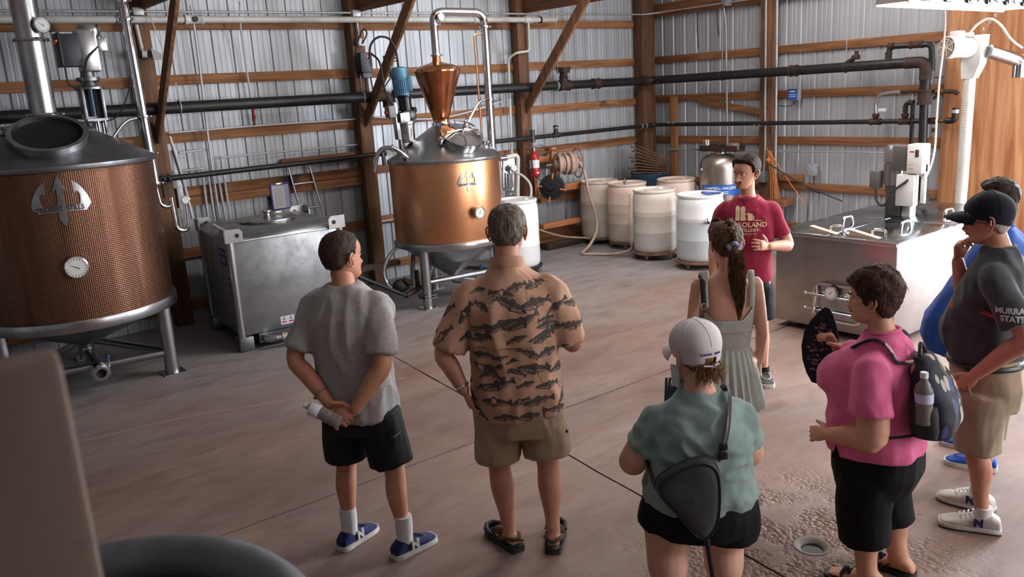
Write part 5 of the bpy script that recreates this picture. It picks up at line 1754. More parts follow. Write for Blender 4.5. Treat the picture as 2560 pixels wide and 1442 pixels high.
gr = MB().lathe([(0, .34), (.107, .34), (.107, .345), (0, .345)], mc, 28, md).build('fan_grille', mat('grille_dark', (120, 96, 84), .5), mo)
u_, w_ = frame(md)
k = MB()
for q in (.03, .055, .08):
    k.torus(mc + md * .348, q, .004, md, 24, 5)
for q in range(7):
    e = u_ * math.cos(q * .898) + w_ * math.sin(q * .898)
    k.tube([mc + md * .348, mc + md * .348 + e * .098], .005, 5)
k = k.build('grille_wires', mat('grille_cream', (216, 200, 186), .5), mo)
k['kind'] = 'stuff'
MB().box(-.05, .05, -.07, .05, .0, .075, .012, Matrix.Translation(mc + md * .18 + V(0, 0, .10)) @ md.to_track_quat('X', 'Z').to_matrix().to_4x4()).build('capacitor_box', WHITEP, mo)
MB().box(-.035, .035, -.04, .04, .0, .05, .008, Matrix.Translation(mc + md * .02 + V(0, 0, .11)) @ md.to_track_quat('X', 'Z').to_matrix().to_4x4()).build('terminal_box', WHITEP, mo)
MB().tube(spline([mc + V(0, .0, .16), mc + V(.02, -.06, .24), mc + V(.05, -.16, .29), mc + V(.1, -.26, .22), mc + V(.2, -.34, .06), mc + V(.3, -.42, -.04)], 8), .014, 8).build('flex_conduit', PVC, au)
MB().cyl((9.93, 4.10, 2.48), (10.18, 3.94, 2.38), .07, 20).build('inlet_spout', STEEL, au)
MB().tube(bend([(10.14, 3.96, 2.40), (10.24, 3.90, 2.36), (10.24, 3.90, 2.18)], .06), .068, 18).build('spout_elbow', STEEL_P, au)
m = MB()
for k_ in range(14):
    p_ = V(9.92, 4.16, 2.72) + (V(10.15, 3.9, 3.15) - V(9.92, 4.16, 2.72)) * (k_ / 13)
    m.torus(p_, .014, .004, V(.4, -.5, .8) if k_ % 2 else V(.6, .5, .1), 10, 5)
m = m.build('hanging_chain', GALV, au)
m['kind'] = 'stuff'
# strip light fixture over the tank
sl = thing('strip_light', 'white strip light fixture hanging above the tank at the upper right', 'light fixture', (7.0, 3.1, 2.8))
m = MB()
Ma = Matrix.Translation((5.76, 3.03, 2.80)) @ Matrix.Rotation(R(3.5), 4, 'Z')
ENAM = mat('fixture_enamel', (236, 234, 230), .35)
prof = [(-.11, .0), (-.105, .0), (-.05, .075), (.05, .075), (.105, .0), (.11, .0), (.055, .082), (-.055, .082)]
Mp = Ma @ Matrix(((0, 0, 1, 0), (1, 0, 0, 0), (0, 1, 0, 0), (0, 0, 0, 1)))
m.prism(prof, 0, 2.46, Mp)
m.box(0, .004, -.11, .11, 0, .08, 0, Ma)
m.box(2.456, 2.46, -.11, .11, 0, .08, 0, Ma)
m.build('housing', ENAM, sl, smooth=False)
for s_ in (-1, 1):
    MB().box(0.0, 2.46, s_ * .112 - .004, s_ * .112 + .004, -.012, .008, 0, Ma).build('lip', ENAM, sl, smooth=False)
for k_ in range(6):
    c = MB()
    x_ = .22 + k_ * .40
    c.box(x_, x_ + .13, -.118, -.090, .012, .045, .004, Ma)
    c.box(x_ + .03, x_ + .06, -.125, -.095, .02, .07, .004, Ma)
    c.tube([Ma @ V(x_ + .13, -.11, .03), Ma @ V(x_ + .17, -.12, .045), Ma @ V(x_ + .19, -.12, .03)], .008, 6)
    c.build('socket_clip', mat('clip_dark', (52, 40, 56), .4, .3), sl)
TUBE = mat('lit_tube', (255, 250, 240), .4, emit=3.0)
for s_ in (-.035, .035):
    MB().cyl(Ma @ V(.05, s_, .035), Ma @ V(2.41, s_, .035), .016, 12).build('tube_lamp', TUBE, sl)
for q in (.3, 2.15):
    MB().cyl(Ma @ V(q, 0, .08), Ma @ V(q, 0, .62), .005, 6).build('hanging_wire', GALV, sl)
l_ = area_light('strip_light_glow', (7.0, 3.1, 2.79), (0, 0, -1), 2.3, .12, 55, (1.0, .96, .9))
l_.rotation_euler = (0, 0, R(3.5))
# foreground: stair post and hoses beside the camera
fp = thing('railing_post', 'out-of-focus timber post close to the camera at the lower left', 'post', (.07, .86, 0))
FGW = wood('worn_rail_timber', (78, 64, 56), (112, 93, 82), 2, scale=5, dark=((50, 38, 34), 6, .64))
MB().box(-.11, .115, -.0, .075, .0, 2.162, .008, Matrix.Translation((.0, .835, 0)) @ Matrix.Rotation(R(-6), 4, 'Z')).build('timber', FGW, fp, world=True)
gh = thing('hose_coil', 'out-of-focus grey hose coil near the camera at the bottom left', 'hose', (.35, 1.9, .9))
GHM = mat('grey_big_hose', (110, 112, 118), .5, col2=(86, 88, 94), vscale=6)
for k_, (dz, dr_) in enumerate(((.0, 0), (-.085, .02), (-.17, .01))):
    pts = [V(.02 + (.50 + dr_) * math.cos(a), 1.45 + (.42 + dr_) * math.sin(a), 1.43 + dz + .02 * math.sin(a * 2)) for a in [R(150 - 12 * j_) for j_ in range(14)]]
    MB().tube(spline(pts, 3), .042, 14).build('hose_turn', GHM, gh)
MB().box(-.3, .55, 1.2, 1.45, .0, 1.18, .01).build('coil_stand', wood('stand_timber', (80, 64, 56), (110, 90, 78), 2), gh)

# ------------------------------------------------------------------ people: building blocks
def ring_loft(mb, rings, n=28, pw=2.4):
    """closed tube of horizontal super-ellipse rings (z, cx, cy, rx, ry)"""
    vs, fs = [], []
    for r in rings:
        z, cx, cy, rx, ry = r[:5]
        p = r[5] if len(r) > 5 else pw
        for k in range(n):
            a = 2 * pi * k / n
            c, s = math.cos(a), math.sin(a)
            vs.append(V(cx + rx * math.copysign(abs(c) ** (2 / p), c), cy + ry * math.copysign(abs(s) ** (2 / p), s), z))
    m = len(rings)
    for i in range(m - 1):
        for k in range(n):
            fs.append((i * n + k, i * n + (k + 1) % n, (i + 1) * n + (k + 1) % n, (i + 1) * n + k))
    fs.append(tuple(reversed(range(n))))
    fs.append(tuple(range((m - 1) * n, m * n)))
    mb.add(vs, fs)


def dense(pts, rad, n=5):
    """smooth a joint chain: spline the centre line and the radii"""
    P = spline(pts, n)
    rr = [V(r, 0, 0) for r in rad]
    Q = [max(.004, q.x) for q in spline(rr, n)]
    return P, Q


def limb(mb, pts, rad, n=14, k=5, round_end=True):
    P, Q = dense(pts, rad, k)
    if round_end:
        d0, d1 = (P[0] - P[1]).normalized(), (P[-1] - P[-2]).normalized()
        P = [P[0] + d0 * Q[0] * .8] + P + [P[-1] + d1 * Q[-1] * .8]
        Q = [Q[0] * .55] + Q + [Q[-1] * .55]
    mb.tube(P, Q, n)


def remesh(mb, voxel, it=4, name='tmp', factor=.5):
    me = bpy.data.meshes.new(name)
    me.from_pydata([tuple(p) for p in mb.v], [], mb.f)
    bm = bmesh.new()
    bm.from_mesh(me)
    bmesh.ops.recalc_face_normals(bm, faces=bm.faces[:])
    bm.to_mesh(me)
    bm.free()
    o = bpy.data.objects.new(name, me)
    COL.objects.link(o)
    r = o.modifiers.new('r', 'REMESH')
    r.mode = 'VOXEL'
    r.voxel_size = voxel
    r.use_smooth_shade = True
    if it:
        s = o.modifiers.new('s', 'SMOOTH')
        s.factor = factor
        s.iterations = it
    dg = bpy.context.evaluated_depsgraph_get()
    dg.update()
    out = bpy.data.meshes.new_from_object(o.evaluated_get(dg))
    bpy.data.objects.remove(o)
    bpy.data.meshes.remove(me)
    return out


def mesh_arrays(me):
    return [v.co.copy() for v in me.vertices], [tuple(p.vertices) for p in me.polygons]


def folds(me, amp, scale, stretch=(1, 1, .45), seed=0.0, zr=None):
    """cloth folds: ridged noise along the normals"""
    nr = [v.normal.copy() for v in me.vertices]
    for v, n in zip(me.vertices, nr):
        p = V(v.co.x * stretch[0] + seed, v.co.y * stretch[1] - seed * .7, v.co.z * stretch[2]) * scale
        q = p + noise.noise_vector(p * .6) * .5
        a = 1 - abs(noise.noise(q)) * 2.2
        b = noise.noise(q * 2.3 + V(5, 2, 1))
        k = 1.0
        if zr:
            t = (v.co.z - zr[0]) / (zr[1] - zr[0])
            k = max(0, min(1, t))
        v.co = v.co + n * amp * k * (a * .8 + b * .35)
    me.update()


SKINS = {}


def skin(name, c1, c2):
    return mat('skin_' + name, c1, .52, 0, col2=c2, vscale=9, vdet=3, vpos=(.3, .7), bump=.06, bscale=180, spec=.35)


# head profile: z above chin -> front y, back y, half width
HP = [(0.000, .052, .010, .018), (.008, .070, -.004, .034), (.022, .083, -.020, .046), (.036, .081, -.040, .054), (.052, .083, -.060, .060), (.068, .083, -.074, .0645), (.084, .081, -.084, .068),
      (.100, .080, -.092, .071), (.116, .081, -.097, .0735), (.132, .088, -.100, .075), (.148, .091, -.101, .0765), (.164, .088, -.099, .0765), (.180, .080, -.093, .0735), (.196, .067, -.082, .067),
      (.210, .049, -.065, .056), (.221, .028, -.043, .040), (.228, .008, -.020, .020), (.230, -.004, -.008, .006)]
NA = 72


def head_arrays(nose=1.0, jaw=1.0, wide=1.0, soft=0.0, chin=1.0):
    rows = []
    P = [V(*r[1:]) for r in HP]
    zs = [r[0] for r in HP]
    ZZ = spline([V(z, 0, 0) for z in zs], 4)
    PP = spline(P, 4)
    vs, fs = [], []
    for zq, pr in zip(ZZ, PP):
        z = zq.x
        yf, yb, w = pr
        low = max(0, 1 - z / .09)
        w = w * wide * (1 + (jaw - 1) * low) + soft * .012 * low
        yc, ry = (yf + yb) / 2, (yf - yb) / 2
        for k in range(NA):
            a = 2 * pi * k / NA
            c, s = math.cos(a), math.sin(a)
            # fuller at the sides of the skull, flatter face
            e = 2.25 if s < 0 else 2.05
            x = w * math.copysign(abs(c) ** (2 / e), c)
            y = yc + ry * math.copysign(abs(s) ** (2 / e), s)
            vs.append(V(x, y, z))
    m = len(ZZ)

    def g(v, x, z, sx, sz):
        return math.exp(-((v.x - x) / sx) ** 2 - ((v.z - z) / sz) ** 2)
    out = []
    for v in vs:
        q = v.copy()
        if v.y > .01:
            # nose: bridge to tip
            t = (.122 - v.z) / .055
            if -.15 < t < 1.35:
                h = (.006 + .020 * max(0, min(1, t))) * nose
                if t > 1:
                    h *= max(0, 1 - (t - 1) / .35)
                if t < 0:
                    h *= max(0, 1 + t / .15)
                wd = .0085 + .006 * max(0, min(1, t))
                q.y += h * math.exp(-(v.x / wd) ** 2)
            q.y += .007 * nose * (g(v, .012, .072, .007, .007) + g(v, -.012, .072, .007, .007))
            for s_ in (-1, 1):
                q.y -= .011 * g(v, s_ * .031, .113, .017, .011)          # eye sockets
                q.y += .005 * g(v, s_ * .030, .131, .022, .006)          # brow
                q.y += .004 * g(v, s_ * .044, .090, .016, .014)          # cheekbone
                q.y -= .004 * g(v, s_ * .040, .055, .014, .016)          # cheek hollow
            q.y += .0055 * g(v, 0, .0535, .020, .0045) + .006 * g(v, 0, .0435, .017, .005)
            q.y -= .005 * g(v, 0, .0485, .022, .0022)
            q.y -= .005 * g(v, 0, .033, .020, .006)
            q.y += .006 * chin * g(v, 0, .018, .018, .012)
        out.append(q)
    for i in range(m - 1):
        for k in range(NA):
            fs.append((i * NA + k, i * NA + (k + 1) % NA, (i + 1) * NA + (k + 1) % NA, (i + 1) * NA + k))
    fs.append(tuple(reversed(range(NA))))
    fs.append(tuple(range((m - 1) * NA, m * NA)))
    return out, fs


def ear_mb(side, out=.0):
    """ear with rim and lobe in head coordinates"""
    mb = MB()
    c = V(side * (.074 + out), -.012, .108)
    pts = [c + V(side * .004, .012, -.030), c + V(side * .007, -.002, -.033), c + V(side * .012, -.012, -.020), c + V(side * .019, -.020, .000), c + V(side * .020, -.018, .020), c + V(side * .015, -.006, .031),
           c + V(side * .006, .008, .028), c + V(side * .001, .014, .012)]
    mb.tube(spline(pts, 3), .0052, 8)
    mb.tube([c + V(side * .001, .010, -.026), c + V(side * .008, -.004, -.008), c + V(side * .009, -.008, .014), c + V(side * .002, .004, .026)], [.006, .011, .010, .005], 8, flat=.45)
    return remesh(mb, .0032, 3)


def hair_mesh(HV, HF, line, thick, rough=.004, seed=1.0, top=1.0, fade=.012, wave=60, sideburn=None):
    """shell over the head grid above a hairline z(y)"""
    ys = [p[0] for p in line]

    def hl(y):
        if y <= ys[0]:
            return line[0][1]
        for (a, za), (b, zb) in zip(line[:-1], line[1:]):
            if y <= b:
                t = (y - a) / (b - a)
                t = t * t * (3 - 2 * t)
                return za + (zb - za) * t
        return line[-1][1]
    me = bpy.data.meshes.new('hair')
    me.from_pydata([tuple(v) for v in HV], [], HF)
    me.update()
    nr = [v.normal.copy() for v in me.vertices]
    # smooth normals outward from skull centre for a full shape
    cen = V(0, -.01, .13)
    nv, mask = [], []
    for v, n in zip(HV, nr):
        d = (v - cen).normalized()
        nn = (n * .4 + d * .6).normalized()
        t = (v.z - hl(v.y)) / fade
        k = max(0, min(1, t))
        k = k * k * (3 - 2 * k)
        up = max(0, (v.z - .12) / .11)
        th = thick * (1 + (top - 1) * up)
        w = noise.noise(V(v.x * wave, v.y * wave * .5, v.z * wave * .5) + V(seed, 0, 0)) * rough + noise.noise(v * wave * 2.4 + V(0, seed, 0)) * rough * .6
        nv.append(v + nn * (-.004 + (th + .004 + w) * k))
        mask.append(k)
    bm = bmesh.new()
    bv = [bm.verts.new(p) for p in nv]
    for f in HF:
        if max(mask[i] for i in f) > .02 and len(set(f)) > 2:
            try:
                bm.faces.new([bv[i] for i in f])
            except ValueError:
                pass
    bmesh.ops.delete(bm, geom=[v for v in bm.verts if not v.link_faces], context='VERTS')
    bm.to_mesh(me)
    bm.free()
    return me


def strands(pts_fn, count, n=5, r=.0011, seed=3):
    """a tuft of fine hair strands; pts_fn(rng) -> list of points"""
    rng = random.Random(seed)
    mb = MB()
    for _ in range(count):
        p = pts_fn(rng)
        if p:
            mb.tube(p, [r] * (len(p) - 1) + [r * .3], 3, cap=False)
    return mb


def hand_mesh(side, curl=(.5, .5, .5, .5), spread=.06, thumb=(.5, .3), voxel=.0036, size=1.0, finger_r=.0088):
    """wrist at origin, fingers +Y, palm -Z; side +1 right hand"""
    ts = -side
    mb = MB()
    s = size
    mb.tube([V(0, -.02, 0) * s, V(0, .015, 0) * s, V(ts * .002, .05, -.002) * s, V(ts * .002, .085, -.001) * s, V(0, .100, 0) * s], [.027 * s, .030 * s, .040 * s, .041 * s, .034 * s], 16, flat=.42)
    xs = [.030, .010, -.011, -.031]
    ln = [.070, .078, .072, .056]
    for i in range(4):
        x = ts * xs[i] * s
        p = V(x, .088 * s, 0)
        ang = -.06
        d = V(ts * spread * (1.2 - i * .8), 1, 0).normalized()
        pts, rr = [V(x * .8, .06 * s, 0), p], [finger_r * s * 1.1, finger_r * s * 1.1]
        for q, (l, b) in enumerate(((.46, .85), (.31, 1.0), (.23, .6))):
            ang += curl[i] * b
            st = V(d.x * math.cos(ang), d.y * math.cos(ang), -math.sin(ang))
            p = p + st * ln[i] * l * s
            pts.append(p.copy())
            rr.append(finger_r * s * (1.0, .92, .78)[q])
        e = (pts[-1] - pts[-2]).normalized()
        pts.append(pts[-1] + e * .004 * s)
        rr.append(finger_r * .5 * s)
        mb.tube(pts, rr, 10)
    a, b = thumb
    d1 = V(ts * math.cos(b) * .75, .62, -a * .7).normalized()
    d2 = V(ts * math.cos(b + .5) * .45, .85, -a * .9).normalized()
    p0 = V(ts * .016, .018, -.004) * s
    p1 = p0 + d1 * .045 * s
    p2 = p1 + d2 * .034 * s
    p3 = p2 + d2 * .026 * s
    mb.tube([p0, p1, p2, p3, p3 + d2 * .004 * s], [.017 * s, .0125 * s, .0105 * s, .0085 * s, .004 * s], 10)
    return remesh(mb, voxel, 2)


def axes(ydir, palm):
    """rotation whose +Y is ydir and -Z points along palm"""
    y = Vector(ydir).normalized()
    z = -Vector(palm)
    z = (z - y * z.dot(y)).normalized()
    x = y.cross(z).normalized()
    return Matrix(((x.x, y.x, z.x), (x.y, y.y, z.y), (x.z, y.z, z.z))).to_4x4()


def join_into(parts):
    vs, fs = [], []
    for v, f in parts:
        k = len(vs)
        vs += v
        fs += [tuple(i + k for i in q) for q in f]
    return vs, fs


def xf(me, M):
    v, f = mesh_arrays(me)
    return [M @ p for p in v], f


def foot_rings(k=1.0, extra=0.0):
    return [(-.075, .020, .05), (-.068, .030, .075), (-.04, .036, .10), (0.0, .037, .105), (.04, .039, .085), (.08, .044, .065), (.12, .047, .052), (.155, .044, .042), (.178, .034, .034), (.190, .018, .026)]


def foot_loft(mb, M, grow=0.0, z0=.012, hscale=1.0, n=18, wk=1.0):
    vs, fs = [], []
    R_ = foot_rings()
    for y, w, h in R_:
        w = w * wk + grow
        h = h * hscale + grow
        for k in range(n):
            a = 2 * pi * k / n
            c, s = math.cos(a), math.sin(a)
            zz = z0 + (h - z0) * (.5 + .5 * math.copysign(abs(s) ** .7, s))
            vs.append(M @ V(w * math.copysign(abs(c) ** .75, c), y + (grow if y > .1 else -grow if y < -.05 else 0), zz))
    m = len(R_)
    for i in range(m - 1):
        for k in range(n):
            fs.append((i * n + k, i * n + (k + 1) % n, (i + 1) * n + (k + 1) % n, (i + 1) * n + k))
    fs.append(tuple(reversed(range(n))))
    fs.append(tuple(range((m - 1) * n, m * n)))
    mb.add(vs, fs)


def sole_outline(grow=.006, wk=1.0):
    R_ = foot_rings()
    right = [(w * wk + grow, y + (grow if y > .15 else -grow if y < -.06 else 0)) for y, w, h in R_]
    left = [(-x, y) for x, y in reversed(right)]
    return right + left


def Mfoot(x, y, yaw):
    return Matrix.Translation((x, y, 0)) @ Matrix.Rotation(yaw, 4, 'Z')


class Person:
    def __init__(s, label, loc, heading, skin_mat):
        s.root = thing('person', label, 'person', (loc[0], loc[1], 0), R(heading - 90))
        s.skin = skin_mat
        s.body = MB()
        s.extra = []

    # -- skin
    def torso(s, rings, shrink=.93):
        ring_loft(s.body, [(r[0], r[1], r[2], r[3] * shrink, r[4] * shrink) for r in rings])

    def arm(s, side, pts, rad, hand=None, size=1.0):
        """pts shoulder, elbow, wrist; rad shoulder, mid-upper, elbow, forearm, wrist"""
        S, E, W_ = [Vector(p) for p in pts]
        P = [S, S.lerp(E, .5), E, E.lerp(W_, .35), W_]
        limb(s.body, P, rad, 14, 4)
        if hand:
            h = hand_mesh(side, hand.get('curl', (.5,) * 4), hand.get('spread', .06), hand.get('thumb', (.5, .3)), size=size)
            d = Vector(hand.get('dir', W_ - E))
            M = Matrix.Translation(W_) @ axes(d, hand['palm'])
            s.extra.append(xf(h, M))
            bpy.data.meshes.remove(h)

    def leg(s, pts, rad):
        """pts hip, knee, ankle; rad hip, mid-thigh, knee, calf, ankle"""
        H_, K_, A_ = [Vector(p) for p in pts]
        back = V(0, -.014, 0)
        P = [H_, H_.lerp(K_, .5), K_, K_.lerp(A_, .32) + back, K_.lerp(A_, .70), A_]
        limb(s.body, P, [rad[0], rad[1], rad[2], rad[3], (rad[3] + rad[4]) * .5 * .86, rad[4]], 16, 4)

    def head(s, loc, yaw=0, pitch=0, roll=0, scale=1.0, neck=None, ears=(1, -1), **kw):
        s.HM = Matrix.Translation(loc) @ Matrix.Rotation(R(yaw), 4, 'Z') @ Matrix.Rotation(R(pitch), 4, 'X') @ Matrix.Rotation(R(roll), 4, 'Y') @ Matrix.Scale(scale, 4)
        s.HV, s.HF = head_arrays(**kw)
        s.extra.append(([s.HM @ v for v in s.HV], s.HF))
        for e in ears:
            s.extra.append(xf(ear_mb(e, .002 + (kw.get('wide', 1) - 1) * .07), s.HM))
        if neck:
            limb(s.body, [Vector(neck[0]), Vector(neck[1]), s.HM @ V(0, -.022, .05)], [neck[2] * 1.15, neck[2], neck[2] * .98], 16, 4)

    def finish_body(s, voxel=.009, it=5):
        base = remesh(s.body, voxel, it)
        vs, fs = join_into([mesh_arrays(base)] + s.extra)
        me = bpy.data.meshes.new('body')
        me.from_pydata([tuple(v) for v in vs], [], fs)
        return link_mesh('body', me, s.skin, s.root, angle=1.4)

    # -- clothing
    def cloth(s, name, mb, m_, voxel=.011, it=4, fold=None, parent=None, solid_=None):
        me = remesh(mb, voxel, it)
        if fold:
            folds(me, *fold)
        me.materials.clear()
        return link_mesh(name, me, m_, parent or s.root, angle=1.5, recalc=False)

    def hair(s, m_, line, thick, name='hair', **kw):
        me = hair_mesh(s.HV, s.HF, line, thick, **kw)
        me.transform(s.HM)
        return link_mesh(name, me, m_, s.root, angle=1.5)

    def on_head(s, name, mb, m_, parent=None, **kw):
        mb.v = [tuple(s.HM @ Vector(v)) for v in mb.v]
        return mb.build(name, m_, parent or s.root, world=False, **kw)

    def eyes(s, iris=(70, 52, 40), brow=None, look=0.0, lids=None):
        W_ = mat('eye_white', (225, 218, 212), .25)
        I_ = mat('iris_%d' % iris[0], iris, .2)
        for e in (-1, 1):
            c = V(e * .031, .0635, .1125)
            o = s.on_head('eye', MB().sphere(c, .0125, 16, 10), W_)
            d = V(look, 1, 0).normalized()
            s.on_head('iris', MB().lathe([(0, .0118), (.0045, .0116), (.0058, .0108)], c, 14, d, cap=False), I_, o)
            s.on_head('eyelid', MB().tube(spline([c + V(-.015, .004, -.001), c + V(-.008, .0115, .006), c + V(.006, .0115, .0065), c + V(.015, .004, .0)], 4), .0026, 6), lids or s.skin)
            if brow:
                s.on_head('eyebrow', MB().tube(spline([V(e * .014, .0905, .128), V(e * .030, .0925, .1345), V(e * .047, .078, .130)], 5), [.0036] * 5 + [.0034] * 5 + [.0015], 6, flat=.7), brow)

    def lips(s, m_):
        s.on_head('lips', MB().tube(spline([V(-.021, .0815, .0487), V(-.009, .0895, .0518), V(0, .0905, .0508), V(.009, .0895, .0518), V(.021, .0815, .0487)], 4), .0034, 6), m_)
        s.on_head('lips', MB().tube(spline([V(-.019, .0815, .0480), V(0, .0905, .0440), V(.019, .0815, .0480)], 5), .0040, 6), m_)


def sleeve(mb, side, pts, rad, n=16):
    """sleeve with a shoulder cap; pts shoulder ... hem"""
    S = Vector(pts[0])
    inner = V(S.x - side * .085, S.y, S.z + .035)
    limb(mb, [inner, S] + [Vector(p) for p in pts[1:]], [rad[0] * .62] + list(rad), n, 5, False)


def cloth_mat(name, c1, c2, rough=.85, scale=4.0, weave=420, bump=.18, sheen=.15):
    return mat(name, c1, rough, 0, col2=c2, vscale=scale, vdet=3, bump=bump, bscale=weave, sheen=sheen, spec=.2)


def hair_mat(name, c1, c2, stretch=(60, 60, 9), rough=.58):
    return mat(name, c1, rough, 0, col2=c2, vscale=1.6, vdet=6, vpos=(.38, .62), stretch=stretch, bump=.55, bscale=3.0, bstretch=stretch, spec=.18)


def shoe(P, M, upper, solem, parts=None, grow=.006, hs=1.0, name='shoe', sole_h=.028, wk=1.0, low=.075):
    """low shoe: upper, sole (and whatever parts adds)"""
    mb = MB()
    foot_loft(mb, M, grow, .015, hs, wk=wk)
    me = remesh(mb, .006, 2)
    o = link_mesh(name, me, upper, P.root, angle=1.3, recalc=False)
    k = MB()
    k.prism(sole_outline(grow + .004, wk), .001, sole_h, M)
    so = k.build('sole', solem, o, world=False, angle=.9)
    return o


def torus_ring(c, n_axis, rx, ry, r, n=30):
    u, w = frame(Vector(n_axis))
    return [Vector(c) + u * rx * math.cos(2 * pi * k / n) + w * ry * math.sin(2 * pi * k / n) for k in range(n)]


def bvh_of(o):
    v, f = mesh_arrays(o.data)
    return BVHTree.FromPolygons(v, f)


def project(me_v, bvh, origin, right, up, depth, off=.0015):
    """flat (x,y) points -> points on a cloth surface, cast along depth from origin"""
    out = []
    o, r, u, d = Vector(origin), Vector(right).normalized(), Vector(up).normalized(), Vector(depth).normalized()
    for p in me_v:
        q = o + r * p[0] + u * p[1]
        h = bvh.ray_cast(q, d)
        if h[0] is None:
            h2 = bvh.find_nearest(q + d * .2)
            out.append(h2[0] + h2[1] * off)
        else:
            out.append(h[0] - d * off)
    return out

# ------------------------------------------------------------------ man in the grey T-shirt
SK_A = skin('tan', (206, 150, 122), (188, 124, 98))
SK_B = skin('ruddy', (202, 150, 126), (184, 124, 104))
SK_C = skin('fair', (222, 176, 154), (206, 154, 132))
SK_D = skin('light', (214, 164, 138), (196, 138, 114))
P = Person('person in a grey T-shirt and black shorts, hands clasped behind the back', (1.83, 3.73), 34, SK_A)
tee = [(.775, 0, .0, .185, .135), (.79, 0, .0, .20, .148), (.86, 0, .0, .198, .145), (.98, 0, .0, .190, .135), (1.10, -.005, -.005, .190, .130), (1.22, -.01, -.01, .203, .133), (1.32, -.015, -.012, .208, .130), (1.38, -.015, -.01, .200, .113),
       (1.425, -.015, -.008, .175, .092), (1.455, -.015, -.004, .115, .078), (1.475, -.015, 0, .078, .070)]
P.torso(tee, .90)
P.arm(-1, [(-.215, -.01, 1.375), (-.285, -.10, 1.10), (-.055, -.185, .895)], [.052, .054, .046, .046, .030], dict(dir=(.75, -.15, -.45), palm=(.1, .6, -.6), curl=(.75, .8, .8, .8), thumb=(.2, .2)))
P.arm(1, [(.185, -.01, 1.375), (.225, -.13, 1.10), (.085, -.20, .885)], [.052, .054, .046, .046, .030], dict(dir=(-.85, -.22, -.28), palm=(.05, -.75, .35), curl=(.35, .4, .45, .5), thumb=(.3, .3)))
hipz = .86
P.leg([(-.10, 0, hipz), (-.135, .03, .47), (-.145, .0, .075)], [.085, .078, .056, .056, .034])
P.leg([(.10, 0, hipz), (.155, .02, .47), (.195, -.02, .075)], [.085, .078, .056, .056, .034])
P.head((-.02, .035, 1.487), yaw=-24, pitch=2, scale=1.09, neck=[(-.015, -.005, 1.43), (-.015, .0, 1.50), .058], nose=1.0)
P.finish_body()
GREYT = cloth_mat('heather_grey_cotton', (178, 173, 172), (162, 157, 157), weave=520, scale=60)
mb = MB()
ring_loft(mb, tee)
sleeve(mb, -1, [(-.182, -.01, 1.365), (-.232, -.045, 1.26), (-.262, -.085, 1.155)], [.068, .070, .076])
sleeve(mb, 1, [(.165, -.01, 1.365), (.200, -.065, 1.26), (.218, -.110, 1.150)], [.068, .070, .078])
sh = P.cloth('t_shirt', mb, GREYT, .010, 4, (.018, 8.0, (1, 1, .35), 3.0))
MB().tube(torus_ring((-.015, .0, 1.478), (0, -.12, 1), .072, .066, .007), .008, 8, closed=True).build('collar', GREYT, sh, world=False)
SHB = cloth_mat('black_nylon', (34, 34, 34), (24, 24, 25), rough=.6, weave=300, sheen=0)
mb = MB()
ring_loft(mb, [(.70, 0, 0, .170, .130), (.80, 0, 0, .185, .135), (.90, 0, 0, .175, .125), (.93, 0, 0, .17, .12)])
limb(mb, [(-.095, 0, .80), (-.115, .01, .66), (-.125, .015, .52)], [.115, .112, .112], 18, 4, False)
limb(mb, [(.095, 0, .80), (.125, .01, .66), (.145, .01, .51)], [.115, .112, .114], 18, 4, False)
so = P.cloth('shorts', mb, SHB, .010, 3, (.010, 8.0, (1, 1, .5), 9.0))
MB().box(.195, .235, -.10, -.01, .70, .705, .002, Matrix.Rotation(R(0), 4, 'Z')).build('pocket_zip', PLASTIC_B, so, world=False)
HRA = hair_mat('hair_brown_grey', (46, 34, 28), (80, 64, 54))
P.hair(HRA, [(-.10, .048), (-.06, .060), (-.03, .088), (-.008, .135), (.012, .118), (.03, .165), (.06, .196), (.09, .215)], .009, rough=.003, seed=2, fade=.02)
P.eyes()
SOCK = cloth_mat('white_sock', (224, 222, 222), (206, 204, 206), weave=200)
NAVY = cloth_mat('navy_mesh', (30, 40, 92), (22, 30, 72), rough=.7, weave=260)
SOLEW = mat('white_sole', (218, 214, 208), .55, col2=(196, 190, 184), vscale=12)
for (x, y, yaw, lx) in ((-.145, .0, -14, -.145), (.195, -.02, -27, .195)):
    M = Mfoot(x, y, R(yaw))
    s_ = shoe(P, M, NAVY, SOLEW, hs=.88)
    k = MB()
    k.tube([M @ V(0, .005, .22), M @ V(0, .004, .16), M @ V(0, .002, .07)], [.046, .047, .043], 18)
    k.build('sock', SOCK, P.root, world=False)
    for e in (-1, 1):
        Mt = M @ Matrix.Translation((e * .0475, .035, .055)) @ Matrix(((0, 0, e, 0), (e, 0, 0, 0), (0, 1, 0, 0), (0, 0, 0, 1)))
        put_text('side_letter', 'N', .062, Mt, SOLEW, s_, depth=.004, bold=.004)
    k = MB()
    for q in range(4):
        k.tube([M @ V(-.02, .05 + q * .018, .088 - q * .008), M @ V(.02, .055 + q * .018, .088 - q * .008)], .004, 6)
    k = k.build('laces', NAVY, s_, world=False)
wb = MB().tube(torus_ring((-.115, -.165, .945), (.7, -.25, -.65), .036, .033, .0, 20), .010, 8, closed=True, flat=.4).build('wristband', mat('grey_band', (120, 120, 116), .5), P.root, world=False)
# the bottle in his hands (a thing of its own)
Mw = P.root.matrix_basis if False else Matrix.Translation(P.root.location) @ Matrix.Rotation(R(34 - 90), 4, 'Z')
PET = mat('clear_bottle', (236, 226, 226), .12, 0, trans=.75, ior=1.2)
CAPM = mat('bottle_cap_white', (228, 230, 234), .3)


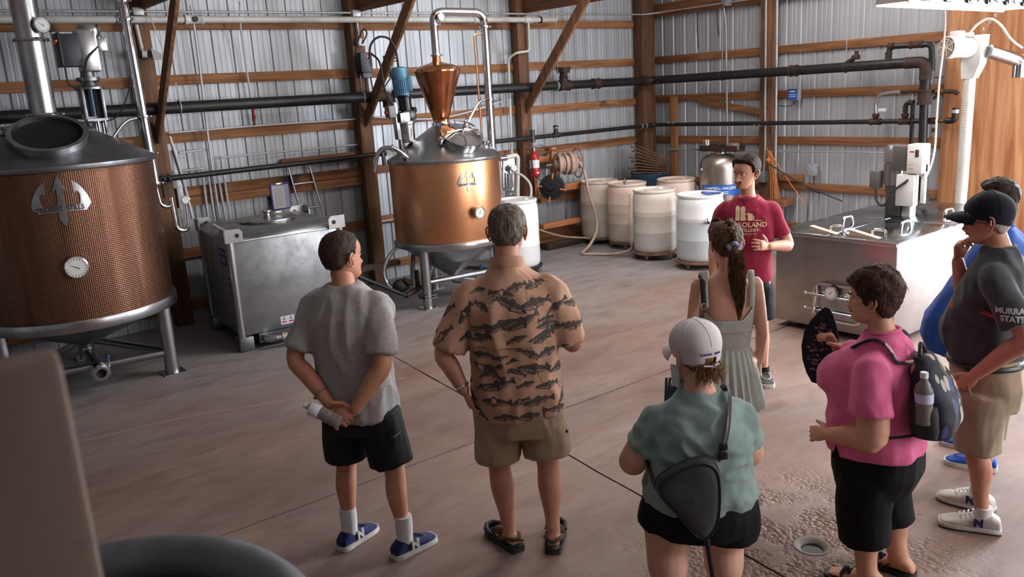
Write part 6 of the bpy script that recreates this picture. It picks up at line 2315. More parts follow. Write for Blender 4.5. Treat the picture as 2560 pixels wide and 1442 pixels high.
def bottle(label, base, direction, L_=.19, r=.031, wrap=None, cap=CAPM, loop=False):
    base, d = Vector(base), Vector(direction).normalized()
    t = thing('water_bottle', label, 'bottle', base)
    k = L_
    MB().lathe([(0, .004), (r * .6, 0), (r * .9, .004), (r, .014), (r * .96, .03), (r, .045), (r * .96, .06), (r, .075), (r * .96, .09), (r, k * .58), (r * .95, k * .68), (r * .6, k * .80), (r * .42, k * .86), (r * .42, k * .92), (0, k * .92)],
               base, 24, d).build('bottle_body', PET, t)
    MB().lathe([(r * .46, k * .90), (r * .46, k), (r * .38, k * 1.01), (0, k * 1.01)], base, 18, d).build('cap', cap, t)
    if wrap:
        MB().lathe([(r * 1.02, k * .44), (r * 1.03, k * .44), (r * 1.03, k * .62), (r * 1.02, k * .62)], base, 24, d, cap=False).build('label_wrap', wrap, t)
    return t


b0, b1 = Mw @ V(.045, -.275, .845), Mw @ V(-.15, -.30, .945)
t = bottle('small clear water bottle held behind the back by the grey-shirted person', b0, b1 - b0, .20, .033)
MB().lathe([(.034, .115), (.0365, .118), (.0365, .165), (.034, .168)], b0, 24, (b1 - b0), cap=False).build('collar_band', mat('milky_plastic', (226, 228, 232), .3), t)

# ------------------------------------------------------------------ man in the fish-print shirt
P = Person('person in a tan fish-print shirt and khaki shorts, hand on the hip', (2.44, 3.17), 52, SK_B)
sh_r = [(.76, 0, .0, .205, .150), (.775, 0, 0, .222, .165), (.85, 0, .005, .222, .17), (.98, -.0, .01, .220, .168), (1.10, 0, .005, .222, .160), (1.22, -.005, -.005, .232, .155), (1.34, -.01, -.012, .230, .145), (1.41, -.01, -.012, .216, .122), (1.455, -.01, -.008, .190, .10),
        (1.495, -.01, -.002, .12, .085), (1.525, -.01, .002, .082, .076), (1.56, -.01, .006, .074, .070)]
P.torso(sh_r, .90)
P.arm(-1, [(-.235, -.015, 1.40), (-.355, -.05, 1.12), (-.262, -.085, .925)], [.054, .056, .048, .048, .031], dict(dir=(.30, .12, -.9), palm=(.85, .3, .2), curl=(.35, .4, .45, .5), thumb=(.2, .2)))
P.arm(1, [(.215, -.01, 1.40), (.30, .0, 1.12), (.215, .22, 1.14)], [.054, .058, .050, .048, .031], dict(dir=(-.5, .8, .2), palm=(0, 0, -1), curl=(.5,) * 4))
P.leg([(-.10, 0, .86), (-.115, .03, .47), (-.085, .0, .075)], [.09, .082, .060, .063, .036])
P.leg([(.10, 0, .86), (.140, .02, .47), (.150, -.03, .075)], [.09, .082, .060, .063, .036])
P.head((.0, .035, 1.578), yaw=-10, pitch=-4, scale=1.06, neck=[(-.01, -.005, 1.50), (-.01, .0, 1.58), .062])
for (x, y, yaw) in ((-.085, .0, 34), (.150, -.03, -8)):
    foot_loft(P.body, Mfoot(x, y, R(yaw)), 0, .03, .85)
P.finish_body()
TAN = cloth_mat('tan_cotton', (200, 158, 134), (184, 140, 116), weave=380, scale=9)
mb = MB()
ring_loft(mb, sh_r)
sleeve(mb, -1, [(-.198, -.015, 1.392), (-.258, -.03, 1.27), (-.322, -.045, 1.14)], [.078, .080, .088])
sleeve(mb, 1, [(.186, -.01, 1.392), (.238, -.01, 1.27), (.272, -.005, 1.135)], [.078, .080, .088])
sh = P.cloth('shirt', mb, TAN, .010, 3, (.019, 7.5, (1, 1, .4), 11.0))
# yoke flap across the shoulders
bv = bvh_of(sh)
vs, fs = [], []
nx, nz = 36, 16
for j in range(nz + 1):
    for i in range(nx + 1):
        x = -.205 + .40 * i / nx
        z = 1.175 + .215 * j / nz - .012 * math.cos((i / nx - .5) * 3)
        h = bv.ray_cast(V(x - .005, -1, z), V(0, 1, 0))
        off = .012 if j == 0 else .010 if j < 3 else .006 if j < nz - 1 else .001
        if i in (0, nx):
            off = .001
        vs.append(h[0] + V(0, -off, 0) if h[0] else V(x, -.1, z))
for j in range(nz):
    for i in range(nx):
        a = j * (nx + 1) + i
        fs.append((a, a + 1, a + nx + 2, a + nx + 1))
me = bpy.data.meshes.new('yoke')
me.from_pydata([tuple(v) for v in vs], [], fs)
bm = bmesh.new()
bm.from_mesh(me)
r_ = bmesh.ops.extrude_face_region(bm, geom=bm.faces[:])
for v in r_['geom']:
    if isinstance(v, bmesh.types.BMVert):
        v.co.y += .004
bm.to_mesh(me)
bm.free()
yk = link_mesh('back_yoke', me, TAN, sh, angle=1.3)
# collar
cmb = MB()
vs, fs = [], []
nn = 40
for j, (dz, g_) in enumerate(((0, .004), (.030, .008), (.052, .004), (.048, -.006), (.0, -.006))):
    for i in range(nn):
        a = 2 * pi * i / nn
        vs.append(V(-.01 + (.076 + g_) * math.cos(a), .006 + (.072 + g_) * math.sin(a), 1.53 + dz - .016 * math.sin(a)))
for j in range(4):
    for i in range(nn):
        fs.append((j * nn + i, j * nn + (i + 1) % nn, (j + 1) * nn + (i + 1) % nn, (j + 1) * nn + i))
cmb.add(vs, fs)
cmb.build('collar', TAN, sh, world=False)
# the fish print: shapes laid on the cloth
FISH = [(-.5, .0), (-.46, .035), (-.38, .075), (-.25, .115), (-.12, .13), (-.06, .185), (.02, .19), (.06, .13), (.15, .11), (.20, .135), (.25, .10), (.32, .055), (.38, .04), (.5, .12), (.46, .0), (.49, -.12), (.37, -.035), (.28, -.06), (.2, -.115), (.15, -.08),
        (.02, -.11), (-.05, -.165), (-.1, -.115), (-.25, -.10), (-.38, -.06), (-.46, -.02)]
BELLY = [(-.46, -.005), (-.36, -.01), (-.2, -.02), (.0, -.025), (.2, -.02), (.33, -.01), (.28, -.045), (.15, -.062), (.0, -.085), (-.2, -.085), (-.36, -.05)]
allv = bvh_of(sh)
ykb = bvh_of(yk)
rng = random.Random(5)
spots = []
row = 0
z = .80
while z < 1.49:
    off = .5 * (row % 2)
    for k in range(9):
        a = -pi + 2 * pi * (k + off + rng.uniform(-.2, .2)) / 9
        spots.append((a, z + rng.uniform(-.016, .016), rng.choice((.066, .076, .084, .054, .046))))
    z += .080
    row += 1
arm_sp = []
for sd, (p0, p1) in ((-1, ((-.235, -.018, 1.36), (-.335, -.028, 1.16))), (1, ((.215, -.01, 1.36), (.285, -.005, 1.16)))):
    for k in range(15):
        t = (k % 3) / 2 * 1.05
        c = Vector(p0).lerp(Vector(p1), t)
        a = 2 * pi * (k // 3) / 5 + (k % 3) * .6 + .4
        arm_sp.append((c, V(math.cos(a), math.sin(a), .25)))
dark, light = MB(), MB()


def lay(poly, c, d, ang, size, flip, off, dst, skip=True):
    """project a small polygon onto the shirt around the hit of ray c->d"""
    d = Vector(d).normalized()
    up = V(0, 0, 1) - d * d.z
    up.normalize()
    rt = d.cross(up).normalized()
    ca, sa = math.cos(ang), math.sin(ang)
    out = []
    for x, y in poly:
        x *= flip * size
        y *= size
        u, w = x * ca - y * sa, x * sa + y * ca
        o = Vector(c) - d * 1.0 + rt * u + up * w
        hits = [h for h in (allv.ray_cast(o, d), ykb.ray_cast(o, d)) if h[0] is not None]
        if not hits:
            return
        h = min(hits, key=lambda q: q[3])
        out.append(h[0] - d * off)
    if skip and any(abs(p.x) > .205 and p.z > 1.10 for p in out):
        return
    zr_ = [(p - Vector(c)).dot(d) for p in out]
    if max(zr_) - min(zr_) > .07:
        return
    dst.add(out, [tuple(range(len(out)))])


def subdiv(poly, k=2):
    o = []
    for (x0, y0), (x1, y1) in zip(poly, poly[1:] + poly[:1]):
        for j in range(k):
            o.append((x0 + (x1 - x0) * j / k, y0 + (y1 - y0) * j / k))
    return o


def fish_strips(n=9):
    """fish cut into narrow quads so it can follow the folds"""
    top = [p for p in FISH[:14]]
    bot = [FISH[0]] + list(reversed(FISH[15:]))

    def at(lst, x):
        for (x0, y0), (x1, y1) in zip(lst[:-1], lst[1:]):
            if x0 <= x <= x1 + 1e-9:
                return y0 + (y1 - y0) * ((x - x0) / max(1e-9, x1 - x0))
        return lst[-1][1]
    xs = sorted(set([p[0] for p in top] + [-.5 + k / 20 for k in range(20)] + [.46]))
    st = []
    for a, b in zip(xs[:-1], xs[1:]):
        st.append([(a, at(bot, a)), (b, at(bot, b)), (b, at(top, b)), (a, at(top, a))])
    return st


STR = fish_strips()
LOW = [[(a, ya * .8), (b, yb * .8), (b, yb * .25 + .012), (a, ya * .25 + .012)] for (a, ya), (b, yb) in [(q[0], q[1]) for q in STR] if -.43 < a and b < .34 and not (-.13 < a < .04 and ya < -.12)]
for a, z, s_ in spots:
    ang = rng.choice((.1, .15, .0, -.15, .35, .5, -.5, .25, .05))
    fl_ = rng.choice((-1, 1))
    sz = s_ * rng.uniform(1.7, 2.2)
    d = V(-math.sin(a), math.cos(a), 0)
    c = V(-.005, 0, z)
    for q in STR:
        lay(q, c, d, ang, sz, fl_, .0022, dark)
    for q in LOW:
        lay(q, c, d, ang, sz, fl_, .0034, light)
for c, d in arm_sp:
    ang = rng.gauss(.3, .5)
    for q in STR:
        lay(q, c, d, ang, .12, 1, .0022, dark, False)
    for q in LOW:
        lay(q, c, d, ang, .12, 1, .0034, light, False)
FISHD = mat('fish_ink', (54, 49, 47), .85, col2=(112, 94, 84), vscale=190, vpos=(.42, .7))
fp_ = dark.build('fish_print', FISHD, sh, world=False, smooth=False)
fp_['kind'] = 'stuff'
fp_ = light.build('fish_bellies', mat('fish_belly', (150, 120, 104), .85, col2=(112, 92, 82), vscale=160), sh, world=False, smooth=False)
fp_['kind'] = 'stuff'
# thin crackled print lines
ln = MB()
for k in range(60):
    a, z = rng.uniform(-pi, pi), rng.uniform(.76, 1.46)
    d = V(-math.sin(a), math.cos(a), 0)
    th = rng.uniform(0, 6.28)
    u, w = 0, 0
    prev = None
    for j in range(9):
        th += rng.gauss(0, .7)
        u2, w2 = u + .014 * math.cos(th), w + .014 * math.sin(th)
        lay([(u - .0008 * math.sin(th), w + .0008 * math.cos(th)), (u2 - .0008 * math.sin(th), w2 + .0008 * math.cos(th)), (u2 + .0008 * math.sin(th), w2 - .0008 * math.cos(th)), (u + .0008 * math.sin(th), w - .0008 * math.cos(th))], V(-.005, 0, z), d, 0, 1, 1, .0015, ln)
        u, w = u2, w2
fp_ = ln.build('print_lines', mat('print_sepia', (136, 100, 84), .85), sh, world=False, smooth=False)
fp_['kind'] = 'stuff'
KHK = cloth_mat('khaki_cotton', (176, 152, 128), (156, 132, 110), weave=340, scale=8)
mb = MB()
ring_loft(mb, [(.66, 0, 0, .175, .140), (.78, 0, 0, .200, .150), (.90, 0, 0, .19, .145), (.93, 0, 0, .18, .14)])
limb(mb, [(-.10, 0, .78), (-.115, .01, .64), (-.12, .015, .515)], [.120, .120, .122], 18, 4, False)
limb(mb, [(.10, 0, .78), (.13, .01, .64), (.142, .01, .53)], [.120, .120, .124], 18, 4, False)
so = P.cloth('shorts', mb, KHK, .010, 3, (.013, 7.0, (1, 1, .5), 4.0))
fb = bvh_of(so)
# cargo pocket with button
vs, fs = [], []
for j in range(9):
    for i in range(9):
        a = R(-62 + 62 * i / 8)
        z = .575 + .125 * j / 8
        d = V(-math.cos(a), -math.sin(a), 0)
        h = fb.ray_cast(V(.14, .0, z) - d * .5, d)
        e = .001 if i in (0, 8) or j in (0, 8) else .007
        vs.append((h[0] if h[0] else V(.24, 0, z)) - d * e)
for j in range(8):
    for i in range(8):
        fs.append((j * 9 + i, j * 9 + i + 1, j * 9 + i + 10, j * 9 + i + 9))
MB().add(vs, fs).build('cargo_pocket', KHK, so, world=False, angle=1.2)
bp_ = vs[8 * 9 - 9 * 2 + 4]
MB().sphere(bp_, .010, 12, 8, (1, 1, 1)).build('button', PLASTIC_B, so, world=False)
HRB = hair_mat('hair_salt_pepper', (70, 58, 50), (128, 114, 102))
P.hair(HRB, [(-.10, .030), (-.06, .042), (-.03, .075), (-.008, .135), (.012, .112), (.03, .165), (.06, .198), (.09, .212)], .010, rough=.0045, seed=6, fade=.018, top=1.5)
P.eyes()
SAND = cloth_mat('brown_webbing', (86, 68, 52), (66, 52, 40), weave=200)
for (x, y, yaw) in ((-.085, .0, 34), (.150, -.03, -8)):
    M = Mfoot(x, y, R(yaw))
    k = MB()
    k.prism(sole_outline(.010), .001, .034, M)
    s_ = k.build('sandal', RUBBER, P.root, world=False, angle=.9)
    tc_ = MB()
    tc_.tube([M @ V(-.048, .12, .034), M @ V(-.046, .165, .048), M @ V(-.02, .198, .05), M @ V(.02, .198, .05), M @ V(.046, .165, .048), M @ V(.048, .12, .034)], .014, 8)
    tc_.build('toe_bumper', RUBBER, s_, world=False)
    for q in range(4):
        yy_ = .04 + q * .032
        hh = .088 - q * .011
        st = MB().tube(spline([M @ V(-.046, yy_ + .01, .03), M @ V(-.040, yy_, hh * .72), M @ V(0, yy_ - .006, hh), M @ V(.040, yy_, hh * .72), M @ V(.046, yy_ + .01, .03)], 4), .009, 6).build('strap', SAND, s_, world=False)
    MB().tube(spline([M @ V(-.045, .03, .05), M @ V(-.041, -.03, .070), M @ V(0, -.080, .074), M @ V(.041, -.03, .070), M @ V(.045, .03, .05)], 5), .011, 6).build('heel_strap', SAND, s_, world=False)
    MB().tube(spline([M @ V(-.035, -.05, .03), M @ V(0, -.086, .04), M @ V(.035, -.05, .03)], 5), .012, 6).build('heel_cup', RUBBER, s_, world=False)
    MB().tube([M @ V(0, -.085, .07), M @ V(.012, -.115, .082)], .004, 6).build('pull_loop', PLASTIC_B, s_, world=False)
    MB().sphere(M @ V(0, .048, .108), .010, 8, 6).build('cord_lock', PLASTIC_B, s_, world=False)
    MB().cbox(M @ V(-.047, .045, .058), (.006, .03, .012), .002, M=M.to_3x3().to_4x4()).build('tag', ORA, s_, world=False)
wp = V(-.262, -.085, .925).lerp(V(-.355, -.05, 1.12), .14)
wa = MB().tube(torus_ring(wp, (.09, -.03, -.195), .036, .034, 0, 20), .007, 8, closed=True).build('wristwatch', STEEL_P, P.root, world=False)

# ------------------------------------------------------------------ the speaker in the red shirt
P = Person('person in a maroon distillery T-shirt and black shorts speaking with one hand raised', (5.30, 3.85), 212, SK_D)
tee = [(.83, 0, 0, .165, .115), (.85, 0, 0, .182, .128), (.95, 0, 0, .180, .125), (1.06, 0, 0, .178, .122), (1.18, 0, .0, .190, .128), (1.30, 0, -.005, .195, .128), (1.38, 0, -.008, .190, .112), (1.43, 0, -.008, .155, .090), (1.462, 0, -.004, .105, .076), (1.482, 0, 0, .078, .068)]
P.torso(tee, .9)
P.arm(-1, [(-.180, -.01, 1.37), (-.300, -.03, 1.10), (-.165, .18, 1.13)], [.046, .052, .044, .044, .029], dict(dir=(.55, .75, .22), palm=(.85, -.45, -.1), curl=(.28, .34, .4, .5), spread=.10, thumb=(-.25, .0)))
P.arm(1, [(.180, -.01, 1.37), (.255, -.03, 1.09), (.250, .09, .86)], [.046, .052, .044, .044, .029], dict(palm=(-.8, -.2, 0), curl=(.5,) * 4))
P.leg([(-.09, 0, .86), (-.115, .02, .47), (-.135, -.02, .075)], [.085, .074, .052, .054, .034])
P.leg([(.09, 0, .86), (.105, .03, .47), (.125, .02, .075)], [.085, .074, .052, .054, .034])
P.head((.015, .03, 1.545), yaw=-34, pitch=-1, roll=0, scale=1.04, neck=[(0, -.005, 1.44), (.005, .0, 1.53), .056], nose=1.15, jaw=.95)
P.finish_body()
MAR = cloth_mat('maroon_heather', (158, 42, 70), (138, 34, 60), weave=480, scale=60)
mb = MB()
ring_loft(mb, tee)
sleeve(mb, -1, [(-.172, -.01, 1.368), (-.213, -.02, 1.27), (-.248, -.027, 1.180)], [.066, .067, .072])
sleeve(mb, 1, [(.172, -.01, 1.368), (.205, -.02, 1.27), (.230, -.027, 1.180)], [.066, .067, .072])
sh = P.cloth('t_shirt', mb, MAR, .010, 4, (.015, 8.0, (1, 1, .4), 21.0))
MB().tube(torus_ring((0, .006, 1.480), (0, .22, 1), .074, .068, 0), .008, 8, closed=True).build('collar', MAR, sh, world=False)
bv = bvh_of(sh)
CREAM = mat('cream_print', (226, 196, 164), .85)


def chest(name, me, z, x0=0.0):
    """lay a flat mesh on the chest (local +x of the print runs to the wearer's left)"""
    pts = [(v.co.x, v.co.y) for v in me.vertices]
    out = project(pts, bv, (x0, 1.0, z), (-1, 0, 0), (0, 0, 1), (0, -1, 0), .0035)
    for v, q in zip(me.vertices, out):
        v.co = q
    me.materials.clear()
    return link_mesh(name, me, CREAM, sh, smooth=False, recalc=False)


def rounded_bar(x0, x1, y0, y1, n=6):
    r_ = (x1 - x0) / 2
    return [(x0, y0), (x1, y0)] + [(x0 + r_ + r_ * math.cos(pi * k / n), y1 - r_ + r_ * math.sin(pi * k / n)) for k in range(n + 1)]


polys = [rounded_bar(-.082, -.050, -.0, .108), rounded_bar(-.045, -.010, .0, .105)]
chest('silo_print', strip_mesh(polys, -.09, .0, 5, 8), 1.315)
barn = [[(-.038, 0), (-.038, .03), (-.024, .03), (-.024, 0)], [(-.012, .058), (-.03, .04), (-.026, .036), (-.012, .05), (.002, .036), (.006, .04)], [(-.022, .004), (-.004, .004), (-.004, .026), (-.022, .026)],
        [(.008, .0), (.058, .0), (.058, .026), (.045, .044), (.022, .055), (.0, .058), (.010, .042)]]
chest('barn_print', strip_mesh(barn, -.04, .06, 6, 6), 1.315)
chest('print_line', strip_mesh([[(-.125, 0), (-.085, 0), (-.085, .004), (-.125, .004)]], -.13, -.08, 3), 1.313)
chest('print_line', strip_mesh([[(.062, 0), (.118, 0), (.118, .004), (.062, .004)]], .06, .12, 3), 1.313)
for body, size, z, bold in (('MB ROLAND', .050, 1.282, .0018), ('-DISTILLERY-', .035, 1.242, .0012), ('CHRISTIAN CO, KY', .016, 1.213, .0004)):
    me = text_mesh(body, size, bold=bold, spacing=1.05)
    chest('lettering', me, z)
mb = MB()
ring_loft(mb, [(.68, 0, 0, .155, .118), (.78, 0, 0, .172, .125), (.88, 0, 0, .165, .118), (.90, 0, 0, .16, .112)])
limb(mb, [(-.088, 0, .78), (-.10, .01, .65), (-.108, .01, .52)], [.105, .102, .104], 18, 4, False)
limb(mb, [(.088, 0, .78), (.10, .01, .65), (.105, .015, .52)], [.105, .102, .104], 18, 4, False)
P.cloth('shorts', mb, cloth_mat('black_twill', (13, 13, 15), (9, 9, 11), rough=.75, weave=300, sheen=0), .010, 3, (.008, 8.0, (1, 1, .5), 2.0))
HRC = hair_mat('hair_dark_brown', (26, 19, 16), (60, 44, 34))
P.hair(HRC, [(-.10, .050), (-.06, .060), (-.03, .085), (-.008, .135), (.010, .112), (.03, .165), (.055, .182), (.085, .190)], .017, rough=.006, seed=4, fade=.014, top=1.9, wave=40)
P.eyes((60, 48, 38), HRC, .1)
P.lips(mat('lip', (168, 98, 86), .5))
P.on_head('moustache', MB().tube(spline([V(-.026, .080, .052), V(-.014, .091, .0605), V(0, .0935, .0625), V(.014, .091, .0605), V(.026, .080, .052)], 5), .0048, 6), HRC)
P.on_head('goatee', MB().tube(spline([V(-.012, .086, .022), V(0, .0945, .018), V(.012, .086, .022)], 5), .007, 6), mat('stubble', (96, 66, 52), .8))
GREYS = cloth_mat('grey_canvas', (96, 92, 90), (78, 75, 74), weave=220)
for (x, y, yaw) in ((-.135, -.02, 14), (.125, .02, -12)):
    M = Mfoot(x, y, R(yaw))
    s_ = shoe(P, M, GREYS, SOLEW, hs=.80)
    MB().tube([M @ V(0, .0, .115), M @ V(0, 0, .07)], [.041, .042], 18).build('ankle_sock', SHB, P.root, world=False)
    MB().tube(spline([M @ V(-.03, .045, .075), M @ V(-.034, .10, .058), M @ V(0, .145, .056), M @ V(.034, .10, .058), M @ V(.03, .045, .075)], 5), .0035, 5).build('moc_seam', SOLEW, s_, world=False)
    for q in range(2):
        MB().tube([M @ V(-.018, .055 + q * .02, .083 - q * .008), M @ V(.018, .058 + q * .02, .083 - q * .008)], .004, 6).build('lace', PLASTIC_B, s_, world=False)
# the tap on the clean white drum beside him
tp = thing('drum_tap', 'small steel tap screwed into the clean white drum', 'tap', (8.22, 6.58, .62))
MB().lathe([(.012, -.05), (.022, -.02), (.022, .02), (.014, .025), (.014, .09), (.02, .095), (.02, .12)], (8.22, 6.58, .62), 14, (-.55, -.6, .1)).build('body', STEEL_P, tp)
MB().cyl((8.19, 6.55, .63), (8.19, 6.55, .68), .008, 8).build('handle', STEEL_P, tp)

# ------------------------------------------------------------------ woman in the mint dress
P = Person('person in a mint sleeveless dress with a long brown ponytail', (3.76, 2.87), 44, SK_C)
bod = [(.84, 0, 0, .125, .098), (.88, 0, 0, .124, .097), (.95, 0, .005, .135, .105), (1.02, 0, .012, .150, .115), (1.08, 0, .012, .156, .116), (1.14, 0, .004, .152, .108), (1.20, 0, -.004, .148, .095), (1.25, 0, -.008, .128, .080), (1.285, 0, -.008, .088, .064), (1.31, 0, -.004, .058, .052)]
P.torso(bod, .965)
P.arm(-1, [(-.158, -.008, 1.238), (-.195, -.03, .97), (-.190, .07, .76)], [.042, .042, .036, .035, .024], dict(palm=(.9, 0, 0), curl=(.5,) * 4), size=.9)
P.arm(1, [(.158, -.008, 1.238), (.190, -.035, .97), (.195, .05, .75)], [.042, .042, .036, .035, .024], dict(palm=(-.9, 0, 0), curl=(.5,) * 4), size=.9)
P.leg([(-.085, 0, .78), (-.085, .02, .43), (-.085, -.01, .07)], [.090, .080, .052, .052, .032])
P.leg([(.085, 0, .78), (.085, .02, .43), (.085, -.01, .07)], [.090, .080, .052, .052, .032])
P.head((0, .030, 1.345), yaw=14, pitch=-3, scale=1.0, neck=[(0, -.01, 1.27), (0, .0, 1.34), .045], nose=.85, jaw=.92)
P.finish_body(.008)
MINT = cloth_mat('mint_jersey', (194, 200, 190), (180, 188, 178), weave=420, scale=20)
# bodice: open at the back in a low scoop
n = 64
rows = []
zb = [.855, .875, .90, .93, .955, .98, .985, 1.0, 1.03, 1.06, 1.09, 1.12, 1.16, 1.20]
vs, fs, alive = [], [], []


def bodr(z, a):
    for r0, r1 in zip(bod[:-1], bod[1:]):
        if r0[0] <= z <= r1[0]:
            t = (z - r0[0]) / (r1[0] - r0[0])
            break
    rx, ry, cy = [r0[k] + (r1[k] - r0[k]) * t for k in (3, 4, 2)]
    c, s = math.cos(a), math.sin(a)
    g = .006 + (.004 if abs(z - .982) < .004 else 0)
    return V((rx + g) * math.copysign(abs(c) ** (2 / 2.4), c), cy + (ry + g) * math.copysign(abs(s) ** (2 / 2.4), s), z)


for a_i in range(n):
    a = 2 * pi * a_i / n
    s_, c_ = math.sin(a), math.cos(a)
    ztop = 1.045 + .17 * max(0, abs(c_) - .42) if s_ < 0 else 1.10 + .10 * max(0, abs(c_) - .5)
    if abs(c_) > .93:
        ztop = 1.085
    col = []
    for k in range(13):
        z = .855 + (ztop - .855) * k / 12
        vs.append(bodr(z, a))
m_ = 13
for a_i in range(n):
    for k in range(m_ - 1):
        b_i = (a_i + 1) % n
        fs.append((a_i * m_ + k, b_i * m_ + k, b_i * m_ + k + 1, a_i * m_ + k + 1))
me = bpy.data.meshes.new('bodice')
me.from_pydata([tuple(v) for v in vs], [], fs)
dress = link_mesh('dress_bodice', me, MINT, P.root, angle=1.4)
for s_ in (-1, 1):
    st = spline([V(s_ * .125, -.088, 1.12), V(s_ * .128, -.080, 1.20), V(s_ * .128, -.045, 1.313), V(s_ * .128, .01, 1.278), V(s_ * .122, .07, 1.22), V(s_ * .112, .108, 1.12)], 5)
    MB().tube(st, .017, 8, flat=.35).build('dress_strap', MINT, dress, world=False)
MB().tube([bodr(.98, 2 * pi * k / 48) for k in range(48)], .0035, 6, closed=True).build('seam', MINT, dress, world=False)
MB().tube([bodr(.862, 2 * pi * k / 48) for k in range(48)], .0045, 6, closed=True).build('waist_seam', MINT, dress, world=False)
# pleated skirt
vs, fs = [], []
n, m_ = 192, 12
for j in range(m_ + 1):
    t = j / m_
    z = .868 - .36 * t
    rx, ry = .130 + .085 * t ** .8, .104 + .085 * t ** .8
    for i in range(n):
        a = 2 * pi * i / n
        pl = (abs(((i / n * 26 + .06 * noise.noise(V(i * .05, t * 2, 0))) % 1) - .5) * 2 - .5) * (.006 + .026 * t)
        vs.append(V((rx + pl) * math.cos(a), (ry + pl) * math.sin(a) - .005, z))
for j in range(m_):
    for i in range(n):
        fs.append((j * n + i, j * n + (i + 1) % n, (j + 1) * n + (i + 1) % n, (j + 1) * n + i))
me = bpy.data.meshes.new('skirt')
me.from_pydata([tuple(v) for v in vs], [], fs)
link_mesh('skirt', me, MINT, P.root, angle=1.2)
HRD = hair_mat('hair_light_brown', (58, 42, 31), (112, 84, 62), stretch=(70, 40, 14))
P.hair(HRD, [(-.10, .035), (-.06, .05), (-.03, .085), (-.010, .125), (.012, .118), (.035, .165), (.06, .190), (.09, .198)], .014, rough=.006, seed=8, fade=.012, top=1.3, wave=36)
P.eyes()
sc = P.HM @ V(.0, -.122, .120)
# braid-like crown and ponytail
P.on_head('braid', MB().tube(spline([V(0, -.03, .244), V(.012, -.07, .228), V(-.008, -.10, .195), V(.010, -.118, .165), V(0, -.122, .135)], 6), [.018 + .006 * math.sin(k * 1.3) for k in range(25)], 10), HRD)
tail = [sc, sc + V(.005, -.035, -.04), sc + V(.012, -.035, -.12), sc + V(.022, -.02, -.24), sc + V(.030, -.01, -.35), sc + V(.026, -.005, -.45)]
tp_ = spline(tail, 6)
tr_ = [.018 + .020 * math.sin(min(1, k / 12) * pi / 2) - .032 * max(0, (k - 14) / 16) ** 1.3 for k in range(len(tp_))]
pt_ = MB().tube(tp_, tr_, 14, flat=.75).build('ponytail', HRD, P.root, world=False)


def tail_strand(rng):
    a, q = rng.uniform(0, 2 * pi), rng.uniform(.8, 1.25)
    end = rng.randint(16, len(tp_) - 1)
    return [tp_[k] + V(math.cos(a + k * .03), math.sin(a + k * .03) * .75, 0) * tr_[k] * q + V(rng.gauss(0, .002), rng.gauss(0, .002), 0) for k in range(1, end, 3)]


st_ = strands(tail_strand, 300, r=.0013).build('ponytail_strands', HRD, pt_, world=False)
st_['kind'] = 'stuff'
MB().tube([sc + V(.026 * math.cos(a) * (1 + .25 * math.sin(a * 5)), -.018 + .010 * math.sin(a * 3), .024 * math.sin(a) * (1 + .2 * math.cos(a * 4)) - .010) for a in [2 * pi * k / 40 for k in range(40)]], .012, 8, closed=True).build('hair_tie', mat('violet_satin', (112, 108, 148), .4, col2=(150, 150, 176), vscale=30), P.root, world=False)
# sunglasses pushed up on the head
sg = thing('sunglasses', 'black sunglasses pushed up on the brown hair of the dress wearer', 'sunglasses', P.root.location, R(44 - 90))
DLN = mat('dark_lens', (30, 28, 30), .12, 0)
for e in (-1, 1):
    k = MB()
    k.lathe([(0, 0), (.026, 0), (.029, .003), (.029, .006), (0, .008)], V(e * .036, .055, .236), 18, V(e * .1, .6, .85))
    k.v = [tuple(P.HM @ Vector(v)) for v in k.v]
    k.build('lens', DLN, sg, world=False)
    k = MB().tube([P.HM @ V(e * .068, .05, .230), P.HM @ V(e * .088, .02, .18), P.HM @ V(e * .086, -.02, .13)], .0035, 6).build('temple', PLASTIC_B, sg, world=False)
MB().tube([P.HM @ V(-.012, .058, .240), P.HM @ V(.012, .058, .240)], .004, 6).build('bridge', PLASTIC_B, sg, world=False)
# shoulder bag with chain
hb = thing('shoulder_bag', 'small black bag on a chain strap at the hip of the dress wearer', 'bag', P.root.location, R(44 - 90))
MB().tube(spline([V(-.135, -.105, 1.14), V(-.138, -.088, 1.22), V(-.138, -.05, 1.290), V(-.138, .02, 1.294), V(-.14, .09, 1.20)], 5), .016, 8, flat=.3).build('strap', PLASTIC_B, hb, world=False)
m = MB()
for k in range(26):
    t = k / 25
    for q in (V(-.135, -.112, 1.13).lerp(V(-.20, -.10, .80), t),):
        m.torus(q, .008, .0026, V(1, 0, .3) if k % 2 else V(0, 1, .3), 10, 5)
m = m.build('chain', mat('dark_chain', (70, 56, 50), .35, .9), hb, world=False)
m['kind'] = 'stuff'
MB().torus(V(-.135, -.112, 1.135), .016, .004, (0, 1, 0), 16, 6).build('ring', STEEL_P, hb, world=False)
MB().box(-.285, -.235, -.13, .07, .64, .80, .02).build('pouch', PLASTIC_B, hb, world=False)
for x in (-.085, .085):
    M = Mfoot(x, -.01, 0)
    shoe(P, M, SOLEW, SOLEW, hs=.8, wk=.85)

# ------------------------------------------------------------------ woman in the white cap
P = Person('person in a sage green T-shirt, black shorts and white cap, seen from behind', (2.62, 2.14), 48, SK_C)


def Z(z):
    return 1.087 * z - .207


